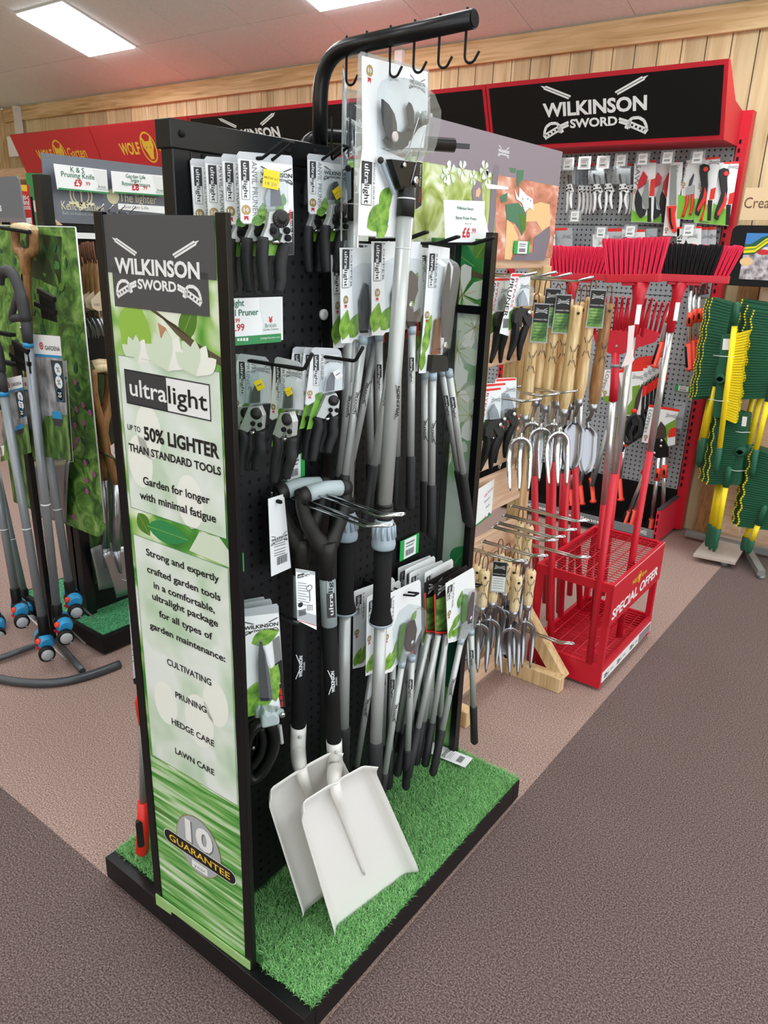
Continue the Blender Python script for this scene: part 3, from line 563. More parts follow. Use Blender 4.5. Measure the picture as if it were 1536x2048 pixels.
# ---- lower hooks: bypass pruners on narrow cards
HC = onx(455, 714, PX); HD = onx(592, 705, PX)
def bypass_pruner():
    o = V((xat(573, HC.y, HC.z), HC.y, HC.z)); fr = Fr(o, (1, .06, 0), ZU); z = lambda x, y: (440+.26042*x, 560+.26042*y); q = lambda x, y: fr.q(*z(x, y))
    t = thing('carded_pruner', '', 'pruner', o, 'bypass pruners on the lower hooks')
    b = card(fr, z, [(420, 605), (440, 590), (600, 625), (622, 655), (640, 740), (640, 1000), (495, 1005), (470, 1050), (400, 1077), (380, 1062)], inner=[(416, 640), (618, 690), (636, 745), (636, 995), (492, 1000), (466, 1046), (402, 1070), (384, 1056)], inmt='paper')
    b.m('limegreen').poly(fr, [q(*p) for p in ((450, 1035), (492, 1000), (465, 1150), (430, 1280), (396, 1278), (425, 1120))], .0006)
    leaf(b, fr, *q(455, 1045), .02, .008, .9, .0008)
    x0, y1 = q(430, 650); x1, y0 = q(472, 925); vultra(b, fr, x0, y0, x1, y1)
    b.m('greytext').text(fr.sub(x1+.003, y1, 0, -PI/2), 'PRUNER', 0, 0, .05, .006, 'l', d=.001, res=2)
    badge(b, fr, *q(412, 975), .0055, .0009); x, y = q(570, 715); swords(b, fr, x, y, .034, 'greytext', .001)
    b.build('card', t)
    shell(fr, [q(*p) for p in ((470, 1000), (485, 740), (520, 710), (640, 740), (646, 770), (640, 1000))], .016).build('blister', t)
    b = MB('blade'); b.prism(fr, [q(*p) for p in ((548, 825), (562, 822), (574, 870), (572, 980), (512, 980), (520, 900))], .005, .009); b.build('blade', t)
    b = MB('bladelight'); b.prism(fr, [q(*p) for p in ((515, 850), (505, 920), (500, 980), (512, 980), (516, 900))], .004, .008); b.build('counter_blade', t)
    b = MB('silver'); b.prism(fr, [q(*p) for p in ((505, 1010), (580, 1003), (606, 1080), (596, 1190), (560, 1205), (540, 1150), (500, 1205), (445, 1172), (480, 1080))], .001, .015)
    for p in ((540, 1135), (585, 1150)): b.m('blackmatte').lathe(fr.p(*q(*p), .015), fr.n, [(0, .0045), (.005, .0045), (.006, .002)], 10)
    hd = b.build('pruner_head', t, bevel=.001)
    b = MB('headblack'); b.lathe(fr.p(*q(560, 1060), .014), fr.n, [(0, .0105), (.004, .0105), (.006, .008), (.009, .004), (.009, .001)], 16); b.build('ratchet_wheel', hd)
    b = MB('chrome'); b.tube([fr.p(*q(505, 1205), .008), fr.p(*q(525, 1215), .012), fr.p(*q(545, 1205), .008)], .0035, 8); b.build('spring', t)
    for P in (((455, 1180), (470, 1260), (450, 1380), (440, 1480), (432, 1540)), ((575, 1200), (568, 1290), (572, 1360), (548, 1440), (535, 1510))):
        b = MB('rubber'); b.tube(smoothpts([fr.p(*q(*p), .008) for p in P]), [.0065+.0035*math.sin(PI*min(1, .25+.65*k/16)) for k in range(17)], 10, flat=.85); b.build('handle', t)
    return t, fr, q
BP, fr, q = bypass_pruner()
yC = [0, .35, .3, .5]
cs = []
for i, px in enumerate((573, 503, 484, 462)):
    cs.append(place(BP, (xat(px, HC.y, HC.z), HC.y+(.02 if i == 3 else 0), HC.z-.003*i), (0, 0, yC[i]), 'carded bypass pruner, %s on the lower left hook' % ('frontmost with tilted yellow sticker' if i == 0 else ORD[i]+' from the front')))
ds = []
for i, px in enumerate((650, 634, 612, 590, 566)):
    ds.append(dup(BP, (xat(px, HD.y, HD.z), HD.y, HD.z-.002*i+.004), (0, 0, [.95, 1.0, .9, 1.05, .8][i]), 'carded bypass pruner, %s on the lower right hook' % ('frontmost with white diamond sticker' if i == 0 else ORD[i]+' from the front')))
sticker(BP, fr, *q(580, 845), .013, .5, .0175)
for r, mt in ((cs[1], 'yellow'), (ds[0], 'white')):
    f2 = fr.sub(*q(585, 835), 0, .5); b = MB(mt); b.prism(f2, [(-.0075, -.0085), (.0075, -.0085), (.0075, .0085), (-.0075, .0085)], .0172, .0177); b.m('greytext').rect(f2, -.005, -.001, .005, .001, .0179); s_ = b.build('price_sticker', BP); s_.parent = r
hook_rod('display_hook', 'black rod prong with upturned tip through the lower left pruner cards', HC, (xat(610, HC.y, HC.z), HC.y, HC.z))
hook_rod('display_hook', 'black rod prong with upturned tip through the lower right pruner cards', HD, (xat(712, HD.y, HD.z), HD.y, HD.z))
# ---- long pole pruners hanging from the tube
def pole_pruner():
    X_ = HX[2]; o = V((X_, YA, 1.832)); fr = Fr(o, (0, 1, 0), ZU); z = lambda x, y: (660+.20998*x, 90+.20998*y); q = lambda x, y: fr.q(*z(x, y))
    t = thing('pole_pruner', '', 'pole pruner', o, 'long pole pruners hung from the tube')
    ol = [(270, 90), (300, 60), (935, 230), (950, 260), (945, 420), (960, 640), (930, 980), (880, 1120), (870, 1540), (790, 1600), (780, 1820), (735, 1845), (260, 1825), (225, 1800), (230, 1300)]
    b = card(fr, z, ol, mt='clearfilm', th=.0006); b.m('white').poly(fr, [q(*p) for p in ((305, 980), (470, 980), (760, 1110), (880, 1110), (868, 1535), (785, 1590), (735, 1835), (262, 1812), (280, 1200))], .0003)
    b.m('paper').poly(fr, [q(*p) for p in ((300, 100), (930, 255), (930, 640), (890, 980), (305, 980))], .0003)
    DL = [.0006]
    for p, l, w, a in (((440, 1790), .06, .018, .9), ((350, 1740), .08, .022, .55), ((470, 1560), .055, .018, .8), ((740, 1700), .05, .013, 1.2), ((770, 1350), .04, .01, 1.4), ((440, 1815), .04, .012, .5)): DL[0] += .0001; leaf(b, fr, *q(*p), l, w, a, DL[0])
    x0, y1 = q(300, 1100); x1, y0 = q(388, 1530); vultra(b, fr, x0, y0, x1, y1); b.m('greytext').text(fr.sub(x1+.004, y1, 0, -PI/2), 'BRANCH & SHRUB CUTTER', 0, 0, .09, .006, 'l', d=.001, res=2)
    b.m('headblack').poly(fr, [q(*p) for p in ((820, 1110), (878, 1120), (868, 1530), (810, 1570))], .0008); b.m('white').text(fr.sub(*q(855, 1350), 0, PI/2), 'Cutting Capacity', 0, 0, .04, al='l', d=.0012, res=1); b.m('redtext').text(fr.sub(*q(855, 1500), 0, PI/2), '32mm', 0, 0, .024, al='l', d=.0012, res=1)
    badge(b, fr, *q(375, 245), .009, .0008); x, y = q(830, 365); swords(b, fr, x, y, .05, 'greytext', .0009)
    b.build('card', t)
    shell(fr, [q(*p) for p in ((440, 1040), (445, 420), (490, 340), (580, 305), (740, 340), (880, 470), (950, 640), (940, 800), (900, 980), (870, 1060))], .030, taper=.93).build('blister', t)
    b = MB('blade'); b.prism(fr, [q(*p) for p in ((440, 520), (500, 570), (555, 660), (578, 760), (580, 830), (500, 900), (455, 760), (440, 640))], .011, .014); b.build('blade', t)
    b = MB('blade'); b.prism(fr, [q(*p) for p in ((470, 905), (555, 820), (600, 825), (640, 838), (690, 800), (740, 800), (700, 960), (640, 1000), (520, 990))], .008, .0105)
    b.prism(fr, [q(*p) for p in ((680, 830), (705, 750), (700, 680), (690, 600), (712, 548), (735, 570), (758, 640), (758, 720), (735, 830))], .008, .0105); b.prism(fr, [q(*p) for p in ((690, 900), (730, 780), (800, 720), (880, 700), (895, 740), (800, 800), (720, 920))], .0075, .0100)
    b.m('pinkwhite').lathe(fr.p(*q(555, 878), .0105), fr.n, [(0, .0085), (.006, .0085), (.0075, .006)], 14); b.build('hook_jaw', t)
    b = MB('silverdark'); b.lathe(fr.p(*q(835, 700), .004), fr.n, [(0, .012), (.004, .012), (.0055, .009), (.0085, .009), (.010, .012), (.014, .012), (.014, .004), (.017, .004), (.017, .001)], 20); b.build('pulley', t)
    b = MB('blackgloss'); b.prism(fr, [q(*p) for p in ((500, 1090), (755, 1120), (740, 1380), (600, 1380))], .006, .020); b.m('chrome')
    for p, r in (((610, 1148), .005), ((722, 1295), .008)): b.lathe(fr.p(*q(*p), .020), fr.n, [(0, r), (.005, r), (.006, r*.5)], 10)
    b.build('head_bracket', t, bevel=.0015)
    b = MB('steel'); b.tube([fr.p(*q(790, 700), .013), fr.p(*q(620, 1140), .020)], .0009, 5); b.tube([fr.p(*q(865, 755), .013), fr.p(*q(690, 1280), .022), fr.p(*q(680, 1350), .02)], .0009, 5); b.build('pull_cord', t)
    b = MB('collar'); a, c = fr.p(*q(440, 1100), .010), fr.p(*q(565, 1410), .010); ax = (c-a)
    sd = ax.cross(fr.n).normalized(); b.tube([a+ax*(k/160)+(sd*math.cos(k*PI/2)+fr.n*math.sin(k*PI/2))*.0042 for k in range(161)], .0011, 5); b.m('headblack').ball(a, .006, 8); b.build('return_spring', t)
    P0, P1, P2, P3 = q(670, 1360), q(655, 1635), None, None; dz = .016
    top, b1 = fr.p(*P0, dz), fr.p(*P1, dz)
    j = onx(770, 1003, X_+.016); e = onx(745, 1490, X_+.016)
    ln = lambda zz: top+(j-top)*((zz-top.z)/(j.z-top.z))
    b = MB('headblack'); b.cyl(top, ln(b1.z), .0165, n=18); b.m('white').cyl(ln(top.z-.018), ln(top.z-.0205), .0168, n=18); b.build('sleeve', t)
    b = MB('silver'); b.cyl(ln(b1.z), ln(1.03), .0152, n=20); ft = Fr(ln(1.255)+V((.0155, 0, 0)), (0, 0, 1), (0, -1, 0)); b.m('headblack').text(ft, 'WILKINSON', 0, -.003, .062, .0085, bold=.03, d=.0003); b.line(ft, (-.035, .011), (-.012, .003), .0018, .0003); b.line(ft, (.035, .011), (.012, .003), .0018, .0003); b.m('white').cyl(ln(1.545), ln(1.5435), .0157, n=18); b.build('upper_tube', t)
    b = MB('headblack'); p = ln(1.04); b.lathe(p, (0, 0, -1), [(0, .018), (.006, .018), (.006, .0165), (.009, .0165), (.009, .018), (.018, .018), (.018, .0165), (.022, .0165), (.022, .0175), (.036, .0175)], 20); b.build('bellows', t)
    b = MB('collar'); b.lathe(p-V((0, 0, .034)), (0, 0, -1), [(0, .017), (.006, .0205), (.03, .022), (.05, .0255), (.056, .0265), (.062, .0255), (.066, .0245)], 24)
    for k in range(12):
        a = 2*PI*k/12; w = p+V((math.cos(a)*.0225, math.sin(a)*.0225, -.047)); b.cyl(w, w+V((math.cos(a)*.002, math.sin(a)*.002, -.028)), .003, n=6)
    b.build('clamp_collar', t)
    g0 = p.z-.1; b = MB('blackmatte'); b.lathe((p.x, p.y, g0), (0, 0, -1), [(0, .0195), (.12, .0195), (.15, .0205), (.172, .0255), (.176, .0258)], 20); b.m('collar').lathe((p.x, p.y, g0-.176), (0, 0, -1), [(0, .0262), (.005, .0262), (.006, .022)], 20); b.build('slide_grip', t)
    b = MB('silver'); lo = V((p.x, p.y-.004, e.z)); b.cyl((p.x, p.y, g0-.18), lo, .0142, n=20); b.build('lower_tube', t)
    b = MB('rubber'); b.lathe(lo+V((0, 0, .004)), (0, 0, -1), [(0, .0155), (.004, .018), (.15, .0165), (.158, .012)], 18); b.build('end_grip', t)
    return t
PP = pole_pruner()
place(PP, PP.location, label='long silver pole pruner with clear blister head, nearer of the two on the tube hooks')
dup(PP, (HX[0], YA-.005, 1.822), (0, 0, math.radians(38)), 'long silver pole pruner turned edge on, behind the nearer one by the pegboard')
# ---- shovels
def shovel(sx, label, o):
    """ square-mouth shovel; o shifts the photo points of the front one """
    t = thing('shovel', label, 'shovel', o['loc'], 'square-mouth shovels'); Pw = o['P']
    TL, TR, BL_, BR_ = Pw['TL'], Pw['TR'], Pw['BL'], Pw['BR']; u = ((BR_-BL_)+(TR-TL)).normalized(); v = ((TL+TR)/2-(BL_+BR_)/2); Lg = v.length; v.normalize(); n = u.cross(v).normalized()
    c = (BL_+BR_)/2; wb = (BR_-BL_).length/2; wt = (TR-TL).length/2
    NU, NV = 24, 22; vs = []; fs = []
    for j in range(NV+1):
        s = j/NV; w = wb+(wt-wb)*s
        for i in range(NU+1):
            a = (i/NU)*2-1; x = a*w; yy = s*Lg
            if s > .86: yy += (1-abs(a))*.012*min(1, (s-.86)/.14)-.0*abs(a)
            dep = .028*max(0, (abs(a)-.80)/.20)**1.2*min(1, s/.10+.45) + .030*max(0, (s-.90)/.10)**1.6*(1-.3*abs(a))   # raised sides and back
            rib = .008*math.exp(-(a/.10)**2)*max(0, min(1, (s-.26)/.5))**.8      # centre ridge running down from the socket
            vs.append(c+u*x+v*yy+n*(dep+rib))
        
    for j in range(NV):
        for i in range(NU): k = j*(NU+1)+i; fs.append((k, k+1, k+NU+2, k+NU+1))
    b = MB('shovel'); b.smooth = True; b.add(vs, fs); bl = b.build('blade', t)
    so = bl.modifiers.new('thickness', 'SOLIDIFY'); so.thickness = .0022; so.offset = -1
    sk, gr = Pw['sock'], Pw['grip']; nk = c+v*(Lg*.80)+n*.010; ax = (gr-sk).normalized()
    b = MB('shovel'); b.tube(smoothpts([c+v*(Lg*.24)+n*.004, c+v*(Lg*.5)+n*.009, c+v*(Lg*.75)+n*.013, c+v*(Lg*.99)+n*.019, sk-ax*.07, sk], 4), [.002, .0035, .0045, .0055, .0062, .007, .0078, .0085, .0092, .010, .011, .0125, .014, .0158, .0172, .0178]+[.018]*5, 16)
    for k in (.02, .062):
        w = sk-ax*k; sd = V((1, -.7, 0)).normalized(); b.m('silver').lathe(w+sd*.017, sd, [(0, .0042), (.002, .0042), (.0035, .002)], 8)
    b.build('socket', t)
    y = gr-ax*.125
    b = MB('blackmatte'); b.cyl(sk-ax*.005, y-ax*.17, .0168, n=18); dd = V((.8, -.6, 0)).normalized()
    ft = Fr(sk+ax*.16+dd*.0172, ax, ax.cross(dd)*1.0); ft = Fr(ft.o, ax, dd.cross(ax)); b.m('paper').text(ft, 'WILKINSON', 0, -.003, .052, .0075, bold=.03, d=.0004); b.line(ft, (-.03, .011), (-.008, .003), .0016, .0004); b.line(ft, (.03, .011), (.008, .003), .0016, .0004); b.text(ft, 'SWORD', 0, -.009, .02, .004, d=.0004); b.build('shaft', t)
    b = MB('griplight'); b.cyl(y-ax*.17, y, .0170, n=18); ft = Fr(y-ax*.085+dd*.0175, ax, dd.cross(ax)); ultra(b, ft, -.06, -.011, .11, .018, .0004, False); b.build('shaft_sleeve', t)
    gu = o['gu'].normalized(); gw = .052
    b = MB('headblack'); b.tube([y-ax*.06, y, y+ax*.02], [.0195, .0205, .0215], 16)
    for sg in (-1, 1): b.tube(smoothpts([y-ax*.005, y+ax*.035+gu*sg*.025, y+ax*.08+gu*sg*(gw-.006), gr-ax*.012+gu*sg*gw, gr+gu*sg*(gw-.004)]), [.019]*4+[.0165]*4+[.0145]*4+[.0145]*4+[.0155], 10, flat=.75)
    hd = b.build('handle', t)
    b = MB('griplight'); b.tube(smoothpts([gr-gu*(gw-.012)+ax*.003, gr+ax*.007, gr+gu*(gw-.012)+ax*.003]), .0165, 16); b.m('headblack')
    for sg in (-1, 1): b.tube([gr+gu*sg*(gw-.013)+ax*.003, gr+gu*sg*(gw+.008)], [.0172, .0158], 14)
    b.build('grip', hd)
    return t
gu = V((.28, .95, 0)); P = dict(TL=onx(580, 1606, -.895), TR=onx(727, 1518, -.862), BL=onx(660, 1868, -.835), BR=onx(826, 1742, -.795), sock=onx(668, 1480, -.925), grip=onx(648, 985, -.955))
shovel(1, 'pale grey square shovel nearest the turf edge, its blade fully in view', dict(loc=tuple(P['BL']), P=P, gu=gu))
P = dict(TL=onx(517, 1580, -.975), TR=onx(660, 1493, -.942), BL=onx(598, 1830, -.905), BR=onx(764, 1704, -.865), sock=onx(597, 1450, -1.0), grip=onx(605, 978, -1.0))
shovel(1, 'pale grey square shovel behind the nearer shovel, blade half hidden', dict(loc=tuple(P['BL']), P=P, gu=gu))
# four-wire prong that carries the shovels
r0 = onx(560, 985, PX)
for k, (p1, p2, p3) in enumerate((((665, 1003), (760, 1030), (804, 1027)), ((615, 1015), (735, 1050), (782, 1045)))):
    Yr = 1.07-.03*k; b = MB('chrome'); X1 = xat(p2[0], Yr, 1.03); z1 = ony(*p2, Yr).z; X2 = xat(p3[0], Yr, 1.03)
    for s in (-.009, .009): b.tube([V((PX, Yr+s, z1+.012)), V((X1, Yr+s, z1)), V((X2, Yr+s*.6, z1+.014))], .0028, 7)
    b.tube([V((X2, Yr-.0055, z1+.014)), V((X2, Yr+.0055, z1+.014))], .0028, 7); b.bar((PX+.002, Yr-.02, z1+.012), (PX+.002, Yr+.02, z1+.012), .004, .02)
    tag(b.build('display_hook'), ['chrome looped prong under the shovel grips, further one', 'chrome looped prong under the shovel grips, nearer one'][k], 'display hook', 'display prongs')
# ---- loppers in printed packs: card in a plane, two tubes with grips
def fr_at(px, X, yaw=0): o = onx(px[0], px[1], X); return o, fr_yaw(o, yaw)
def lopper(name, o, fr, z, outline, ub, blades, tubes, label, cat, grp, green, bub=None, bolt=None, rad=.0082, dark=False, bd=None, strip=None):
    t = thing(name, label, cat, o, grp); q = lambda x, y: fr.q(*z(x, y))
    b = card(fr, z, outline, mt='paper')
    for k, (p, l, w, a) in enumerate(green): leaf(b, fr, *q(*p), l, w, a, .0005+.0004*k)
    if ub: x0, y1 = q(*ub[0]); x1, y0 = q(*ub[1]); vultra(b, fr, min(x0, x1), min(y0, y1), max(x0, x1), max(y0, y1)); b.m('greytext').text(fr.sub(max(x0, x1)+.004, max(y0, y1), 0, -PI/2), cat.upper(), 0, 0, .07, .007, 'l', d=.001, res=2)
    if bd: badge(b, fr, *q(*bd), .008, .0009)
    if strip: b.m('headblack').poly(fr, [q(*p) for p in strip], .0011); c = q(*strip[1]); b.m('brightred').rect(fr, c[0]-.012, c[1]-.06, c[0]-.004, c[1]-.015, .0014)
    b.build('card', t)
    if bub: shell(fr, [q(*p) for p in bub], .022).build('blister', t)
    for nm, mt, P in blades: m_ = MB(mt); m_.prism(fr, [q(*p) for p in P], .004 if 'counter' in nm else .009, .008 if 'counter' in nm else .013); m_.build(nm, t)
    if bolt: m_ = MB('chrome'); m_.lathe(fr.p(*q(*bolt), .012), fr.n, [(0, .008), (.004, .008), (.006, .004)], 12); m_.build('pivot_bolt', t)
    for k, (a, c, e) in enumerate(tubes):
        dpt = .009+.004*k; A, C_, E_ = (fr.p(*fr.q(*w), dpt) for w in (a, c, e)); ax = (C_-A).normalized()
        m_ = MB('silver'); m_.cyl(A, C_, rad, n=14); m_.m('collar').cyl(A-ax*.004, A+ax*.012, rad*1.12, n=14)
        dd = (C0-A); dd = (dd-ax*dd.dot(ax)).normalized(); ft = Fr(A+ax*(.09 if k else .13)+dd*(rad+.0004), ax, dd.cross(ax))
        if k: ultra(m_, ft, -.03, -.005, .055, .010, .0002, False)
        else: m_.m('headblack').text(ft, 'WILKINSON', 0, -.002, .045, .006, bold=.02, d=.0002, res=2); m_.line(ft, (-.028, .008), (-.01, .002), .0014, .0002); m_.line(ft, (.028, .008), (.01, .002), .0014, .0002)
        tb = m_.build('tube', t); m_ = MB('rubber'); g = (E_-C_).length; m_.lathe(C_-ax*.003, ax, [(0, rad*1.1), (.004, rad*1.35), (g*.6, rad*1.3), (g-.008, rad*1.42), (g, rad*.9)], 14); m_.build('grip', tb)
    return t
z6 = lambda x, y: (660+.25397*x, 1080+.25397*y); z3 = lambda x, y: (640+.23438*x, 440+.23438*y)
p6 = lambda *P: [z6(*p) for p in P]; p3_ = lambda *P: [z3(*p) for p in P]
GL = 'silver handled loppers low on the stand'
HE = (812, 1184); o, fr = fr_at(HE, -.925)
LE = lopper('lopper', o, fr, z6, [(430, 440), (455, 425), (700, 312), (714, 330), (722, 700), (640, 880), (520, 990), (490, 1035), (415, 1060)], ((445, 475), (478, 610)),
    [('counter_blade', 'leafdark', [(520, 940), (528, 760), (545, 670), (575, 645), (585, 680), (560, 780), (548, 900)]), ('blade', 'brown', [(575, 690), (600, 625), (635, 618), (652, 690), (632, 830), (610, 870), (575, 865), (560, 820)]), ('jaw_arm', 'silver', [(540, 870), (570, 880), (565, 960), (520, 965)])],
    [p6((545, 955), (408, 1830), (383, 2010)), p6((612, 905), (580, 1640), (566, 1950))], 'silver lopper with brown blade in clear pack, beside the nearer pole pruner low down', 'lopper', GL,
    [((425, 1040), .05, .014, 1.1), ((440, 1020), .05, .016, .6), ((480, 960), .05, .014, .9), ((510, 900), .05, .013, 1.2), ((640, 640), .03, .01, .9)], [(500, 980), (490, 700), (540, 560), (620, 500), (715, 520), (715, 640), (640, 860)], (612, 795), bd=(445, 765), strip=[(640, 790), (668, 730), (660, 860), (636, 890)])
GE = Fr(fr.o, fr.u, fr.v)
for i, (dx, dy, X, yw, lb) in enumerate(((-38, 2, -.965, 4, 'silver lopper between the two pole pruners, its card half hidden low down'), (-56, -6, -1.0, -5, 'rearmost silver lopper low down between the pole pruners, card against the pegboard'))):
    r = dup(LE, onx(HE[0]+dx, HE[1]+dy, X), (0, math.radians(0), math.radians(yw)), lb)
for i, (dx, dy, X) in enumerate(((71, -44, -.955), (47, -42, -.98), (34, -50, -1.0), (24, -52, -1.018))):
    dup(LE, onx(HE[0]+dx, HE[1]+dy, X), (0, 0, math.radians([3, -3, 2, -2][i])), 'silver lopper hanging in the low middle row with grey topped card, %s of four' % ['frontmost', 'second', 'third', 'rearmost'][i])
o, fr = fr_at((924, 1159), -.888)
LF = lopper('lopper', o, fr, z6, [(910, 342), (1125, 218), (1135, 235), (1145, 400), (1125, 690), (1050, 760), (985, 800), (930, 812)], ((925, 368), (955, 455)),
    [('counter_blade', 'leafdark', [(1020, 640), (1030, 480), (1050, 420), (1068, 430), (1060, 560), (1045, 640)]), ('blade', 'brown', [(1068, 480), (1095, 400), (1108, 400), (1100, 520), (1085, 640), (1050, 650)]), ('jaw_arm', 'silver', [(1010, 660), (1060, 620), (1090, 640), (1075, 690), (1030, 780), (990, 775)])],
    [p6((1012, 775), (860, 1490), (772, 1855)), p6((1078, 700), (1098, 1300), (1106, 1595))], 'silver lopper nearest the far wing in a clear pack with green leaves', 'lopper', GL,
    [((940, 780), .04, .012, 1.3), ((960, 700), .05, .014, .7), ((1010, 540), .05, .015, 1.3), ((960, 760), .04, .012, .4)], [(1000, 700), (1010, 480), (1060, 380), (1145, 380), (1140, 500), (1090, 700)], (1075, 605), bd=(938, 575), strip=[(1100, 480), (1125, 450), (1120, 680), (1098, 690)])
# two dark carded hedge shears behind it
o, fr = fr_at((905, 1142), -.912)
DK = thing('hedge_shears', 'green and black carded hedge shears behind the lopper by the far wing', 'hedge shears', o, 'dark carded shears'); q = lambda x, y: fr.q(*z6(x, y))
b = card(fr, z6, [(820, 352), (1075, 195), (1085, 215), (1000, 740), (905, 745), (825, 735)], mt='headblack'); b.m('orangered').poly(fr, [q(*p) for p in ((818, 430), (830, 425), (832, 735), (826, 735))], .0006); b.m('foliage').poly(fr, [q(*p) for p in ((834, 470), (1010, 400), (985, 700), (834, 715))], .0006); b.m('brightred').poly(fr, [q(*p) for p in ((830, 738), (1000, 735), (1000, 720), (830, 722))], .0008)
x, y = q(900, 365); swords(b, fr, x, y, .06, 'white', .0008); b.build('card', DK)
for a, c, e in (((838, 745), (680, 1470), (640, 1840)), ((905, 745), (790, 1430), (700, 1790))):
    A, C_, E_ = (fr.p(*q(*w), .006) for w in (a, c, e)); m_ = MB('silver'); m_.cyl(A, C_, .008); ax = (C_-A).normalized(); tb = m_.build('tube', DK); m_ = MB('rubber'); m_.lathe(C_, ax, [(0, .010), ((E_-C_).length-.006, .0115), ((E_-C_).length, .007)], 14); m_.build('grip', tb)
dup(DK, onx(888, 1140, -.932), (0, 0, -.04), 'green and black carded hedge shears, the rear one beside the grey topped cards')
for p, X, l in (((775, 1178), -.98, 'black looped prong through the loppers beside the nearer pole pruner'), ((905, 1162), -.97, 'black looped prong through the loppers near the far wing')):
    a = onx(p[0], p[1], X); hook_pair('display_hook', l, (PX, a.y, a.z+.006), (X+.085, a.y, a.z), .02, lift=.012)
# ---- upper loppers and hedge shears
o, fr = fr_at((792, 478), -.94); GU = 'loppers hanging high on the stand'
LU = lopper('lopper', o, fr, z3, [(440, 182), (870, 186), (880, 700), (860, 760), (790, 925), (560, 960), (540, 985), (442, 985)], ((462, 195), (515, 520)),
    [('blade', 'brown', [(690, 620), (700, 480), (740, 430), (790, 480), (795, 600), (750, 720), (770, 900), (715, 920), (700, 760)]), ('counter_blade', 'blade', [(600, 900), (590, 640), (640, 480), (670, 500), (680, 700), (660, 900)])],
    [[(784, 662), (741, 932), (733, 1047)], [(814, 655), (812, 912), (812, 1018)]], 'large silver lopper hanging high behind the nearer pole pruner', 'lopper', GU,
    [((455, 960), .06, .02, 1.3), ((520, 940), .06, .02, .9), ((760, 760), .04, .014, 1.2), ((800, 560), .03, .01, 1.2)], [(560, 900), (540, 360), (640, 310), (830, 330), (878, 400), (878, 560), (790, 900)], (728, 722), bd=(488, 620), strip=[(795, 790), (855, 745), (855, 940), (800, 945)])
for i, (dx, dy, X, yw, lb) in enumerate(((-67, 12, -.975, 6, 'silver lopper high up beside the rear pole pruner, narrow card edge showing'), (-88, 24, -1.005, 9, 'rearmost silver lopper high up with its card against the pegboard'), (-30, 6, -.99, -12, 'silver lopper high up hidden between the two pole pruners'))):
    dup(LU, onx(792+dx, 478+dy, X), (math.radians([0, 1.2, -1.5][i]), 0, math.radians(yw)), lb)
o, fr = fr_at((874, 496), -.915)
bl = [('blade', 'blade', [(1062, 358), (1075, 420), (1062, 720), (1040, 1000), (1005, 1000), (1000, 740), (1022, 560)]), ('counter_blade', 'shearreflect', [(965, 850), (1005, 830), (1003, 1140), (935, 1145)]), ('bracket', 'headblack', [(920, 1150), (1045, 1155), (1060, 1285), (905, 1295)])]  # bronze reflection on the shears is painted in as the counter blade colour
HS = lopper('hedge_shears', o, fr, z3, [(930, 212), (1108, 240), (1105, 340), (1140, 400), (1085, 770), (1045, 1150), (920, 1150), (905, 1305), (845, 1308), (880, 900)], ((935, 285), (965, 575)), bl,
    [[(859, 748), (857, 970), (853, 1077)], [(888, 742), (917, 946), (941, 1040)]], 'straight bladed hedge shears with silver handles, frontmost on the high right rods', 'shears', 'hedge shears on the high right rods',
    [((860, 1290), .05, .012, 1.4), ((880, 1150), .07, .014, 1.3), ((900, 1000), .05, .012, 1.2)], [(930, 1140), (980, 360), (1010, 330), (1110, 330), (1140, 400), (1085, 770), (1040, 1145)], (1022, 1068), bd=(912, 810))
dup(HS, onx(857, 500, -.955), (0, 0, math.radians(-4)), 'straight bladed hedge shears with silver handles, behind the frontmost pair')
for (a, e), l in (((862, 490), (985, 476)), 'long black prong over the hedge shears, nearest the wing post'), (((846, 490), (915, 476)), 'long black prong beside the hedge shears, second from the wing post'), (((822, 482), (852, 470)), 'black prong through the large lopper card high up'):
    A = onx(a[0], a[1], -.94); X2 = xat(e[0], A.y, A.z); hook_pair('display_hook', l, (PX, A.y, A.z), (X2, A.y, A.z+.006), .014, lift=.012)
# ---- grass shears by the banner
z5 = lambda x, y: (460+.19531*x, 1160+.19531*y); o, fr = fr_at((518, 1228), -.975, -32); q = lambda x, y: fr.q(*z5(x, y))
GS = thing('grass_shears', 'carded grass shears with black loop handle, front one behind the banner', 'shears', o, 'carded grass shears')
b = card(fr, z5, [(60, 312), (480, 242), (497, 268), (566, 1298), (520, 1305), (60, 1440)], mt='cardgrey', inner=[(60, 385), (495, 335), (560, 1290), (60, 1430)], inmt='paper')
x, y = q(320, 470); swords(b, fr, x, y, .068, 'headblack', .0008)
DL = [.0004]
for p, l, w, a in (((220, 650), .06, .018, .35), ((100, 1400), .11, .03, .75), ((140, 1410), .11, .03, 1.0), ((470, 1240), .09, .014, 1.75), ((350, 1200), .08, .02, 1.2)): DL[0] += .0004; leaf(b, fr, *q(*p), l, w, a, DL[0])
b.m('silverdark').poly(fr, [q(*p) for p in ((435, 610), (505, 565), (530, 805), (460, 850))], .0016); b.m('headblack').poly(fr, [q(*p) for p in ((458, 855), (530, 808), (566, 1295), (520, 1300), (480, 1100))], .0016)
b.m('white').text(fr.sub(*q(515, 1060), 0, PI/2+.08), 'of excellence', 0, 0, .04, al='l', d=.002, bold=.02, res=2); b.m('brightred').text(fr.sub(*q(545, 1290), 0, PI/2+.08), 'over 100 years', 0, 0, .045, .006, 'l', d=.002, bold=.03, res=2)
b.build('card', GS)
b = MB('blade'); b.prism(fr, [q(*p) for p in ((300, 618), (318, 620), (345, 760), (388, 1160), (395, 1215), (305, 1215), (285, 1000), (272, 850))], .005, .009); b.build('blade', GS)
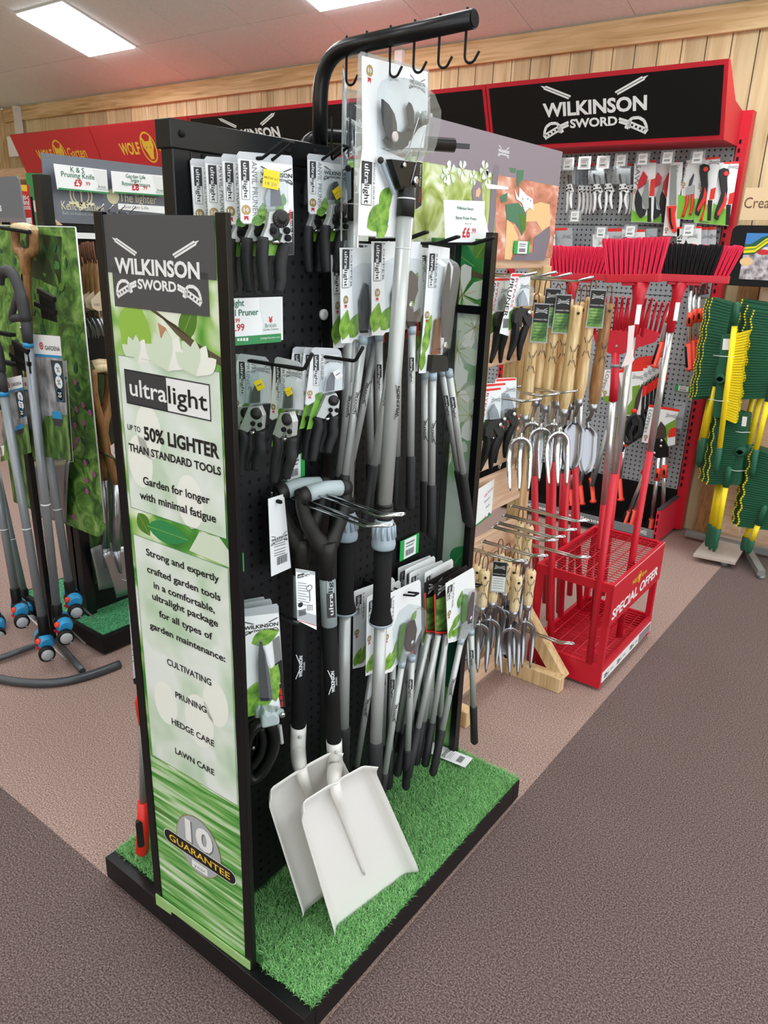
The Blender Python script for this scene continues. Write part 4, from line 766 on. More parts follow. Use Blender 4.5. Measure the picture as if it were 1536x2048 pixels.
b = MB('bladelight'); b.prism(fr, [q(*p) for p in ((325, 660), (350, 720), (395, 950), (428, 1205), (395, 1215), (388, 1150))], .004, .008); b.build('counter_blade', GS)
shell(fr, [q(*p) for p in ((270, 1200), (260, 620), (330, 600), (420, 900), (440, 1200))], .016).build('blister', GS)
c = q(385, 1345); b = MB('griplight'); vs = [(c[0]-.019, c[1]-.018), (c[0]+.019, c[1]-.016), (c[0]+.018, c[1]+.006), (c[0]+.006, c[1]+.018), (c[0]-.004, c[1]+.014), (c[0]-.012, c[1]+.024), (c[0]-.019, c[1]+.010)]; b.prism(fr, vs, .0, .032); b.build('hub', GS, bevel=.006)
b = MB('griplight'); b.bar(fr.p(*q(450, 1280), .02), fr.p(*q(515, 1300), .02), .010); b.m('chrome').lathe(fr.p(*q(505, 1305), .02), fr.n, [(0, .006), (.01, .006), (.012, .003)], 10); b.m('silver').bar(fr.p(*q(485, 1430), .02), fr.p(*q(508, 1615), .02), .006); b.build('lock_lever', GS)
b = MB('blackgloss'); P = [(330, 1420), (400, 1440), (440, 1560), (420, 1720), (330, 1900), (240, 1990), (170, 1960), (150, 1800), (170, 1600), (240, 1470), (330, 1420)]; b.tube(smoothpts([fr.p(*q(*p), .012) for p in P]), .0125, 10, flat=1.2); b.m('chrome').lathe(fr.p(*q(215, 1645), .024), fr.n, [(0, .004), (.003, .003)], 8)
b.m('blackgloss').tube(smoothpts([fr.p(*q(*p), .012) for p in ((300, 1460), (330, 1600), (300, 1760), (200, 1900))]), .009, 8); b.build('handle', GS)
for i, (dx, dy, X) in enumerate(((-13, -10, -1.0), (-26, -14, -1.02))): dup(GS, onx(518+dx, 1228+dy, X), (0, 0, .02*(i+1)), 'carded grass shears with black loop handle, %s behind the banner' % ['middle one', 'rear one'][i])
A = onx(495, 1225, PX); hook_pair('display_hook', 'black looped prong through the grass shears pack', (PX, A.y+.04, A.z), (xat(602, A.y+.04, A.z-.02), A.y+.04, A.z-.012), .018, lift=.01)
# ---- price plate, tickets, tags
o = onx(455, 594, PX+.012); fr = Fr(o, (.1, 1, 0), ZU); z1 = lambda x, y: (440+.20833*x, 280+.20833*y); q = lambda x, y: fr.q(*z1(x, y))
t = thing('price_sign', 'white price sign for pruners with green bottom strip, behind the banner post', 'price sign', o)
x1, y1 = q(600, 1505); x2, y0 = q(600, 1920); W0 = x1-.215
b = MB('white'); b.prism(fr, [(W0, y0-.004), (x1, y0), (x1, y1), (W0, y1)], -.003, 0); b.m('offwhite').poly(fr, [q(380, 1515), (x1-.004, y1-.003), (x1-.004, y0+.012), q(400, 1885), q(415, 1750), q(385, 1640)], .0003)
b.m('green').rect(fr, W0, y0-.003, x1-.005, y0+.0125, .0004)
b.m('greytext'); b.m('greentext').text(fr, 'Ultra-Light', *q(232, 1592), None, .0115, 'r', .012, .0006); b.text(fr, 'Anvil Pruner', *q(368, 1678), None, .0115, 'r', .012, .0006)
b.m('redtext').text(fr, 'Was £19.99', *q(190, 1752), None, .0075, 'r', .01, .0006); b.text(fr, '£14', *q(140, 1890), None, .0175, 'r', .035, .0006); b.text(fr, '.99', *q(145, 1835), None, .0125, 'l', .02, .0006)
b.text(fr, '¥', *q(485, 1752), .010, .010, 'c', .05, .0006); b.m('greentext').text(fr, 'British', *q(485, 1798), None, .0075, 'c', .0, .0006); b.text(fr, 'Garden Centres', *q(487, 1826), .036, None, 'c', .0, .0006, res=2)
b.m('white'); b.text(fr, 'f', *q(180, 1928), None, .004, d=.0008); [b.rect(fr, *q(165+28*k, 1930), q(165+28*k, 1930)[0]+.0045, q(165, 1930)[1]+.0045, .0007) for k in range(4)]; b.text(fr, 'britishgardencentres.com', *q(480, 1906), .045, .004, 'c', d=.0008, res=1)
b.build('plate', t)
def ticket(name, label, fr, x0, y0, x1, y1, side='both', g='shelf edge tickets'):
    b = MB('tagreen'); b.prism(fr, [(x0, y0), (x1, y0), (x1, y1), (x0, y1)], 0, .002); w = x1-x0; h = y1-y0
    a, c = (x0+w*.2, x1-w*.16) if side == 'both' else (x0, x1-w*.25); b.m('white').rect(fr, a, y0+h*.02, c, y1-h*.02, .0024)
    b.m('greytext').rect(fr, a+w*.08, y0+h*.72, c-w*.1, y0+h*.80, .0027); b.rect(fr, a+w*.08, y0+h*.58, c-w*.16, y0+h*.64, .0027); barcode(b, fr, a+w*.08, y0+h*.14, (c-a)*.7, h*.3, .0027)
    return tag(b.build(name), label, 'price ticket', g)
fr = Fr((PX+.01, 0, 0), (0, 1, 0), ZU); zc = lambda x, y: fr.q(500+.23438*x, 900+.23438*y)
x0, y1 = zc(1280, 790); x1, y0 = zc(1432, 860); ticket('price_ticket', 'small green and white price ticket on the pegboard above the low loppers', fr, x0, y0-.004, x1, y1+.003)
x0, y1 = zc(310, 60); x1, y0 = zc(462, 220); ticket('price_ticket', 'green edged price ticket behind the lower pruner handles', fr, x0, y0, x1, y1, 'right')
x0, y1 = fr.q(478, 1108); x1, y0 = fr.q(487, 1142); b = MB('tagreen'); b.prism(fr, [(x0-.02, y0), (x1, y0), (x1, y1), (x0-.02, y1)], 0, .002); tag(b.build('price_ticket'), 'green ticket end showing beside the banner post', 'price ticket', 'shelf edge tickets')
fr = Fr((-1.0, 0, 0), (0, 1, 0), ZU); P = [zc_ for zc_ in [fr.q(500+.23438*x, 900+.23438*y) for x, y in ((155, 418), (290, 375), (350, 1005), (182, 1080))]]
o = fr.p(*P[0]); t = thing('information_card', 'white information card with barcode hanging behind the shovel grips', 'information card', o); b = MB('paper'); b.prism(fr, P, -.001, 0)
qq = lambda x, y: fr.q(500+.23438*x, 900+.23438*y); x, y = qq(262, 745); swords(b, fr, x-.004, y, .045, 'headblack', .0004); b.m('greytext')
for k, yy in enumerate((810, 830, 860, 885, 905)): b.line(fr, qq(205, yy), qq(300, yy-30), .0018, .0004)
x, y = qq(230, 985); barcode(b, fr, x, y, .03, .018, .0004); b.build('sheet', t); b = MB('blackmatte'); w = fr.p(*qq(230, 435)); b.bar((PX+.002, w.y, w.z), w+V((.012, 0, 0)), .006); b.build('peg', t)
# tied care tag on the front shovel
sh = [o for o in bpy.data.objects if o.name == 'shovel'][0]
fr = Fr((-.925, 0, 0), V((.35, 1, 0)), ZU); q4 = lambda x, y: fr.q(500+.23438*x, 900+.23438*y)
b = MB('paper'); b.prism(fr, [q4(*p) for p in ((390, 1012), (555, 1040), (568, 1535), (405, 1455))], -.0008, 0); b.m('cardgrey').poly(fr, [q4(*p) for p in ((391, 1012), (555, 1040), (556, 1068), (391, 1038))], .0003); b.poly(fr, [q4(*p) for p in ((402, 1360), (563, 1410), (567, 1500), (405, 1440))], .0003)
x0, y0 = q4(405, 1095); b.m('greytext'); ultra(b, fr, x0, y0, .02, .006, .0005); b.m('greytext')
for k in range(9): b.line(fr, q4(405, 1130+22*k), q4(480+25*(k % 2), 1140+23*k), .0009, .0005)
b.line(fr, q4(507, 1190), q4(510, 1290), .0016, .0005); b.ring(fr, *q4(505, 1175), .005, .0012, .0005, 12)
for k in range(4): b.line(fr, q4(488+14*k, 1320), q4(490+14*k, 1370), .0009, .0005)
b.line(fr, q4(488, 1320), q4(532, 1328), .0009, .0005); b.m('headblack').disc(fr, *q4(430, 1320), .004, .0005); x, y = q4(415, 1420); barcode(b, fr, x, y, .012, .010, .0005); b.m('redtext').line(fr, q4(405, 1450), q4(566, 1500), .0008, .0005); b.build('care_tag', sh)
# fallen tag on the turf
zt = .096; fr = Fr(onz(850, 1502, zt), onz(930, 1535, zt)-onz(850, 1502, zt), onz(866, 1484, zt)-onz(850, 1502, zt)); L1 = (onz(930, 1535, zt)-fr.o).length; L2 = (onz(866, 1484, zt)-fr.o).length
fr = Fr(fr.o, fr.u, (fr.v-fr.u*fr.v.dot(fr.u))); b = MB('paper'); b.prism(fr, [(0, 0), (L1, 0), (L1, L2), (0, L2)], -.001, .0)
swords(b, fr.sub(L1*.40, L2*.5, 0, PI/2), 0, 0, L2*.8, 'headblack', .0004); b.m('greytext'); [b.line(fr, (L1*.52+.005*k, L2*.15), (L1*.52+.005*k, L2*.8), .0012, .0004) for k in range(3)]
b.m('greytext'); barcode(b, fr.sub(L1*.86, L2*.2, 0, PI/2), 0, 0, L2*.6, .018, .0004); tag(b.build('paper_tag'), 'white printed tag lying on the artificial grass', 'paper tag')
# red gripped lopper on the hidden left face of the stand, in front of the rear turf
e = onz(285, 1708, .10); t = thing('lopper', 'red and black gripped lopper hanging left of the banner', 'lopper', e); up = lambda px, py: onpl(px, py, e, V((e.x, e.y, 0)))
j, tp, cd1, cd0 = up(288, 1606), up(287, 1440), up(282, 1410), up(270, 1210)
b = MB('silverdark'); b.cyl(j, tp, .0105); b.build('tube', t); b = MB('brightred'); b.tube([j+V((0, 0, .006)), j+(e-j)*.5, e+V((0, 0, .01)), e+V((.001, 0, 0))], [.014, .0155, .0165, .010], 14)
fr = Fr(up(287, 1660), V((-e.y, e.x, 0))*-1, ZU); b.m('headblack').prism(fr, rrect(-.017, -.037, -.001, .04, .006), .005, .0162); b.build('grip', t)
b = MB('brightred'); b.tube([tp-V((0, 0, .01)), tp+V((0, 0, .05)), tp+V((0, 0, .07))], [.012, .016, .010], 12); b.build('hinge_guard', t)
fr = Fr(up(273, 1368), V((-e.y, e.x, 0))*-1, ZU); P = [fr.q(*p) for p in ((257, 1212), (268, 1208), (300, 1220), (300, 1350), (283, 1370), (268, 1368))]; b = MB('paper'); b.prism(fr, P, -.001, 0); b.m('brightred').poly(fr, [fr.q(*p) for p in ((257, 1212), (268, 1208), (278, 1211), (278, 1218), (258, 1219))], .0004); b.m('headblack').poly(fr, [fr.q(*p) for p in ((266, 1358), (300, 1340), (300, 1350), (283, 1370), (268, 1368))], .0004); b.text(fr.sub(*fr.q(272, 1240), 0, 0), 'L', 0, 0, None, .014, bold=.03, d=.0006)
b.m('greytext'); [b.line(fr, fr.q(263+k*.3, 1262+12*k), fr.q(273+k*.3, 1264+12*k), .002, .0005) for k in range(6)]; x, y = fr.q(271, 1345); barcode(b, fr, x, y, .01, .02, .0005); badge(b, fr, *fr.q(273, 1312), .006, .0005); b.build('card', t)
# ================================================================ timber stand with wooden handled tools
TX = -1.15
ts = thing('timber_stand', 'pale timber slatted stand with picture header, behind the black pegboard stand', 'display stand', (TX, 2.2, 0))
def tb_(name, a, b_, mt='plankpink', par=None): m_ = MB(mt); m_.box(a, b_); return m_.build(name, par or ts, bevel=.003)
for y in (1.93, 2.38): tb_('post', (TX-.05, y, 0), (TX+.006, y+.062, 1.50), 'wood')
zq = lambda x, y: (940+.2441*x, 520+.2441*y)
for z0, z1 in ((1.492, 1.525), (1.20, 1.325), (.862, .965), (.70, .83), (.50, .62), (.02, .095)): tb_('slat', (TX-.02, 1.93, z0), (TX, 2.379 if z0 != 1.492 else 2.44, z1))
tb_('foot', (TX-.2, 2.335, 0), (-.895, 2.379, .062), 'wood'); m_ = MB('wood'); m_.bar((TX+.0, 2.40, .32), (-.915, 2.40, .03), .045, .05); m_.build('brace', ts, bevel=.002)
tb_('foot', (TX-.2, 1.93, 0), (TX+.1, 1.975, .062), 'wood')
# picture header
pf = Fr((TX+.014, 0, 0), (0, 1, 0), ZU); Q5 = lambda x, y: pf.q(880+.15625*x, 240+.15625*y)
b = MB('poster'); y0, y1 = 1.62, 2.415; b.box((TX+.008, y0, 1.525), (TX+.014, y1, 1.842)); b.m('mauve').poly(pf, [(y0, 1.842), (y1, 1.842), (y1, 1.742), (y0, 1.742)], .0008)
b.m('posterbrick').poly(pf, [Q5(720, 575), (y1, 1.742), (y1, 1.525), Q5(700, 1800)], .0006)
x, y = Q5(812, 400); swords(b, pf, x, y, .062, 'white', .0012)
pp = lambda mt, pts, d=.0012: b.m(mt).poly(pf, [Q5(*p) for p in pts], d)
pp('tagpurple', [(690, 570), (760, 580), (720, 900), (690, 1400), (600, 1800), (560, 1800), (620, 1300), (650, 900)])
pp('mauve', [(420, 1040), (400, 900), (470, 770), (530, 800), (540, 1040)], .0014); pp('skin', [(450, 980), (455, 900), (500, 860), (515, 920), (490, 990)], .0018); pp('white', [(580, 810), (870, 860), (870, 890), (590, 880)], .0018)
pp('mutedgreen', [(880, 610), (970, 620), (960, 680), (900, 670)]); pp('mutedgreen', [(980, 640), (1070, 640), (1060, 740), (990, 860), (975, 760)]); pp('mutedgreen', [(760, 980), (860, 930), (850, 1040), (780, 1060)], .0014)
pp('mutedgreen', [(830, 1080), (1000, 1060), (1100, 1200), (1090, 1400), (1040, 1480), (1000, 1380), (940, 1310), (850, 1280)], .0016); pp('leafdark', [(1010, 1200), (1090, 1220), (1085, 1400), (1040, 1470)], .0020)
pp('glove', [(1080, 1300), (1110, 1160), (1190, 1080), (1280, 1050), (1400, 1080), (1405, 1350), (1300, 1420), (1230, 1300)], .0014); pp('glove', [(850, 1270), (930, 1340), (1000, 1500), (900, 1790), (820, 1780)], .0014)
pp('tagpurple', [(1200, 1500), (1400, 1360), (1405, 1500), (1330, 1800), (900, 1800), (1000, 1680), (1180, 1700)], .0018)
pp('white', [(945, 880), (1000, 1000), (1010, 860), (1100, 960), (1180, 1010), (1190, 1160), (1140, 1120), (1080, 1180), (1040, 1060), (970, 1010)], .0022)
for p in ((1050, 1010), (1115, 1010), (1150, 1035), (1050, 1120)): b.m('headblack').disc(pf, *Q5(*p), .0025, .0026, 10)
for p, r in (((120, 680), .03), ((280, 640), .025), ((560, 640), .025), ((600, 740), .022), ((60, 700), .02), ((420, 740), .02)): petals(b, pf, *Q5(*p), r, 5, p[0], .0016)
b.build('picture_header', ts)
# price cards in front of it
fr = Fr(onx(888, 400, -1.02), (.10, 1, 0), ZU); q = lambda x, y: fr.q(880+.15625*x, 240+.15625*y)
b = MB('white'); b.prism(fr, [q(*p) for p in ((45, 1020), (575, 1040), (570, 1200), (630, 1480), (640, 1600), (70, 1600))], -.001, 0); b.m('greentext').text(fr, 'Wilkinson Sword', *q(320, 1150), .066, None, bold=.01, d=.0005); b.text(fr, 'Bypass Pruner Promo', *q(335, 1275), .082, None, bold=.01, d=.0005); b.m('greytext').text(fr, 'RRP £10.99', *q(360, 1340), .026, None, d=.0005, res=1)
b.m('redtext').text(fr, '£6', *q(330, 1500), None, .022, bold=.03, d=.0005); b.text(fr, '.99', *q(425, 1450), None, .012, bold=.01, d=.0005); tag(b.build('price_card'), 'curled white price card for pruners in front of the picture header', 'price card')
fr = Fr(onx(1030, 482, TX+.02), (0, 1, 0), ZU); q = lambda x, y: fr.q(880+.15625*x, 240+.15625*y); x0, y1 = q(955, 1545); x1, y0 = q(1130, 1715); ticket('price_ticket', 'green edged price ticket at the foot of the picture header', fr, x0, y0, x1, y1)
fr = Fr(onx(968, 1000, TX+.03), (0, 1, 0), ZU); x1, y1 = fr.q(988, 958); x0, y0 = fr.q(925, 1066); b = MB('white'); b.prism(fr, [(x0, y0-.012), (x1, y0+.014), (x1, y1), (x0, y1-.02)], 0, .0015); b.m('green').poly(fr, [(x0, y0-.012), (x1, y0+.014), (x1, y0+.021), (x0, y0-.005)], .002)
b.m('redtext').text(fr, 'Gift Promo', x1-.002, y1-.030, .06, None, 'r', ang=.35, d=.002); b.m('greentext').text(fr, 'Trowel /', x1-.018, y1-.058, .04, None, 'r', ang=.33, d=.002); b.text(fr, 'Fork', x1-.017, y1-.085, .024, None, 'r', ang=.33, d=.002); b.m('redtext').text(fr, '£7.99', x1-.035, y1-.125, .03, None, 'r', ang=.3, d=.002); barcode(b, fr, x1-.025, y1-.12, .014, .008, .002); tag(b.build('price_card'), 'white trowel and fork price card on the timber stand by the wing post', 'price card')
# wire prongs
def wire(tip, xt, Lr, lab, w=.016, lift=.014, x0=TX+.013): 
    a = onx(tip[0], tip[1], xt); root = V((x0, a.y, a.z-lift)); k = V((xt-.05, a.y, a.z-lift)); b = MB('chrome'); r = .0032
    for s in (-w/2, w/2): b.tube([root+V((0, s, 0)), k+V((0, s, 0)), a+V((0, s*.8, 0))], r, 7)
    b.tube([a-V((0, w*.4, 0)), a+V((0, w*.4, 0))], r, 7); b.tube([root-V((-.002, w, 0)), root+V((.002, w, 0))], .003, 6); return tag(b.build('wire_prong'), lab, 'display hook', 'wire prongs on the timber stand')
for tip, xt, lb in (((1073, 545), -.985, 'chrome wire prong of the top row, nearest the wing post'), ((1112, 544), -.945, 'chrome wire prong of the top row, second from the wing post'), ((1142, 547), -.915, 'chrome wire prong of the top row, third from the wing post'), ((1186, 554), -.88, 'chrome wire prong of the top row, nearest the brooms'),
    ((1155, 781), -.89, 'chrome wire prong below the handles, longest of the middle row'), ((1118, 787), -.905, 'chrome wire prong below the handles, middle of the middle row'), ((1082, 798), -.92, 'chrome wire prong below the handles, shortest of the middle row'),
    ((1178, 1041), -.85, 'chrome wire prong of the lower rows reaching over the red rack'), ((1153, 1059), -.87, 'chrome wire prong of the lower rows, second from the top'), ((1130, 1073), -.89, 'chrome wire prong of the lower rows, third from the top'), ((1115, 1080), -.90, 'chrome wire prong of the lower rows, fourth from the top'),
    ((1095, 1111), -.90, 'chrome wire prong with leather cords, middle of the lower rows'), ((1052, 1121), -.91, 'chrome wire prong with leather cords, nearest the pegboard stand'), ((1180, 1114), -.85, 'single chrome wire prong over the red rack top'), ((1148, 1287), -.87, 'bare chrome wire prong lowest on the timber stand')):
    wire(tip, xt, 0, lb)
# hand tools: leather loop, wooden handle, steel head
def hand_tool(kind, hl, hmat, tagc, seg):
    t = thing('hand_fork' if kind == 'fork' else 'hand_trowel', '', 'hand tool', (0, 0, 0), None, False); s = hl/.33
    b = MB('leather'); b.tube(smoothpts([(-.004, .010, -.045), (-.008, .004, -.02), (-.006, 0, .010), (.004, 0, .014), (.008, -.003, -.01), (.003, -.010, -.045)]), .0018, 6); b.build('cord', t)
    top = -.035; b = MB(hmat); r = .0205 if hl > .2 else .0185
    prof = [(0, .35), (.004, .7), (.014, .93), (.05, .93), (.2, .88), (.45, .86), (.65, .97), (.8, 1.0), (.9, .85), (.965, .62), (1, .58)] if hl > .2 else [(0, .4), (.02, .78), (.08, 1), (.3, .98), (.55, .88), (.75, .95), (.88, .92), (.96, .7), (1, .62)]
    b.lathe((0, 0, top), (0, 0, -1), [(d*hl, k*r) for d, k in prof], 14); b.m('headblack')
    ft = Fr((.0, -r*.93, top-hl*.45), (0, 0, -1), (1, 0, 0)); b.text(ft, 'WILKINSON', 0, -.003, .04, .006, d=.0006, res=1); b.line(ft, (-.035, .012), (-.012, .004), .002, .0006); b.line(ft, (.035, .012), (.012, .004), .002, .0006); b.line(ft, (.03, -.012), (.012, -.005), .002, .0006); b.line(ft, (-.03, -.012), (-.012, -.005), .002, .0006)
    b.cyl((0, -.006, top-.022), (0, -.0215, top-.022), .0045, n=8); b.build('handle', t)
    zb = top-hl; b = MB('steel'); b.lathe((0, 0, zb+.014), (0, 0, -1), [(0, .0155), (.024, .0135), (.026, .008)], 12); b.build('ferrule', t)
    b = MB('chrome' if kind == 'fork' and seg == 0 else 'bladesteel'); b.smooth = True
    neck = smoothpts([(0, 0, zb), (0, .004, zb-.025), (0, .022, zb-.05), (0, .010, zb-.075)]); b.tube(neck, .0065, 8)
    if kind == 'fork':
        zs = zb-.068
        for sx in (-1, 0, 1):
            P = smoothpts([(0, .012, zs), (sx*.026, .014, zs-.018), (sx*.034, .010, zs-.06), (sx*.032, -.012, zs-.115), (sx*.029, -.034, zs-.165)], 4)
            b.tube(P, [.0085]*4+[.0095]*5+[.0085]*4+[.0075, .006, .0045, .002], 8, flat=.45, side=(1, 0, 0))
    else:
        zs = zb-.066; N = 12; M_ = 6; vs = []; fs = []
        for i in range(N+1):
            u = i/N; w = .034*min(1, (.25+u*5))*(1 if u < .55 else max(0, 1-((u-.55)/.45)**2)**.5)
            for j in range(M_+1): a = j/M_*2-1; vs.append((a*w, .012-.030*u-.0+.013*(1-a*a), zs-.16*u))
        for i in range(N):
            for j in range(M_): k = i*(M_+1)+j; fs.append((k, k+1, k+M_+2, k+M_+1))
        b.add(vs, fs)
    h = b.build('head', t)
    if kind == 'trowel': so = h.modifiers.new('thickness', 'SOLIDIFY'); so.thickness = .002
    if tagc:
        f2 = Fr((.012, -.026, -.01), (1, -.15, 0), ZU); b = MB('cardgrey'); w_, h_ = .052, .115; b.prism(f2, [(-w_/2, -h_), (w_/2, -h_), (w_/2-.003, 0), (-w_/2+.003, 0)], -.0006, 0); b.m('headblack').rect(f2, -w_/2+.004, -h_*.48, w_/2-.004, -.003, .0004)
        swords(b, f2, 0, -.020, .034, 'white', .0008, .02); b.m('white').text(f2, 'STAINLESS STEEL', 0, -h_*.42, .04, None, d=.0008, res=1)
        b.m('foliage' if tagc == 'green' else 'paper').rect(f2, -w_/2+.004, -h_+.004, w_/2-.004, -h_*.48, .0004); b.m('greytext' if tagc != 'green' else 'bindgreen')
        for k in range(5): b.line(f2, (-.018, -h_*.55-.009*k), (.016, -h_*.55-.009*k), .0016, .0008)
        b.build('swing_tag', t)
    return t
FK = hand_tool('fork', .33, 'woodhandle', None, 0); FT = hand_tool('fork', .33, 'woodhandle', 'green', 0); TR = hand_tool('trowel', .33, 'woodhandle', None, 0); TB = hand_tool('trowel', .33, 'woodbrown', None, 0); TT = hand_tool('trowel', .33, 'woodhandle', 'green', 0)
FS = hand_tool('fork', .15, 'woodpale', None, 1); FG = hand_tool('fork', .15, 'woodpale', 'grey', 1); TS_ = hand_tool('trowel', .15, 'woodpale', None, 1)
GA = 'long wooden handled hand tools on the top prongs'; GB = 'short wooden handled hand tools on the lower prongs'
def hang(proto, px, py, Y, yaw, label, g, rx=0):
    a = ony(px, py, Y); place(proto, (a.x, a.y, a.z+.035), (math.radians(rx), 0, math.radians(yaw)), label, g)
for pr, px, py, Y, yw, lb in ((FT, 1071, 622, 2.13, 40, 'long wooden handled fork with green tag, leftmost in the front row of handles'), (FK, 1073, 586, 2.20, 25, 'long wooden handled fork behind the leftmost tagged fork'), (FT, 1094, 592, 2.19, 38, 'long wooden handled fork with dark and green tag, upper of the pair of tags'),
    (FT, 1114, 604, 2.20, 42, 'long wooden handled fork with dark and green tag, lower of the pair of tags'), (FK, 1136, 600, 2.27, 30, 'long wooden handled fork between the tagged forks and the fork with knotted cord'), (FK, 1154, 610, 2.21, 45, 'long wooden handled fork with shiny tines in the middle, cord knotted through its end'),
    (TR, 1166, 604, 2.31, 30, 'long wooden handled trowel just right of the shiny fork'), (TT, 1184, 594, 2.30, 36, 'long wooden handled trowel with glossy green tag reflecting the light'), (TB, 1216, 606, 2.34, 48, 'long brown wooden handled trowel, rightmost beside the red rake'),
    (FK, 1030, 596, 2.24, 20, 'long wooden handled fork, handle half hidden behind the carded pruners'), (FK, 1046, 600, 2.27, 15, 'long wooden handled fork in the rear row left of the tags')): hang(pr, px, py, Y, yw, lb, GA, 2)
for pr, px, py, Y, yw, lb in ((FS, 1036, 1150, 2.17, 45, 'short wooden handled fork, frontmost with its tines over the timber foot'), (FS, 1063, 1139, 2.26, 35, 'short wooden handled fork beside the red rack frame'), (FS, 970, 1139, 2.06, 40, 'short wooden handled fork in front beside the grey tag'), (FG, 991, 1130, 2.10, 35, 'short wooden handled fork with grey and white swing tag'),
    (TS_, 955, 1129, 2.06, 30, 'short wooden handled trowel nearest the pegboard stand wing'), (FS, 1000, 1105, 2.20, 25, 'short wooden handled fork behind the grey swing tag'), (FS, 1015, 1114, 2.22, 30, 'short wooden handled fork in the middle of the lower cluster'), (TS_, 1030, 1130, 2.25, 20, 'short wooden handled trowel behind the frontmost fork'),
    (FS, 1058, 1050, 2.31, 30, 'short wooden handled fork on the higher prong, right one of two'), (TS_, 1040, 1045, 2.30, 20, 'short wooden handled trowel on the higher prong, left one of two'), (FS, 960, 1112, 2.13, 20, 'short wooden handled fork at the back beside the wing post')): hang(pr, px, py, Y, yw, lb, GB, 2)
# black handled pruners in red topped packs
zb_ = lambda x, y: (960+.10417*x, 530+.10417*y)
o, fr = fr_at(zb_(780, 265), -1.03, -20); q = lambda x, y: fr.q(*zb_(x, y))
RP = thing('carded_pruner', 'black handled pruner in red topped pack at the top left of the timber stand', 'pruner', o, 'red topped pruner packs')
b = card(fr, zb_, [(600, 170), (630, 155), (960, 160), (968, 240), (940, 800), (640, 800), (560, 1370), (375, 1310), (500, 780)], mt='paper'); b.m('brightred').poly(fr, [q(*p) for p in ((612, 170), (950, 172), (955, 215), (605, 222))], .0005)
b.m('headblack').text(fr.sub(*q(590, 250), 0, -PI/2-.16), 'PRUNER', 0, 0, .105, .015, 'l', .01, .0006); b.m('redtext').text(fr.sub(*q(690, 250), 0, -PI/2-.16), 'BYPASS', 0, 0, .08, .009, 'l', 0, .0006); x, y = q(500, 1140); barcode(b, fr, x-.012, y-.01, .022, .026, .0006); b.m('leafdark').poly(fr, [q(*p) for p in ((560, 900), (650, 830), (640, 1200), (545, 1260))], .0005); x, y = q(860, 400); swords(b, fr, x, y, .034, 'greytext', .0006); b.build('card', RP)
b = MB('bladelight'); b.prism(fr, [q(*p) for p in ((790, 480), (850, 620), (890, 790), (700, 790), (690, 640))], .006, .010); b.build('blade', RP); shell(fr, [q(*p) for p in ((680, 800), (690, 560), (760, 440), (950, 380), (975, 420), (950, 800))], .018).build('blister', RP)
b = MB('headblack'); b.prism(fr, [q(*p) for p in ((660, 820), (760, 815), (880, 830), (925, 1000), (915, 1120), (840, 1180), (780, 1060), (740, 960), (720, 1180), (580, 1100), (590, 950))], .002, .018); b.m('chrome').lathe(fr.p(*q(850, 900), .018), fr.n, [(0, .007), (.004, .007), (.006, .003)], 12); b.m('brightred').prism(fr, [q(*p) for p in ((905, 930), (945, 940), (930, 1030))], .004, .016); b.m('chrome').ball(fr.p(*q(750, 1165), .012), .004, 8); b.build('pruner_head', RP, bevel=.001)
for P in (((640, 1080), (630, 1300), (580, 1550), (490, 1820)), ((860, 1130), (780, 1320), (720, 1550), (700, 1820))): b = MB('black'); b.tube(smoothpts([fr.p(*q(*p), .010) for p in P]), [.010, .011, .0115, .0125, .013, .013, .0125, .0115, .0105, .0095, .0085, .007, .005], 10, flat=.8); b.build('handle', RP)
dup(RP, onx(1003, 566, -1.09), (0, 0, .1), 'black handled pruner in red topped pack half hidden by the wing post')
dup(RP, onx(1012, 766, -1.045), (0, 0, -.15), 'black handled pruner in red topped pack on the middle row, right one'); dup(RP, onx(992, 776, -1.06), (0, 0, -.1), 'black handled pruner in red topped pack on the middle row, left one'); dup(RP, onx(983, 786, -1.03), (0, 0, .0), 'black handled pruner in red topped pack on the middle row, at the wing post')
# second printed board behind the pole pruners
YB2 = 2.02; bf2 = Fr((0, YB2, 0), (1, 0, 0), ZU); a = bf2.q(640, 243); c = bf2.q(884, 300); t = thing('printed_board', 'grey and green printed board behind the pole pruners, its text half hidden', 'printed board', (a[0], YB2, 0)); b = MB('bannerphoto'); b.box((a[0], YB2, .3), (c[0], YB2+.006, 1.80)); g1 = bf2.q(850, 312)[1]; b.m('mauve').rect(bf2, a[0], g1, c[0], 1.80, .0006); b.m('bannerpale').rect(bf2, a[0]+.03, 1.2, c[0]-.004, bf2.q(860, 330)[1], .0006)
x, y = bf2.q(770, 268); swords(b, bf2, (a[0]+c[0])/2, y, .26, 'white', .001); b.m('tagpurple').disc(bf2, *bf2.q(861, 326), .016, .001, 18); b.m('white').text(bf2, '10', *bf2.q(861, 328), .018, .014, d=.0014); b.m('tagpurple').rect(bf2, *bf2.q(848, 345), *bf2.q(873, 340), .0016); b.m('headblack')
for s, p, w in (('than standard', (880, 388), .13), ('garden tools', (879, 402), .11), ('in a package', (872, 415), .11)): x, y = bf2.q(*p); b.text(bf2, s, x, y, w, .017, 'r', .0, .001)
x0, y0 = bf2.q(838, 478); x1, y1 = bf2.q(876, 442); b.m('tagreen').rect(bf2, x0, y0, x1, y1, .001); b.m('white').rect(bf2, x0+.012, y0+.004, x1-.01, y1-.004, .0014); b.build('board', t)
b = MB('blackgloss'); b.box((a[0]-.012, YB2-.006, 0), (a[0], YB2+.014, 1.80)); b.build('post', t); b = MB('blackgloss'); b.box((c[0], YB2-.006, 0), (c[0]+.012, YB2+.014, 1.80)); b.build('post', t)
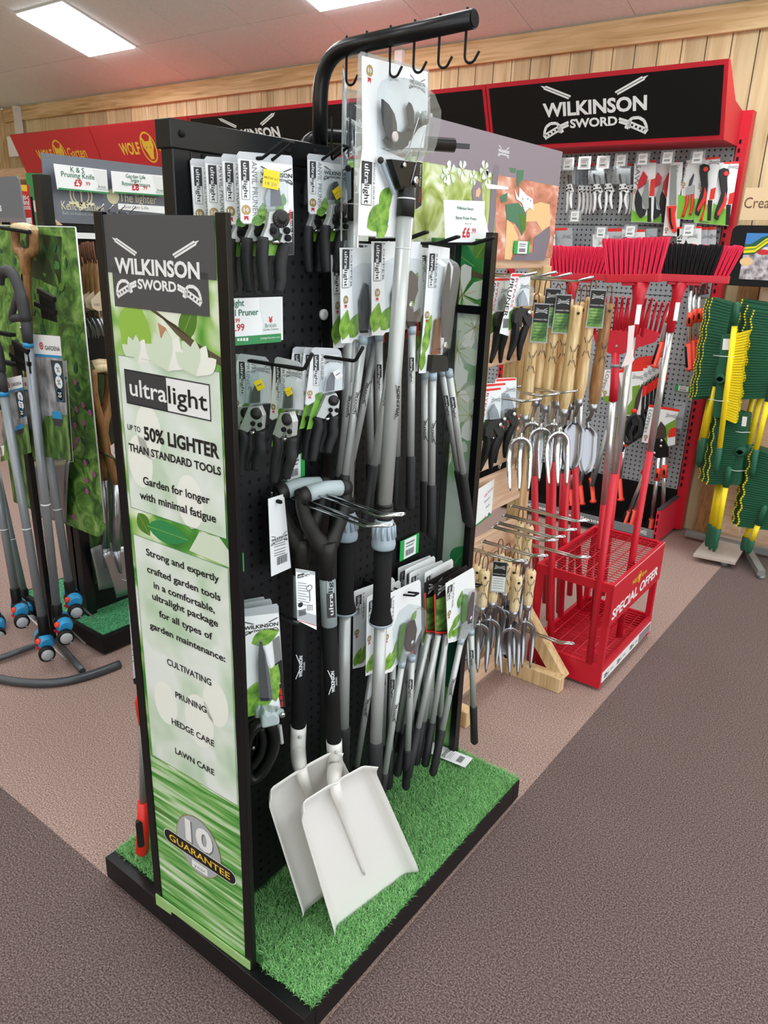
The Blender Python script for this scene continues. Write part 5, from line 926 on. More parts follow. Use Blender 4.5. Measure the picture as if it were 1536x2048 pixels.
# ================================================================ red wire rack with brooms
X0, X1, Y0, Y1, ZT = -1.085, -.785, 2.445, 3.0, .4365
rk = thing('wire_rack', 'red wire rack with special offer sign holding brooms and rakes', 'tool rack', ((X0+X1)/2, (Y0+Y1)/2, 0))
for x in (X0, X1-.025):
    for y in (Y0, Y1-.025): b = MB('red'); b.box((x+.001, y+.001, .012), (x+.024, y+.024, ZT-.001)); b.build('post', rk)
for nm, z0, z1 in (('top_frame', ZT-.035, ZT), ('base_frame', .03, .105)):
    b = MB('red')
    for a, c in (((X0, Y0, z0), (X1, Y0+.012, z1)), ((X0, Y1-.012, z0), (X1, Y1, z1)), ((X0, Y0+.012, z0), (X0+.012, Y1-.012, z1)), ((X1-.012, Y0+.012, z0), (X1, Y1-.012, z1))): b.box(a, c)
    if z0 < .1: b.box((X0+.04, Y0-.001, .014), (X1-.002, Y0+.011, .0302))
    b.build(nm, rk)
for nm, z in (('top_grid', ZT-.006), ('bottom_grid', .10)):
    b = MB('red')
    for k in range(1, 7): x = X0+(X1-X0)*k/7; b.tube([(x, Y0, z), (x, Y1, z)], .0022, 5)
    for k in range(1, 24): y = Y0+(Y1-Y0)*k/24; b.tube([(X0, y, z-.004), (X1, y, z-.004)], .0018, 5)
    b.build(nm, rk)
b = MB('darkred'); b.box((X0+.012, Y0+.012, .032), (X1-.012, Y1-.012, .036)); b.m('red').box((X0+.014, Y0+.014, .0361), (X1-.014, Y1-.014, .0371)); b.build('tray', rk)
sf = Fr((X1+.002, 0, 0), (0, 1, 0), ZU); b = MB('red'); b.prism(sf, [(Y0-.004, .272), (Y1+.004, .272), (Y1+.004, ZT+.002), (Y0-.004, ZT+.002)], -.0015, .001); b.m('pinkwhite').line(sf, (Y0, ZT), (Y1, ZT), .004, .0016)
b.m('white').text(sf, 'SPECIAL OFFER', (Y0+Y1)/2-.01, .300, .50, .042, 'c', .03, .0016, ang=.03); wolf_at = ((Y0+Y1)/2+.0, .378)
def wolf(mb, fr, x, y, w, d=.0016, mt='gold'):      # animal head in a ring between two words
    mb.m(mt); r = w*.115; mb.ring(fr, x, y, r, r*.14, d, 24, r*1.25)
    mb.poly(fr, [(x-r*.6, y+r*.95), (x-r*.3, y+r*.5), (x+r*.3, y+r*.5), (x+r*.6, y+r*.95), (x+r*.72, y+r*.1), (x+r*.45, y-r*.35), (x+r*.2, y-r*.95), (x-r*.2, y-r*.95), (x-r*.45, y-r*.35), (x-r*.72, y+r*.1)], d)
    mb.text(fr, 'WOLF', x-r*1.25, y-r*.45, w*.32, r*.95, 'r', .03, d); mb.text(fr, 'Garten', x+r*1.25, y-r*.45, w*.34, r*.95, 'l', .01, d)
    mb.m('signred'); mb.disc(fr, x-r*.28, y-r*.0, r*.07, d+.0006, 8); mb.disc(fr, x+r*.28, y-r*.0, r*.07, d+.0006, 8)
wolf(b, sf, *wolf_at, .17); b.build('sign_panel', rk)
b = MB('white'); b.box((X1+.0005, Y0+.01, .035), (X1+.003, Y1-.01, .075)); b.m('greytext'); f2 = Fr((X1+.003, 0, 0), (0, 1, 0), ZU)
for y in (Y0+.03, Y0+.16, Y0+.3): ultra(b, f2, y, .045, .05, .018, .0003, False); b.m('cardgrey').rect(f2, y+.06, .05, y+.09, .06, .0003)
b.m('mauve').rect(f2, Y0+.4, .037, Y1-.015, .073, .0004); b.build('label_strip', rk)
f2 = Fr((0, Y0-.0005, 0), (1, 0, 0), ZU); b = MB('pinkwhite'); b.m('red'); b = MB('signred'); b.prism(f2, rrect(X0+.05, .015, X0+.15, .06, .008), 0, .001); b.build('plate', rk)
# long tools standing in the rack
def pole(t, bot, top, cut, rr=.0125):     # red lower sleeve up to cut, silver above
    ax = (top-bot).normalized(); m_ = bot+(top-bot)*cut
    b = MB('red'); b.cyl(bot, m_, rr*1.05, n=12); b.build('lower_pole', t); b = MB('alu'); b.cyl(m_, top, rr, n=12); b.build('upper_pole', t); return ax
def polepts(bot, mid, Yb=None):
    B = onz(bot[0], bot[1], .105); return B, lambda px, py: ony(px, py, B.y)
GP = 'red and silver poles in the red rack'
for (bt, cutp, tp, lb) in (((1073, 1262), (1066, 950), (1066, 700), 'red and silver pole nearest the timber post in the rack'), ((1098, 1240), (1087, 937), (1100, 690), 'red and silver pole, second from the timber post'), ((1101, 1296), (1098, 921), (1110, 690), 'red and silver pole at the front left of the rack, third from the timber post'),
    ((1090, 1205), (1106, 955), (1112, 700), 'thin showing red and silver pole behind the third one'), ((1118, 1225), (1122, 945), (1134, 690), 'red and silver pole left of the middle of the rack'), ((1121, 1233), (1133, 932), (1146, 690), 'red and silver pole in the middle under the shiny fork'), ((1139, 1190), (1148, 978), (1168, 690), 'red and silver pole under the trowels')):
    B = onz(bt[0], bt[1], .105); t = thing('tool_pole', lb, 'tool handle', B, GP); top = ony(tp[0], tp[1], B.y); c = ony(cutp[0], cutp[1], B.y); pole(t, B, top, (c.z-B.z)/(top.z-B.z))
def bristles(name, t, c, u, v, n, L, D, H, mt, nu, nv, fan=.10, black=0):     # rows of bristle tufts on a head: c centre of base, u length, v depth, n up
    b = MB(mt); random.seed(len(name))
    for i in range(nu):
        for j in range(nv):
            a = (i/(nu-1)-.5)*L; d = (j/(max(nv-1, 1))-.5)*D; base = c+u*a+v*d; tip = c+u*a*(1+fan*2)+v*d*(1+fan*2)+n*H*random.uniform(.96, 1.03)
            b.m('bristleblack' if black and j < black and a > -L*.48 and a < L*.32 else mt); w = L/nu*.72
            for k in (-1, 1): b.add([base+u*k*w*.35-v*.004, base+u*(k*.9)*w*.5+v*.004, tip+u*k*w*.72+v*.006, tip+u*k*w*.1-v*.006, base-u*k*w*.1], [(0, 1, 2, 3), (4, 0, 3)])
            b.add([base-u*w*.5, base+u*w*.5, tip+u*w*.75, tip-u*w*.75], [(0, 1, 2, 3)])
    return b.build(name, t)
def broom(label, bt, cutp, sock0, headc, hl, hr, H, yaw, black=0, ny=4, tilt=0, hd=.05):
    B = onz(bt[0], bt[1], .105); t = thing('broom', label, 'broom', B, 'upside down brooms in the red rack'); s0 = ony(sock0[0], sock0[1], B.y); c = ony(cutp[0], cutp[1], B.y)
    ax = pole(t, B, s0, (c.z-B.z)/(s0.z-B.z)); hc = ony(headc[0], headc[1], B.y)
    b = MB('red'); b.tube([s0-ax*.02, s0+ax*.05, s0+(hc-s0)*.6, hc-V((0, 0, .012))], [.0145, .0165, .018, .028], 12); f = Fr(s0+ax*.05+V((.012, -.012, 0)), V((1, 1, 0)), ZU); b.m('white').rect(f, -.008, -.03, .008, .03, .004); so = b.build('socket', t)
    u = V((math.cos(yaw), math.sin(yaw), tilt)).normalized(); n = V((-tilt*math.cos(yaw), -tilt*math.sin(yaw), 1)).normalized(); v = n.cross(u); L = hl; cc = hc+u*hr
    b = MB('red'); f = Fr(cc, u, v); b.prism(f, [(-L/2, -hd*.55), (L/2, -hd*.55), (L/2+.01, 0), (L/2, hd*.55), (-L/2, hd*.55), (-L/2-.01, 0)], -.012, .012); b.prism(f, [(-L*.2, -hd*.4), (L*.2, -hd*.4), (L*.2, hd*.4), (-L*.2, hd*.4)], -.022, -.012); b.m('red').prism(f, [(-L*.45, -hd*.56), (L*.45, -hd*.56), (L*.45, -hd*.5), (-L*.45, -hd*.5)], -.008, .012); b.build('head', t, bevel=.003)
    bristles('bristles', t, cc+n*.012, u, v, n, L*.97, hd*.85, H, 'bristlered', max(10, int(L/.0125)), ny, .12, black); return t
broom('red bristle broom half hidden behind the wire prongs, head at left', (1160, 1215), (1180, 907), (1140, 640), (1146, 552), .26, .02, .095, .55, 0, 4)
broom('red bristle broom in the middle with torn white label on its pole', (1178, 1325), (1228, 947), (1266, 660), (1283, 556), .155, -.025, .105, .25, 0, 5, .06)
broom('black and red bristle broom at the right of the rack', (1238, 1272), (1306, 903), (1342, 652), (1362, 556), .265, .012, .095, .42, 3, 5)
bb = [o for o in bpy.data.objects if o.name.startswith('broom') and 'torn' in o['label']][0]
fr = Fr(onpl(1262, 690, V(bb.location)+V((.02, -.02, 0)), V((1, -1.2, 0))), V((1.2, 1, 0)), ZU); b = MB('pinkwhite'); b.poly(fr, [fr.q(*p) for p in ((1257, 652), (1270, 650), (1264, 705), (1269, 719), (1263, 728), (1243, 734), (1254, 705))], .0); m_ = b.build('torn_label', bb); sd = m_.modifiers.new('thickness', 'SOLIDIFY'); sd.thickness = .0006
def rake(label, bt, cutp, sock0, headc, w, H, yaw, n=11):
    B = onz(bt[0], bt[1], .105); t = thing('leaf_rake', label, 'rake', B, 'red rakes in the red rack'); s0 = ony(sock0[0], sock0[1], B.y); c = ony(cutp[0], cutp[1], B.y); ax = pole(t, B, s0, (c.z-B.z)/(s0.z-B.z)); hc = ony(headc[0], headc[1], B.y)
    b = MB('red'); b.tube([s0-ax*.06, s0, hc], [.0165, .016, .0145], 12); b.m('silverdark').cyl(s0+(hc-s0)*.55, s0+(hc-s0)*.65, .0165); b.build('socket', t)
    u = V((math.cos(yaw), math.sin(yaw), 0)); nn = V((u.y, -u.x, 0)); f = Fr(hc, u, ZU)
    b = MB('red'); N = 14; top = [(w*.5*(2*k/N-1), H*.40-.018*(2*k/N-1)**2) for k in range(N+1)]; b.prism(f, [(-.02, -.005), (.02, -.005), (w*.42, H*.10), (w*.5, top[-1][1])]+top[::-1][1:]+[(-w*.42, H*.10)], -.018, .006); b.m('chrome').lathe(f.p(0, H*.12, .004), f.n, [(0, .006), (.004, .005)], 10); b.build('head_plate', t, bevel=.001)
    b = MB('red')
    for k in range(n):
        a = (k/(n-1)*2-1); x0 = a*w*.47; b.tube([f.p(x0, H*.38-.018*a*a, 0), f.p(x0*1.1, H*.7, .004), f.p(x0*1.2, H*.94, .006), f.p(x0*1.22, H, .026)], [.0062, .0058, .0052, .0042], 6)
    b.build('tines', t); return t
rake('wide red leaf rake right of the wooden handles', (1186, 1240), (1204, 1008), (1229, 770), (1231, 705), .175, .20, .35)
rake('red leaf rake mostly hidden behind the middle broom', (1205, 1190), (1246, 905), (1262, 700), (1272, 690), .17, .17, .35, 10)
# ================================================================ wall bays with headers
HXs = [-7.36, -6.105, -4.862, -3.62, -2.375, -1.116]; YP = 4.40
hd_mats = ['signred', 'signred', 'black', 'black', 'black']
hl = ['red header box with yellow animal head logo, far left end of the row', 'red header box with yellow animal head logo, second from the left end', 'black header box with white swords logo behind the upright of the pegboard stand', 'black header box with white swords logo mostly behind the pole pruners', 'black header box with white swords logo at the right end above the grey pegboard']
for i in range(5):
    a, c = HXs[i], HXs[i+1]; t = thing('header_box', hl[i], 'header sign', ((a+c)/2, 4.1, 2.07), 'wall bay headers')
    b = MB('signred'); b.prism(Fr((0, 0, 0), (0, 1, 0), ZU), [(4.0, 2.385), (4.125, 2.07), (4.43, 2.07), (4.43, 2.22), (4.22, 2.25), (4.03, 2.385)], a+.003, c-.003); b.build('housing', t)
    f = Fr((a, 4.125, 2.07), (1, 0, 0), (0, -.125, .315)); h = math.hypot(.125, .315); w = c-a
    b = MB(hd_mats[i]); e = .022 if i > 1 else .006; b.prism(f, [(e, e), (w-e, e), (w-e, h-e), (e, h-e)], .001, .003)
    if i > 1: swords(b, f, w*.485, h*.555, .555, 'white', .0036)
    else: wolf(b, f, w*.55, h*.44, .80, .0036)
    b.build('face', t)
# grey perforated backs, uprights and base bins
bay = thing('wall_bay', 'red shelving bay with grey pegboard and black base bin along the timber wall', 'shelving', ((HXs[4]+HXs[5])/2, YP, 0))
for k, (z0, z1) in enumerate(((.255, .61), (.613, .968), (.971, 1.33), (1.333, 1.69), (1.693, 2.07))): b = MB('peggrey'); b.box((-4.86, YP, z0), (-1.13, YP+.012, z1)); b.build('pegboard', bay)
for x in (-1.122, -2.36, -3.6): 
    b = MB('red'); b.box((x, YP-.012, .02), (x+.05, YP+.06, 2.23)); b.m('blackmatte')
    for k in range(46): b.box((x+.008, YP-.0126, .28+.04*k), (x+.02, YP-.0118, .30+.04*k))
    b.build('upright', bay)
b = MB('black'); b.box((-4.8, YP-.014, .02), (-1.13, YP-.002, .255)); b.box((-4.8, 4.07, .02), (-1.13, YP-.014, .035)); b.build('base_tray', bay)
b = MB('binred'); b.box((-1.128, 4.055, .02), (-1.108, YP+.02, .215)); b.m('charcoal').box((-1.13, 4.055, .215), (-1.106, YP, .222)); b.m('black')
for k in range(4): b.box((-1.122, 4.0535, .05+.04*k), (-1.114, 4.056, .075+.04*k))
b.build('bin_side', bay)
f = Fr((0, 4.056, 0), (1, 0, 0), ZU); b = MB('greytext'); b.box((-4.8, 4.056, .048), (-1.128, 4.066, .095)); b.m('white').text(f, 'Over 100 years of excellence!', -1.42, .060, .66, .020, 'r', .02, .0012); swords(b, f, -1.2, .076, .07, 'white', .0012); b.build('bin_front', bay)
# --- goods on the grey pegboard
YG = 4.27; gf = Fr((0, YG, 0), (1, 0, 0), ZU); zB = lambda x, y: (1100+.13021*x, 300+.13021*y); zA = lambda x, y: (1080+.27344*x, 280+.27344*y); zC = lambda x, y: (1200+.16116*x, 760+.16116*y); zD = lambda x, y: (1300+.10744*x, 560+.10744*y)
def P_(z, *pts): return [gf.q(*z(*p)) for p in pts]
def redtop(b, z, pts, mt='brightred', d=.0006): b.m(mt).poly(gf, P_(z, *pts), d)
def origin(z, x, y): return ony(*z(x, y), YG)
def back_rod(t_loc, lab): b = MB('silverdark'); p = V(t_loc); b.tube([(p.x, YP-.001, p.z), (p.x, YG-.03, p.z), (p.x, YG-.042, p.z+.012)], .0022, 6); return tag(b.build('display_hook'), lab, 'display hook', 'rods of the grey pegboard')
o = origin(zB, 710, 300); WP = thing('carded_pruner', '', 'pruner', o, 'white handled pruners on the grey pegboard')
b = MB('clearfilm'); b.prism(gf, P_(zB, (590, 255), (835, 250), (832, 525), (588, 528)), -.001, 0); b.m('greytext').text(gf.sub(*gf.q(*zB(612, 290)), 0, -PI/2), 'PRUNER', 0, 0, .085, .012, 'l', 0, .0006, res=2); redtop(b, zB, [(645, 205), (720, 205), (715, 235), (645, 235)]); b.build('card', WP)
b = MB('blade'); b.prism(gf, P_(zB, (670, 360), (690, 380), (700, 450), (740, 500), (700, 530), (672, 440)), .003, .006); b.m('bladelight').prism(gf, P_(zB, (700, 400), (740, 380), (770, 430), (765, 520), (720, 540)), .004, .007); b.build('blade', WP)
b = MB('white'); b.prism(gf, P_(zB, (690, 530), (765, 520), (825, 640), (790, 672), (740, 625), (705, 645), (678, 655), (680, 570)), .001, .014); b.m('black')
for p in ((697, 572), (768, 560), (790, 615), (692, 628)): b.lathe(gf.p(*gf.q(*zB(*p)), .014), gf.n, [(0, .005), (.003, .004)], 8)
b.prism(gf, P_(zB, (695, 610), (785, 600), (785, 612), (695, 622)), .014, .016); b.build('pruner_head', WP)
for pts in (((695, 650), (702, 740), (695, 850), (670, 970)), ((785, 670), (765, 740), (775, 830), (795, 910))): b = MB('white'); b.tube(smoothpts([gf.p(*gf.q(*zB(*p)), .007) for p in pts]), [.007, .0075, .008, .0085, .009, .009, .0085, .008, .0075, .007, .006, .005, .004], 8); b.build('handle', WP)
for i, (x, dy, yw, d, lb) in enumerate(((310, 8, -.5, 0, 'open white handled pruner at the left end of the top row on the grey pegboard'), (430, 10, .95, -.02, 'white handled pruner edge on, second in the left bunch of the top row'), (485, 10, 1.0, -.03, 'white handled pruner edge on, third in the left bunch of the top row'), (535, 10, 1.05, -.04, 'white handled pruner edge on, fourth in the left bunch of the top row'), (580, 12, 1.1, -.05, 'white handled pruner edge on, rearmost in the left bunch of the top row'),
    (710, 0, 0, 0, 'white handled pruner with dark curved blade in the middle of the top row'), (890, -8, -.12, 0, 'white handled pruner with broad grey blade right of the dark bladed one'), (1105, -6, .1, 0, 'white handled pruner left of the saws on the grey pegboard'), (1170, -4, .7, -.03, 'white handled pruner with pink edge behind the one left of the saws'), (1212, -4, .75, -.045, 'rearmost white handled pruner left of the saws'))):
    p = origin(zB, x, 300+dy); place(WP, (p.x, p.y-d, p.z), (0, 0, yw), lb)
    if d == 0: back_rod((p.x, 0, p.z+.01), 'thin rod behind the %s pruner pack on the grey pegboard' % ['leftmost', '', '', '', '', 'middle', 'broad bladed', 'right hand'][i])
# folding saws
o = origin(zA, 735, 185); SW = thing('folding_saw', '', 'saw', o, 'carded folding saws on the grey pegboard'); b = MB('paper'); b.prism(gf, P_(zA, (690, 170), (850, 165), (825, 603), (665, 600), (680, 420)), -.001, 0); b.m('limegreen').poly(gf, P_(zA, (670, 500), (740, 570), (800, 540), (825, 600), (665, 598)), .0005); b.m('greytext').text(gf.sub(*gf.q(*zA(706, 178)), 0, -PI/2), 'SAW', 0, 0, .105, .026, 'l', .01, .0008); badge(b, gf, *gf.q(*zA(694, 370)), .008, .0008); redtop(b, zA, [(800, 145), (850, 150), (850, 165), (800, 160)]); b.m('headblack').poly(gf, P_(zA, (785, 420), (815, 420), (812, 600), (785, 600)), .0008); b.m('brightred').poly(gf, P_(zA, (810, 290), (845, 280), (835, 410), (800, 410)), .001); b.build('card', SW)
b = MB('red'); b.prism(gf, P_(zA, (762, 230), (790, 270), (775, 320), (718, 362), (728, 300)), .002, .016); b.build('blade_guard', SW); b = MB('silverdark'); b.prism(gf, P_(zA, (775, 320), (796, 290), (798, 500), (775, 510), (745, 420)), .004, .007); b.build('blade', SW)
b = MB('rubber'); b.prism(gf, P_(zA, (718, 362), (745, 420), (750, 500), (780, 510), (770, 550), (738, 572), (710, 530), (698, 460), (705, 400)), .002, .018); b.build('handle', SW, bevel=.002)
for i, (dx, d, yw, lb) in enumerate(((0, 0, 0, 'carded folding saw with red guard, left one of three'), (85, -.03, .35, 'carded folding saw turned edge on, middle one of three'), (150, -.055, .4, 'carded folding saw turned edge on, right one of three'))): p = origin(zA, 735+dx, 185); place(SW, (p.x, p.y-d, p.z), (0, 0, yw), lb)
o = origin(zA, 980, 175); t = thing('holster_saw', 'carded saw with red handle hanging lowest in the top row', 'saw', o); b = MB('paper'); b.prism(gf, P_(zA, (955, 165), (1045, 162), (1018, 705), (898, 700)), -.001, 0); b.m('greytext').text(gf.sub(*gf.q(*zA(1000, 180)), 0, -PI/2-.06), 'SAW HOLSTER', 0, 0, .12, .016, 'l', .01, .0006); badge(b, gf, *gf.q(*zA(925, 655)), .01, .0008); b.build('card', t)
b = MB('silverdark'); b.prism(gf, P_(zA, (960, 190), (1000, 185), (998, 475), (945, 475)), .002, .005); b.build('blade', t); b = MB('brightred'); b.prism(gf, P_(zA, (934, 485), (1002, 482), (990, 540), (995, 600), (1003, 665), (985, 682), (955, 640), (940, 560)), .001, .02); b.m('black').prism(gf, P_(zA, (950, 500), (965, 498), (970, 600), (985, 650), (972, 655), (955, 600)), .02, .022); b.build('handle', t, bevel=.002)
o = origin(zA, 1185, 165); PS = thing('pruning_set', '', 'pruner set', o, 'carded pruner and saw sets'); b = MB('paper'); b.prism(gf, P_(zA, (1072, 150), (1318, 122), (1315, 160), (1245, 596), (1000, 576), (1005, 495), (1045, 300)), -.001, 0); b.m('limegreen').poly(gf, P_(zA, (1010, 400), (1110, 420), (1240, 480), (1244, 594), (1001, 574)), .0005); redtop(b, zA, [(1210, 130), (1318, 122), (1316, 138), (1210, 145)]); b.m('greytext').text(gf.sub(*gf.q(*zA(1065, 165)), 0, -PI/2-.1), 'PRUNER SET', 0, 0, .11, .014, 'l', .01, .0008); badge(b, gf, *gf.q(*zA(1050, 325)), .010, .0008); x, y = gf.q(*zA(1275, 160)); swords(b, gf, x, y, .05, 'greytext', .0008); b.m('headblack').poly(gf, P_(zA, (1228, 440), (1262, 440), (1250, 592), (1222, 590)), .0008); b.m('brightred').poly(gf, P_(zA, (1250, 360), (1288, 345), (1275, 430), (1238, 440)), .001); b.build('card', PS)
b = MB('blade'); b.prism(gf, P_(zA, (1125, 245), (1130, 255), (1110, 330), (1085, 350), (1095, 300)), .002, .006); b.m('steel').prism(gf, P_(zA, (1075, 345), (1130, 330), (1130, 395), (1070, 410)), .001, .013); b.build('pruner_head', PS)
for pts in (((1080, 405), (1075, 470), (1045, 565)), ((1120, 400), (1115, 480), (1100, 550))): b = MB('brightred'); b.tube(smoothpts([gf.p(*gf.q(*zA(*p)), .007) for p in pts]), [.008]*5+[.007]*4, 8); b.build('handle', PS)
b = MB('rubber'); b.prism(gf, P_(zA, (1175, 190), (1205, 175), (1240, 185), (1245, 215), (1228, 240), (1232, 330), (1222, 420), (1180, 500), (1165, 555), (1140, 540), (1145, 500), (1190, 360), (1172, 240)), .002, .018); b.m('brightred').prism(gf, P_(zA, (1215, 345), (1228, 400), (1215, 450), (1165, 530), (1155, 510), (1200, 420)), .018, .021); b.lathe(gf.p(*gf.q(*zA(1220, 217)), .018), gf.n, [(0, .012), (.004, .011)], 12); b.build('saw', PS, bevel=.002)
p = origin(zA, 1185, 165); place(PS, p, (0, 0, 0), 'carded set of red handled pruner and folding saw, left one beside the red upright'); p2 = origin(zA, 1308, 190); dup(PS, (p2.x, p2.y+.03, p2.z), (0, 0, .45), 'carded set of red handled pruner and folding saw, right one beside the red upright')
# price tags in clear holders
for i, (x, y) in enumerate(((203, 178), (325, 170), (462, 165), (593, 150), (752, 140), (933, 130), (1152, 128), (255, 558), (446, 677), (660, 668), (1087, 660))):
    fz = Fr((0, YG-.05, 0), (1, 0, 0), ZU); a, c = fz.q(*zA(x, y)); b = MB('clearfilm'); b.prism(fz, [(a-.036, c-.030), (a+.036, c-.030), (a+.036, c+.034), (a-.036, c+.034)], -.0015, 0); b.m('white').rect(fz, a-.024, c-.026, a+.024, c+.026, .0006); b.m('greytext'); [b.line(fz, (a-.017, c+.014-.006*k), (a+.015-.004*k, c+.015-.006*k), .0022, .001) for k in range(3)]; barcode(b, fz, a-.016, c-.017, .03, .01, .001)
    tag(b.build('price_tag'), 'small white price tag %s' % ['above the open white handled pruner', 'above the left bunch of pruners', 'above the dark bladed pruner', 'above the pruner left of the saws', 'above the left folding saw', 'above the holster saw', 'above the left pruner and saw set', 'alone below the open pruner', 'over the left middle row pack behind the brooms', 'over the second middle row pack behind the brooms', 'over the shears pack behind the broom'][i], 'price tag', 'price tags in clear holders')
# second row, tops showing above the brooms
def pack(name, label, pts, mt='paper', red=None, txt=None, dark=None, d=0, g='boxed and carded goods in the middle row'):
    f = Fr((0, YG+d, 0), (1, 0, 0), ZU); Q = [f.q(*zA(*p)) for p in pts]; t = thing(name, label, 'carded tool', f.p(*Q[0]), g); b = MB(mt); b.prism(f, Q, -.001, 0)
    if red: b.m('brightred').poly(f, [f.q(*zA(*p)) for p in red], .0006)
    if txt: b.m('headblack').text(f.sub(*f.q(*zA(*txt[1])), 0, -PI/2), txt[0], 0, 0, txt[2], .022, 'l', .015, .0008)
    if dark: b.m('headblack').poly(f, [f.q(*zA(*p)) for p in dark], .0012)
    x = sum(q[0] for q in Q)/len(Q); y = max(q[1] for q in Q)-.045; swords(b, f, x+.01, y, .05, 'greytext', .0008); b.build('card', t); return t
pack('carded_tool', 'red topped white pack at the left edge of the middle row by the picture header', [(55, 650), (110, 670), (112, 860), (50, 860)], red=[(55, 650), (110, 670), (110, 690), (55, 690)])
pack('carded_tool', 'grey back of a card at the left of the middle row', [(122, 645), (238, 642), (235, 860), (120, 860)], 'cardgrey', red=[(75, 645), (200, 642), (200, 660), (75, 664)], d=.02)
pack('carded_tool', 'white pack under the left price tag of the middle row', [(385, 690), (500, 690), (500, 870), (385, 870)], d=.01); pack('carded_tool', 'red topped grey pack between two price tags of the middle row', [(490, 648), (605, 645), (605, 870), (490, 870)], 'silvercard', red=[(492, 648), (600, 645), (600, 668), (492, 670)], d=.03)
pack('carded_tool', 'white shears pack with dark grip showing above the middle broom', [(605, 655), (768, 655), (768, 900), (600, 900)], red=[(690, 656), (768, 655), (768, 672), (690, 674)], txt=('SHEARS', (612, 680), .15), dark=[(672, 740), (688, 725), (703, 740), (705, 900), (670, 900)])
pack('carded_tool', 'grey printed card back right of the shears pack in the middle row', [(775, 650), (858, 645), (850, 900), (765, 900)], 'cardgrey', d=.04)
pack('carded_tool', 'large white shears pack above the black and red broom', [(1003, 640), (1182, 632), (1170, 960), (998, 960)], red=[(1005, 636), (1182, 630), (1182, 645), (1005, 650)], txt=('SHEARS', (1012, 690), .2), dark=[(1068, 728), (1082, 760), (1085, 960), (1045, 960), (1055, 760)])
pack('carded_tool', 'red topped pack edge behind the large shears pack', [(1178, 640), (1225, 636), (1215, 960), (1165, 960)], 'silvercard', red=[(1178, 640), (1225, 636), (1223, 655), (1178, 658)], d=.03); pack('carded_tool', 'rearmost red topped pack beside the red upright in the middle row', [(1215, 636), (1290, 632), (1280, 960), (1205, 960)], 'silvercard', red=[(1215, 636), (1290, 632), (1288, 655), (1215, 658)], d=.05)
# shears row and lopper pack, telescopic loppers
o = origin(zC, 430, 60); SH = thing('garden_shears', '', 'shears', o, 'carded garden shears in a row'); b = MB('paper'); b.prism(gf, P_(zC, (225, -120), (535, -150), (545, -110), (520, 200), (500, 450), (320, 440)), -.001, 0); redtop(b, zC, [(225, -120), (535, -150), (540, -115), (225, -90)]); b.m('leafgreen').poly(gf, P_(zC, (400, 80), (500, 60), (490, 200), (440, 300), (430, 440), (330, 430), (340, 330), (400, 240)), .0006); b.m('headblack').poly(gf, P_(zC, (530, 210), (560, 190), (545, 440), (505, 440)), .0008); b.m('brightred').poly(gf, P_(zC, (530, 80), (590, 70), (575, 180), (525, 215)), .001); x, y = gf.q(*zC(470, -40)); swords(b, gf, x, y, .06, 'greytext', .0008); b.build('card', SH)
b = MB('brown'); b.prism(gf, P_(zC, (525, 45), (535, 70), (500, 250), (470, 370), (420, 380), (450, 220)), .003, .007); b.build('blade', SH); b = MB('brightred'); b.lathe(gf.p(*gf.q(*zC(432, 385)), .006), gf.n, [(0, .016), (.006, .015), (.009, .006)], 12); b.build('pivot', SH)
b = MB('rubber'); b.tube(smoothpts([gf.p(*gf.q(*zC(*p)), .012) for p in ((460, 420), (380, 480), (320, 600), (310, 720), (350, 770), (400, 750), (390, 650), (430, 560))]), .012, 8); b.tube(smoothpts([gf.p(*gf.q(*zC(*p)), .012) for p in ((470, 440), (510, 520), (500, 640), (440, 730))]), .014, 8); b.prism(gf, P_(zC, (400, 440), (500, 430), (520, 560), (420, 560)), .002, .02); b.build('handle', SH)
for i in range(6): dx = 33*i; p = origin(zC, 430+dx, 60-28*i); place(SH, (p.x, p.y+.022*i, p.z), (0, 0, .12 if i else 0), 'carded garden shears, %s of the row behind the middle poles' % ['frontmost', 'second', 'third', 'fourth', 'fifth', 'rearmost'][i])
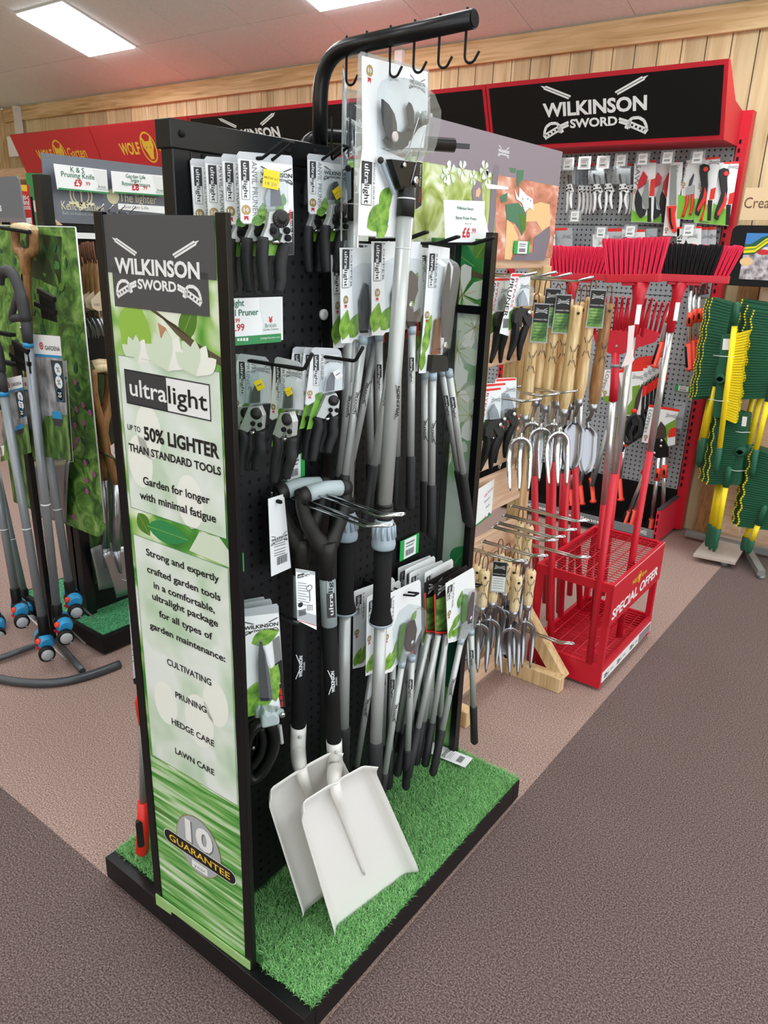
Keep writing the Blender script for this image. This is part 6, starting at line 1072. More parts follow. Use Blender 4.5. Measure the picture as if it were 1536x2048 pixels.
def tlopper(label, card, tubes, g='red gripped loppers on the grey pegboard', dy=0):
    f = Fr((0, YG+dy, 0), (1, 0, 0), ZU); z, tb = card; t = thing('telescopic_lopper', label, 'lopper', f.p(*f.q(*tubes[0][0])), g)
    if tb:
        b = MB('paper'); b.prism(f, [f.q(*z(*p)) for p in ((605, 320), (985, 380), (940, 480), (930, 800), (820, 830), (515, 770))], -.001, 0); b.m('brightred').poly(f, [f.q(*z(*p)) for p in ((610, 300), (985, 365), (983, 395), (605, 335))], .0006); b.m('greytext').text(f.sub(*f.q(*z(612, 365)), 0, -PI/2-.12), 'LOPPERS', 0, 0, .135, .020, 'l', .012, .0008); b.m('leafgreen').poly(f, [f.q(*z(*p)) for p in ((810, 560), (950, 480), (930, 600), (840, 700), (830, 830), (805, 820))], .0007); b.m('brightred').poly(f, [f.q(*z(*p)) for p in ((865, 610), (950, 580), (935, 700), (845, 715))], .0011); badge(b, f, *f.q(*z(570, 705)), .012, .0008); x, y = f.q(*z(885, 440)); swords(b, f, x, y, .06, 'greytext', .0008); b.build('card', t)
        b = MB('brown'); b.prism(f, [f.q(*z(*p)) for p in ((760, 510), (815, 580), (825, 690), (790, 740), (700, 720), (705, 620))], .004, .01); b.build('blade', t)
        b = MB('black'); b.prism(f, [f.q(*z(*p)) for p in ((680, 720), (800, 730), (855, 830), (855, 950), (720, 965), (650, 900), (640, 780))], .002, .02); b.m('chrome'); [b.lathe(f.p(*f.q(*z(*p)), .02), f.n, [(0, .009), (.004, .008), (.006, .003)], 10) for p in ((690, 738), (778, 745), (770, 812), (690, 898))]; b.build('head', t)
    for k, (a, m1, m2, c, e) in enumerate(tubes):
        A, M1, M2, C_, E_ = (f.p(*f.q(*w), .012+.010*k) for w in (a, m1, m2, c, e)); b = MB('alu'); b.cyl(A, C_, .0125, n=12); tb2 = b.build('tube', t)
        ax = (C_-A).normalized(); b = MB('orangered'); b.cyl(M1, M2, .0165, n=12); b.m('blackmatte').lathe(M1+(M2-M1)*.25+f.n*.012, ax, [(0, .003), (.02, .008), (.04, .005)], 8); b.build('clamp', t)
        b = MB('orangered'); b.tube([C_, C_+(E_-C_)*.9, C_+(E_-C_)*.92, E_], [.0155, .0155, .022, .021], 10); sd = ax.cross(f.n).normalized()*.011+f.n*.006; b.m('blackmatte').tube([C_+sd+(E_-C_)*.1, C_+sd+(E_-C_)*.88], .010, 8); b.build('grip', t)
    return t
C = lambda *p: zC(*p); D = lambda *p: zD(*p)
tlopper('red topped lopper pack with four bolts, black blades and two red gripped tubes', (zC, True), [(C(745, 960), C(740, 1085), C(715, 1240), C(650, 1715), C(620, 1880)), (C(815, 950), C(825, 1040), C(815, 1200), C(800, 1560), C(785, 1700))])
tlopper('red gripped lopper leaning in the black base bin behind the red poles', (zC, False), [(C(640, 960), C(640, 1010), C(540, 1160), C(375, 1625), C(310, 1790)), (C(600, 1240), C(580, 1290), C(550, 1390), C(450, 1600), C(400, 1780))], dy=-.03)
for i, (dx, dy) in enumerate(((0, 0), (75, -60), (180, -80))):
    tlopper('silver and red telescopic lopper beside the red upright, %s of three' % ['left', 'middle', 'right'][i], (zD, False), [(D(770+dx*.9, 200+dy), D(765+dx, 600+dy), D(740+dx, 860+dy), D(730+dx, 1180+dy), D(760+dx*.9, 1680+dy))], 'telescopic loppers by the red upright', .02*i)
tlopper('silver and red lopper slanting behind the black and red broom pole', (zD, False), [(D(400, 500), D(400, 600), D(340, 800), D(240, 1150), D(90, 1620))], dy=.01)
for i, (a, c, e) in enumerate((((1252, 880), (1240, 956), (1243, 1000)), ((1175, 905), (1162, 970), (1166, 1008)), ((1196, 930), (1184, 955), (1188, 1004)), ((1148, 930), (1141, 978), (1145, 1010)))):
    m = ((a[0]*.9+c[0]*.1), (a[1]*.9+c[1]*.1)); tlopper('orange gripped lopper standing in the base bin, %s of four behind the rack' % ['right one', 'second from right', 'third from right', 'leftmost'][i], (zC, False), [(a, m, (m[0]*.95+c[0]*.05, m[1]*.95+c[1]*.05), c, e)], 'orange gripped loppers behind the rack', .04)
b = MB('silverdark'); f = Fr((0, YG, 0), (1, 0, 0), ZU); A, B_ = f.p(*f.q(1215, 860), .0), f.p(*f.q(1190, 950), .0); b.cyl(A, A+(B_-A)*1.25, .013); tag(b.build('silver_tube'), 'bare silver tube slanting behind the red rake handle', 'tube')
f = Fr((0, YG+.06, 0), (1, 0, 0), ZU); Q = [f.q(*zC(*p)) for p in ((918, 262), (1068, 282), (1000, 668), (930, 655))]; b = MB('cardgrey'); b.prism(f, Q, -.001, 0); x, y = f.q(*zC(975, 520)); swords(b, f, x, y+.02, .04, 'greytext', .0006); barcode(b, f, x-.012, y-.06, .03, .022, .0006); b.m('greytext').line(f, f.q(*zC(930, 320)), f.q(*zC(1020, 310)), .006, .0006); tag(b.build('card_back'), 'grey printed card back hanging beside the lopper pack', 'card')
f = Fr((0, YP-.006, 0), (1, 0, 0), ZU); x0, y1 = f.q(*zC(940, 60)); x1, y0 = f.q(*zC(1125, 155)); ticket('price_ticket', 'green edged price ticket alone on the grey pegboard by the red upright', f, x0, y0, x1, y1)
f = Fr((0, YG, 0), (1, 0, 0), ZU); zE = lambda x, y: (1160+.20833*x, 460+.20833*y); Q = [f.q(*zE(*p)) for p in ((210, 1340), (330, 1340), (315, 1500), (290, 1640), (200, 1600))]; t = thing('carded_tool', 'white loppers pack behind the red rake handle', 'carded tool', f.p(*Q[0])); b = MB('paper'); b.prism(f, Q, -.001, 0); b.m('greytext').text(f.sub(*f.q(*zE(262, 1350)), 0, -PI/2-.25), 'LOPPERS', 0, 0, .15, .022, 'l', .01, .0008); badge(b, f, *f.q(*zE(240, 1560)), .012, .0008); b.m('leafgreen').poly(f, [f.q(*zE(*p)) for p in ((205, 1600), (290, 1590), (310, 1650), (250, 1660))], .0006); b.build('card', t)
for i, px in enumerate((1385, 1397, 1410)):
    f = Fr((0, YG+.02*i, 0), (1, 0, 0), ZU); Q = [f.q(px-5, 568), f.q(px+6, 566), f.q(px+6, 588), f.q(px-6, 590)]; b = MB('headblack'); b.prism(f, Q, -.001, .012); b.m('brightred').text(f.sub(*f.q(px+3, 587), 0, PI/2), '100 years', 0, 0, .05, .009, 'l', .02, .0126); tag(b.build('card_back'), 'black and red pack edge under the black and red broom, %s of three' % ['left', 'middle', 'right'][i], 'card')
# ================================================================ sign, screen and green brooms at the right
YS = 4.2; f = Fr((0, YS, 0), (1, 0, 0), ZU); x0, y0 = f.q(1478, 440); x1, y1 = f.q(1487, 378); b = MB('tanboard'); b.prism(f, [(x0, y0), (x0+.75, y0), (x0+.75, y1+.005), (x0+.006, y1+.005)], -.018, 0); b.m('scriptbrown').text(f.sub(*f.q(1487, 416)), 'Creative', 0, 0, .20, .05, 'l', .0, .001, ang=0); tag(b.build('hanging_sign'), 'tan sign with brown lettering beside the red upright, cut by the photo edge', 'sign')
t = thing('display_screen', 'black framed screen showing brushes and pebbles, cut by the right photo edge', 'screen', (-.7, YS-.05, 1.55)); f = Fr((0, YS-.06, 0), (1, 0, 0), ZU); a = f.q(1466, 450); c = f.q(1447, 570); w = .62
b = MB('blackmatte'); b.prism(f, [(p[0], p[1]) for p in rrect(a[0]+.0, c[1], a[0]+w, a[1], .03)], -.05, 0); b.build('housing', t, bevel=.003)
s0 = f.q(1496, 466); s1 = f.q(1480, 558); MC['screenglow'] = mat('screenglow', 'd7dadb', .3, 0, 0)
b = MB('pebbles'); X0_, X1_, Ya, Yb = s0[0]-.004, s0[0]+.48, s1[1], s0[1]; b.prism(f, [(X0_, Ya), (X1_, Ya), (X1_, Yb), (X0_, Yb)], 0, .002); b.m('screenblue').poly(f, [(X0_, Yb-.08), (X0_+.1, Yb-.06), (X1_, Yb-.07), (X1_, Yb), (X0_, Yb)], .0024)
b.m('glove').disc(f, X0_+.02, Yb-.13, .03, .0026, 14, .02); b.m('redtext').disc(f, X0_+.09, Yb-.085, .03, .0028, 14, .012)
for k, (mt, o_) in enumerate((('brush_green', 0), ('brushyellow', .008), ('leafgreen', .02), ('brushyellow', .028), ('brush_green', .036))): b.m(mt).poly(f, clip([(X0_, Yb-.10+o_), (X0_+.05, Yb-.095+o_), (X0_+.09, Yb-.06+o_), (X0_+.15, Yb), (X0_+.12, Yb), (X0_+.07, Yb-.055+o_), (X0_+.03, Yb-.085+o_), (X0_, Yb-.088+o_)], X0_, Ya, X1_, Yb), .003+.0004*k)
b.build('picture', t)
b = MB('blackmatte'); b.box((-.50, YS-.03, 1.45), (-.42, YW-.01, 1.6)); b.build('bracket', t)
gs = thing('broom_rack', 'timber and steel rack holding green and yellow brooms beside the red upright', 'display stand', (-.8, 4.38, 0))
b = MB('woodbrown'); b.box((-1.0, 4.42, .02), (-.90, 4.46, 1.5)); b.build('board', gs); b = MB('plankpink'); b.box((-.895, 4.43, .02), (-.60, 4.465, 1.7)); b.build('board', gs)
b = MB('plankpink'); b.box((-.86, 4.30, .1), (-.74, 4.33, 1.5)); b.build('post', gs)
b = MB('silverdark'); b.box((-1.02, 4.30, .02), (-.5, 4.33, .055)); b.build('rail', gs); b = MB('silverdark'); b.box((-.95, 4.28, 1.27), (-.2, 4.30, 1.315)); b.build('rail', gs); b = MB('silverdark'); b.bar((-.70, 4.33, .035), (-.545, 3.98, .035), .035, .03); b.cyl((-.545, 4.0, 0), (-.545, 4.0, .02), .018); b.build('leg', gs)
b = MB('worn'); b.prism(Fr((0, 0, 0), (1, 0, 0), (0, 1, 0)), [(-.885, 3.985), (-.68, 4.015), (-.70, 4.40), (-.90, 4.40)], .03, .045); b.m('silverdark').cyl((-.74, 4.05, 0), (-.74, 4.05, .03), .02); b.build('base_plate', gs)
def yard_broom(label, y, hp, bdir, pole, tipc, bm='brush_green', edge='brushyellow', bw=.075, hw=.03, block=True, g='green and yellow brooms'):
    """ hp: top and bottom pixel of the upright head; bdir: +1 bristles to the right, -1 to the left """
    f = Fr((0, y, 0), (1, 0, 0), ZU); a, c = V(f.q(*hp[0])), V(f.q(*hp[1])); ax = (a-c); L = ax.length; ax.normalize(); sd = V((ax.y, -ax.x))*bdir; t = thing('yard_broom', label, 'broom', f.p(*c), g)
    R = lambda s, w: tuple(c+ax*(L*s)+sd*w)
    if block: b = MB('brush_green'); b.prism(f, [R(.01, -hw/2), R(0, 0), R(.01, hw/2), R(.99, hw/2), R(1, 0), R(.99, -hw/2)], -.03, .03); b.m('bindgreen').lathe(f.p(*R(.48, -hw*.1), .03), f.n, [(0, .03), (.02, .024), (.028, .023), (.028, .014), (.01, .012)], 14); b.m('white').poly(f, [R(.82, -hw*.3), R(.82, hw*.32), R(.95, hw*.32), R(.95, -hw*.3)], .0304); b.build('head', t, bevel=.004)
    b = MB(bm); n = 34; rows = 4
    for j in range(rows):
        d = -.030+.020*j
        for k in range(n):
            s = (k+.5)/n; w = .5/n*.86; tip = bw*(1+.03*math.sin(k*7.3+j*3)); flare = (s-.5)*.10; b.m(bm)
            b.prism(f, [R(s-w, hw*.45), R(s+w, hw*.45), R(s+w+flare, tip*.955), R(s-w+flare, tip*.955)], d-.007, d+.007); b.m(edge if j in (0, rows-1) else bm); b.prism(f, [R(s-w+flare, tip*.955), R(s+w+flare, tip*.955), R(s+w*.6+flare, tip), R(s-w*.6+flare, tip)], d-.007, d+.007)
    b.build('bristles', t)
    if pole:
        A, M_, E_ = (f.p(*f.q(*w), .045) for w in pole); b = MB('brushyellow'); b.cyl(A, M_, .0135, n=12); b.m('white'); [b.tube([f.p(*R(s, -hw), .03), f.p(*R(s, .0), .062), f.p(*R(s, hw*.9), .05)], .0015, 5) for s in (.22, .75)] if block else None; pb = b.build('pole', t); b = MB('brush_green'); b.lathe(M_, E_-M_, [(0, .0135), (.004, .017), ((E_-M_).length*.8, .015), ((E_-M_).length, .007)], 10); b.build('pole_end', pb); b = MB('brush_green'); b.lathe(A, A-M_, [(0, .016), (.1, .015), (.11, .006)], 10); b.build('pole_socket', pb)
yard_broom('green headed broom with yellow bristles and barcode label, frontmost in the left stack', 4.02, ((1458, 668), (1439, 834)), 1, ((1474, 650), (1444, 892), (1436, 942)), None, 'brushyellow', 'brushyellow', .088, .055)
for i, (dx, dy, yy) in enumerate(((0, 0, 4.10), (-9, 6, 4.16), (-14, 2, 4.22))): yard_broom('dark green broom with yellow edged bristles, %s behind the labelled one' % ['first', 'second', 'third'][i], yy, ((1474+dx, 606+dy), (1441+dx, 790+dy)), -1, ((1436+dx*.5, 770+dy), (1414+dx*.5, 872+dy*2), (1405+dx*.3, 925+dy)), None, bw=.115, hw=.03, block=False)
for i, (dx, dy, yy) in enumerate(((0, 0, 4.06), (-10, -6, 4.13), (-18, -12, 4.20))): yard_broom('dark green broom in the lower left stack, %s' % ['frontmost with its socket showing', 'second from the front', 'rearmost'][i], yy, ((1494+dx, 824+dy), (1474+dx, 968+dy)), -1, ((1456+dx*.8, 970+dy), (1441+dx*.8, 1052+dy*.8), (1432+dx*.8, 1098+dy*.6)), None, bw=.14, hw=.035, block=(i == 0))
for i, (dx, dy, yy) in enumerate(((0, 0, 4.08), (-14, -10, 4.14), (-26, -22, 4.20))): yard_broom('dark green broom in the upper right stack at the photo edge, %s' % ['frontmost', 'second from the front', 'rearmost'][i], yy, ((1580+dx, 628+dy), (1556+dx, 795+dy)), -1, ((1540+dx, 800+dy), (1516+dx, 895+dy), (1508+dx, 950+dy)), None, bw=.16, hw=.03, block=False)
for i, (dx, dy, yy) in enumerate(((0, 0, 4.10), (-12, -6, 4.17))): yard_broom('dark green broom in the lower right stack at the photo edge, %s' % ['front one', 'rear one'][i], yy, ((1590+dx, 915+dy), (1560+dx, 1060+dy)), -1, ((1520+dx, 1045+dy), (1508+dx, 1075+dy), (1500+dx, 1102+dy)), None, bw=.20, hw=.03, block=False)
# ================================================================ left: second stand with wooden handled spades
KX = -2.60; KY = 1.475; ZK = .085
ks = thing('display_stand', 'grey and green display stand with foliage end panel, at the left', 'display stand', (KX, 1.9, 0))
b = MB('black'); KL = -2.386; b.box((KL-.62, 1.424, .01), (KL, 2.36, ZK-.004)); b.build('plinth', ks, bevel=.002)
b = MB('flatturf'); b.box((KL-.60, 1.44, ZK-.006), (KL-.02, 2.34, ZK)); o = b.build('turf_mat'); tag(o, 'green artificial turf on the plinth of the left stand', 'artificial grass', kind='stuff')
ff = Fr((0, KY, 0), (1, 0, 0), ZU); F = lambda px, py: ff.q(px, py)
tr, br, bm_ = F(147, 455), F(205, 1000), F(125, 1045); rr_ = .07; R_ = (tr[0]+br[0])/2; zb, zt2 = bm_[1], tr[1]
b = MB('foliage'); Pn = [(R_-.66, zt2), (R_-.66, zb), (R_-rr_, zb)]+[(R_-rr_+rr_*math.cos(-PI/2+PI/2*k/8), zb+rr_+rr_*math.sin(-PI/2+PI/2*k/8)) for k in range(1, 9)]+[(R_, zt2)]
b.prism(ff, Pn, -.006, 0); random.seed(11)
b.m('grassphoto').poly(ff, [(R_-.66, zb+.36), (R_-.40, zb+.42), (R_-.22, zb+.35), (R_-.20, zb+.05), (R_-.66, zb)], .0004); b.m('foliagedark').poly(ff, [(R_-.3, zt2-.02), (R_-.08, zt2-.03), (R_-.12, zt2-.2), (R_-.34, zt2-.16)], .0004)
for k in range(80):
    x, y = R_-random.uniform(.03, .52), random.uniform(zb+.25, zt2-.08); leaf(b, ff, x, y, random.uniform(.02, .05), random.uniform(.006, .014), random.uniform(.3, 2.8), .0005+.00003*k, random.choice(['leafdark', 'postergreen', 'bindgreen']))
for px, py in ((152, 763), (168, 810), (155, 818), (182, 825), (152, 850), (170, 845), (158, 880), (150, 890), (172, 925), (190, 948), (175, 960), (176, 982), (150, 1033)):
    x, y = F(px, py)
    for k in range(5): a = 2*PI*k/5; b.m('magenta').disc(ff, x+.007*math.cos(a), y+.007*math.sin(a), .0055, .004+.0001*k, 8)
b.build('foliage_panel', ks)
b = MB('offwhite'); b.tube([ff.p(R_+.001, zt2, -.003), ff.p(R_+.001, zb+rr_, -.003)], .0025, 6); b.tube([ff.p(R_-.66, zt2+.001, -.003), ff.p(R_, zt2+.001, -.003)], .002, 6); b.build('panel_edge', ks)
for px, z1 in ((151, zb+.02),): p = ony(px, 1100, KY+.03); b = MB('blackgloss'); b.box((p.x-.018, KY+.01, ZK), (p.x+.018, KY+.04, z1+.2)); b.build('post', ks)
p = ony(86, 400, KY+.03); b = MB('blackgloss'); b.box((p.x-.022, KY+.012, ZK), (p.x+.022, KY+.055, 1.735)); b.build('upright', ks, bevel=.002)
kf = Fr((KX, 0, 0), (0, 1, 0), ZU); K = lambda px, py: kf.q(px, py)
y0 = K(82, 305)[0]; z1 = 1.803; b = MB('kentgrey'); b.box((KX-.005, y0, 1.585), (KX, 2.32, z1)); zK = lambda x, y: (60+.18229*x, 280+.18229*y); kk = lambda x, y: K(*zK(x, y))
b.m('skin').poly(kf, [kk(190, 760), kk(230, 820), kk(290, 880), kk(360, 935), kk(200, 935)], .0006); b.m('mutedgreen').disc(kf, *kk(240, 920), .018, .0009, 16, .010); b.m('cream').text(kf, 'Kent & Stowe', *kk(585, 775), kk(815, 775)[0]-kk(355, 775)[0], .03, 'c', .0, .0008); b.m('cardgrey').text(kf, 'Built on tradition, crafted for life', *kk(610, 828), kk(855, 775)[0]-kk(365, 775)[0], .011, 'c', .0, .0008); b.m('cream').text(kf, 'The lighter', *kk(1190, 690), kk(1390, 690)[0]-kk(985, 690)[0], .033, 'c', .0, .0008)
x, y = kk(560, 605); b.m('cream').ring(kf, x, y, .045, .006, .0006, 20); b.ring(kf, x, y, .032, .004, .0006, 20); b.m('cream').line(kf, (x-.05, y-.03), (x+.05, y-.03), .014, .0008); b.line(kf, (x, y-.03), (x, y+.03), .005, .0008); x, y = kk(910, 620); b.m('cream').disc(kf, x, y, .026, .0006, 16)
b.build('header_board', ks)
b = MB('black'); b.box((KX-.03, KY+.055, ZK), (KX-.006, 2.3, 1.585)); b.m('foliagedark').box((KX-.006, KY+.055, .2), (KX-.0045, 2.3, 1.10)); b.build('back_panel', ks)
b = MB('white'); b.box((KX+.0, KY+.06, 1.535), (KX+.025, 2.3, 1.555)); b.build('shelf_strip', ks)
# price cards on the header
def kcard(label, P, lines, price, dx=.03):
    f = Fr((KX+dx, 0, 0), (0, 1, 0), ZU); z = lambda x, y: f.q(60+.18229*x, 280+.18229*y); Q = [z(*p) for p in P]; b = MB('white'); b.prism(f, Q, -.0015, 0); a, c = V(Q[0]), V(Q[1]); dn = V(Q[3])-a; ac = c-a; an = math.atan2(ac.y, ac.x)
    g = lambda s, t: tuple(a+ac*s+dn*t); b.m('green').poly(f, [g(.02, .93), g(1, .93), g(1, 1), g(.02, 1)], .0005); b.m('offwhite').poly(f, [g(.72, .05), g(.98, .05), g(.98, .92), g(.80, .92), g(.76, .5)], .0004); b.m('greentext')
    for k, s in enumerate(lines): b.text(f, s, *g(.42, .30+.22*k*(1 if len(lines) < 3 else .8)-.05), None, .017 if len(lines) < 3 else .013, 'c', .01, .0008, ang=an)
    b.m('redtext').text(f, price[0], *g(.40, .80), None, .022, 'c', .03, .0008, ang=an); b.text(f, price[1], *g(.53, .74), None, .013, 'l', .01, .0008, ang=an); b.m('greentext').text(f, 'British', *g(.86, .78), .03, None, 'c', 0, .0008, ang=an); b.text(f, 'Garden Centres', *g(.86, .86), .045, None, 'c', 0, .0008, ang=an)
    return tag(b.build('price_card'), label, 'price card', 'price cards on the left stand header')
kcard('white price card with red price at the left of the grey header', ((258, 258), (840, 328), (860, 575), (300, 540)), ('K & S', 'Pruning Knife'), ('£9', '.99'))
kcard('white price card with red price near the upright of the pegboard stand', ((888, 338), (1500, 395), (1510, 620), (910, 580)), ('Garden Life', 'Snips /', 'Bypass Secateurs'), ('£8', '.99'))
f = Fr((KX+.05, 0, 0), (0, 1, 0), ZU); z = lambda x, y: f.q(60+.18229*x, 280+.18229*y); b = MB('white'); b.prism(f, [z(*p) for p in ((965, 695), (1500, 730), (1500, 810), (970, 760))], -.001, 0); b.m('greytext').text(f, 'Garden Life', *z(1165, 755), .11, .012, 'c', 0, .0006); tag(b.build('price_card'), 'white card half hidden behind the top of the end banner', 'price card')
b = MB('cream'); p = onx(228, 382, KX+.06); 
for k, px in enumerate((196, 215, 236, 258)):
    p = onx(px, 416+k*1.5, KX+.10); b = MB('chrome'); b.tube([(KX+.002, p.y, p.z-.01), (p.x, p.y, p.z-.01), (p.x+.04, p.y, p.z+.012)], .003, 6); tag(b.build('wire_prong'), 'chrome prong above the end banner top, %s from the left' % ['first', 'second', 'third', 'fourth'][k], 'display hook', 'prongs of the left stand header')
# trowels with paper tags
def tagged_fork():
    o = onx(185, 487, -2.47); f = Fr(o, (0, 1, 0), ZU); z = lambda x, y: f.q(140+.11719*x, 460+.11719*y); t = thing('hand_fork', '', 'hand tool', o, 'tagged hand forks on the left stand')
    b = MB('leather'); b.tube([f.p(*z(390, 200), .0), f.p(*z(400, 400), .004), f.p(*z(420, 560), .01)], .0035, 6); b.tube([f.p(*z(380, 210), -.01), f.p(*z(385, 380), -.006), f.p(*z(420, 570), .0)], .0035, 6); b.build('cord', t)
    b = MB('woodbrown'); b.lathe(f.p(*z(475, 515), 0), f.p(*z(500, 1080))-f.p(*z(475, 515)), [(0, .010), (.006, .016), (.05, .017), (.13, .016), (.19, .012)], 12); b.build('handle', t)
    b = MB('tan'); b.prism(f, [z(*p) for p in ((300, 1180), (480, 1010), (545, 950), (640, 940), (660, 1330), (430, 1370), (330, 1320))], .016, .018); b.m('greytext').text(f, 'K&S', *z(410, 1280), .02, None, d=.0185); b.build('swing_tag', t)
    b = MB('steel'); b.prism(f, [z(*p) for p in ((440, 1330), (560, 1330), (580, 1560), (500, 1560))], .004, .010)
    for x in (500, 560, 600, 640): b.tube([f.p(*z(x-60, 1500), .006), f.p(*z(x, 1620), .008), f.p(*z(x+20, 1790), .02)], [.006, .005, .002], 6)
    b.build('tines', t); return t, o
TF, o = tagged_fork()
for i, (dx, dy, X) in enumerate(((0, 0, -2.45), (-10, -1, -2.475), (-19, 1, -2.50), (-27, 6, -2.52), (-35, -6, -2.54))): place(TF, onx(185+dx, 487+dy, X), (0, 0, -.1*i), 'hand fork with pale paper tag, %s of the bunch left of the end banner' % ['nearest', 'second', 'third', 'fourth', 'rearmost'][i])
SPADE_PEGS = []
def d_spade(name, label, f, grip, fork, shaft, sock, blade, mt, g, dk=.0, tag_=None, blade_mt='steel', lean=0):
    """ all in photo points on the plane f: grip ends, point where the arms meet, shaft end, socket end, blade outline """
    q = lambda p, d=0: f.p(*f.q(*p), d); t = thing(name, label, 'spade', q(grip[0]), g)
    gc = (q(grip[0])+q(grip[1]))/2; SPADE_PEGS.append((gc, label))
    b = MB('woodpale'); b.tube([q(grip[0]), (q(grip[0])+q(grip[1]))/2+V((0, 0, .003)), q(grip[1])], [.016, .018, .016], 12); b.build('grip', t)
    b = MB('woodbrown' if mt == 'b' else 'woodhandle'); r = .017
    for gp in grip: b.tube(smoothpts([q(gp), q(gp)*.55+q(fork)*.45+(q(gp)-(q(grip[0])+q(grip[1]))/2)*.35, q(fork), q(shaft)]), [r*.9]*4+[r]*4+[r*.95]*5, 10)
    b.m('chrome'); b.lathe(q(grip[1])+f.n*.014, f.n, [(0, .006), (.004, .004)], 8); b.build('handle', t)
    b = MB('steel'); b.tube([q(shaft), q(sock)], [.0175, .0165], 12); b.tube([q(sock), (q(blade[0])+q(blade[1])+q(blade[2])+q(blade[3]))/4], [.016, .004], 10); b.build('socket', t)
    b = MB(blade_mt); Q = [f.q(*p) for p in blade]; N = 8; vs = []; fs = []
    for j in range(N+1):
        for i in range(N+1):
            s, w = i/N, j/N; a = V(Q[0]).lerp(V(Q[1]), s); c = V(Q[3]).lerp(V(Q[2]), s); m_ = a.lerp(c, w); vs.append(f.p(m_.x, m_.y, .002-.012*(1-(2*s-1)**2)*(1-w)-.02*w*w*lean))
    for j in range(N):
        for i in range(N): k = j*(N+1)+i; fs.append((k, k+1, k+N+2, k+N+1))
    b.smooth = True; b.add(vs, fs); o_ = b.build('blade', t); sd = o_.modifiers.new('thickness', 'SOLIDIFY'); sd.thickness = .004
    if tag_: b = MB('pinkwhite'); b.prism(f, [f.q(*p) for p in tag_], .02, .0215); b.m('greytext').text(f, 'K&S', *f.q((tag_[0][0]+tag_[2][0])/2, (tag_[0][1]+tag_[2][1])/2), .03, None, d=.022); b.build('swing_tag', t)
    return t
f = Fr((0, KY-.035, 0), (1, 0, 0), ZU)
d_spade('border_spade', 'wooden D handled spade hanging in front of the foliage panel behind the grey edging tools', f, ((30, 456), (68, 460)), (52, 548), (62, 860), (84, 930), ((58, 925), (142, 915), (126, 1048), (66, 1035)), 'b', 'wooden handled spades', lean=1)
f = Fr((-2.50, 0, 0), (0, 1, 0), ZU)
d_spade('border_spade', 'wooden D handled spade nearest the end banner with bright steel blade', f, ((186, 738), (224, 735)), (208, 868), (231, 968), (233, 1100), ((205, 1108), (257, 1090), (268, 1188), (238, 1198)), 'b', 'wooden handled spades', tag_=((214, 890), (236, 875), (243, 920), (232, 926), (216, 905)), lean=1)
f = Fr((-2.55, 0, 0), (0, 1, 0), ZU)
d_spade('border_spade', 'wooden D handled spade behind the one nearest the end banner', f, ((182, 730), (216, 727)), (203, 862), (206, 960), (212, 1095), ((180, 1098), (222, 1085), (236, 1175), (202, 1182)), 'b', 'wooden handled spades', tag_=((201, 888), (210, 880), (213, 915), (204, 920)), blade_mt='silverdark', lean=1)
p = onx(205, 905, -2.50); b = MB('chrome'); b.tube([(KX+.01, p.y, p.z), (p.x, p.y, p.z-.004), (p.x+.09, p.y+.02, p.z-.02), (p.x+.09, p.y+.07, p.z-.02), (p.x, p.y+.06, p.z-.004), (KX+.01, p.y+.06, p.z)], .004, 7); tag(b.build('wire_prong'), 'bent chrome prong holding the spades left of the end banner', 'display hook')
p = onx(247, 1160, -2.50); b = MB('chrome'); b.tube([(KX+.01, p.y, p.z), (p.x, p.y, p.z), (p.x+.05, p.y+.03, p.z-.02)], .0035, 7); tag(b.build('wire_prong'), 'lower chrome prong in front of the bright spade blade', 'display hook')
for gc, lb in SPADE_PEGS[1:]:
    b = MB('chrome'); b.tube([(KX-.006, gc.y, gc.z-.020), (gc.x+.03, gc.y, gc.z-.020), (gc.x+.04, gc.y, gc.z)], .005, 7); b.bar((KX-.004, gc.y-.02, gc.z-.02), (KX-.004, gc.y+.02, gc.z-.02), .006, .03); tag(b.build('spade_peg'), 'chrome peg under the grip of the '+('rear' if 'behind' in lb else 'nearer')+' wooden D handled spade left of the banner', 'display hook')
# far left posters on the wall bay
f = Fr((0, 3.2, 0), (1, 0, 0), ZU); zL = lambda x, y: f.q(.07324*x, 330+.07324*y); t = thing('poster_board', 'green pictured board below the left red header', 'poster', f.p(*zL(900, 1600))); b = MB('green'); b.prism(f, [zL(*p) for p in ((690, 215), (1700, 240), (1700, 1700), (905, 1700))], -.01, 0); b.m('skin').poly(f, [zL(*p) for p in ((815, 970), (1700, 950), (1700, 1400), (1090, 1390), (880, 1430))], .001); b.m('pinkwhite').poly(f, [zL(*p) for p in ((820, 980), (1080, 960), (1085, 1300), (860, 1310))], .002); b.m('mutedgreen').disc(f, *zL(960, 1500), .06, .003, 16); b.build('picture', t)
b = MB('wood'); q0, q1 = zL(750, 1700), zL(1650, 1700); b.box((q0[0]+.3, 3.21, 0), (q0[0]+.36, 3.24, q0[1]+.1)); b.build('post', t)
f = Fr((0, 3.0, 0), (1, 0, 0), ZU); t = thing('poster_board', 'narrow red strip poster with white words between grey board and green picture', 'poster', f.p(*zL(700, 1700))); zL2 = lambda x, y: f.q(.07324*x, 330+.07324*y); b = MB('red'); b.prism(f, [zL2(*p) for p in ((565, 530), (760, 540), (880, 1700), (700, 1700))], -.008, 0); b.m('gold').poly(f, [zL2(*p) for p in ((565, 540), (735, 545), (750, 720), (580, 705))], .001); b.m('white').poly(f, [zL2(*p) for p in ((700, 1450), (860, 1430), (880, 1600), (715, 1600))], .001)
for s, x, y in (('Multi-c', 800, 945), ('Hand', 815, 1080), ('Tools', 840, 1215)): b.m('white').text(f, s, *zL2(x, y), None, .035, 'r', .02, .0015)
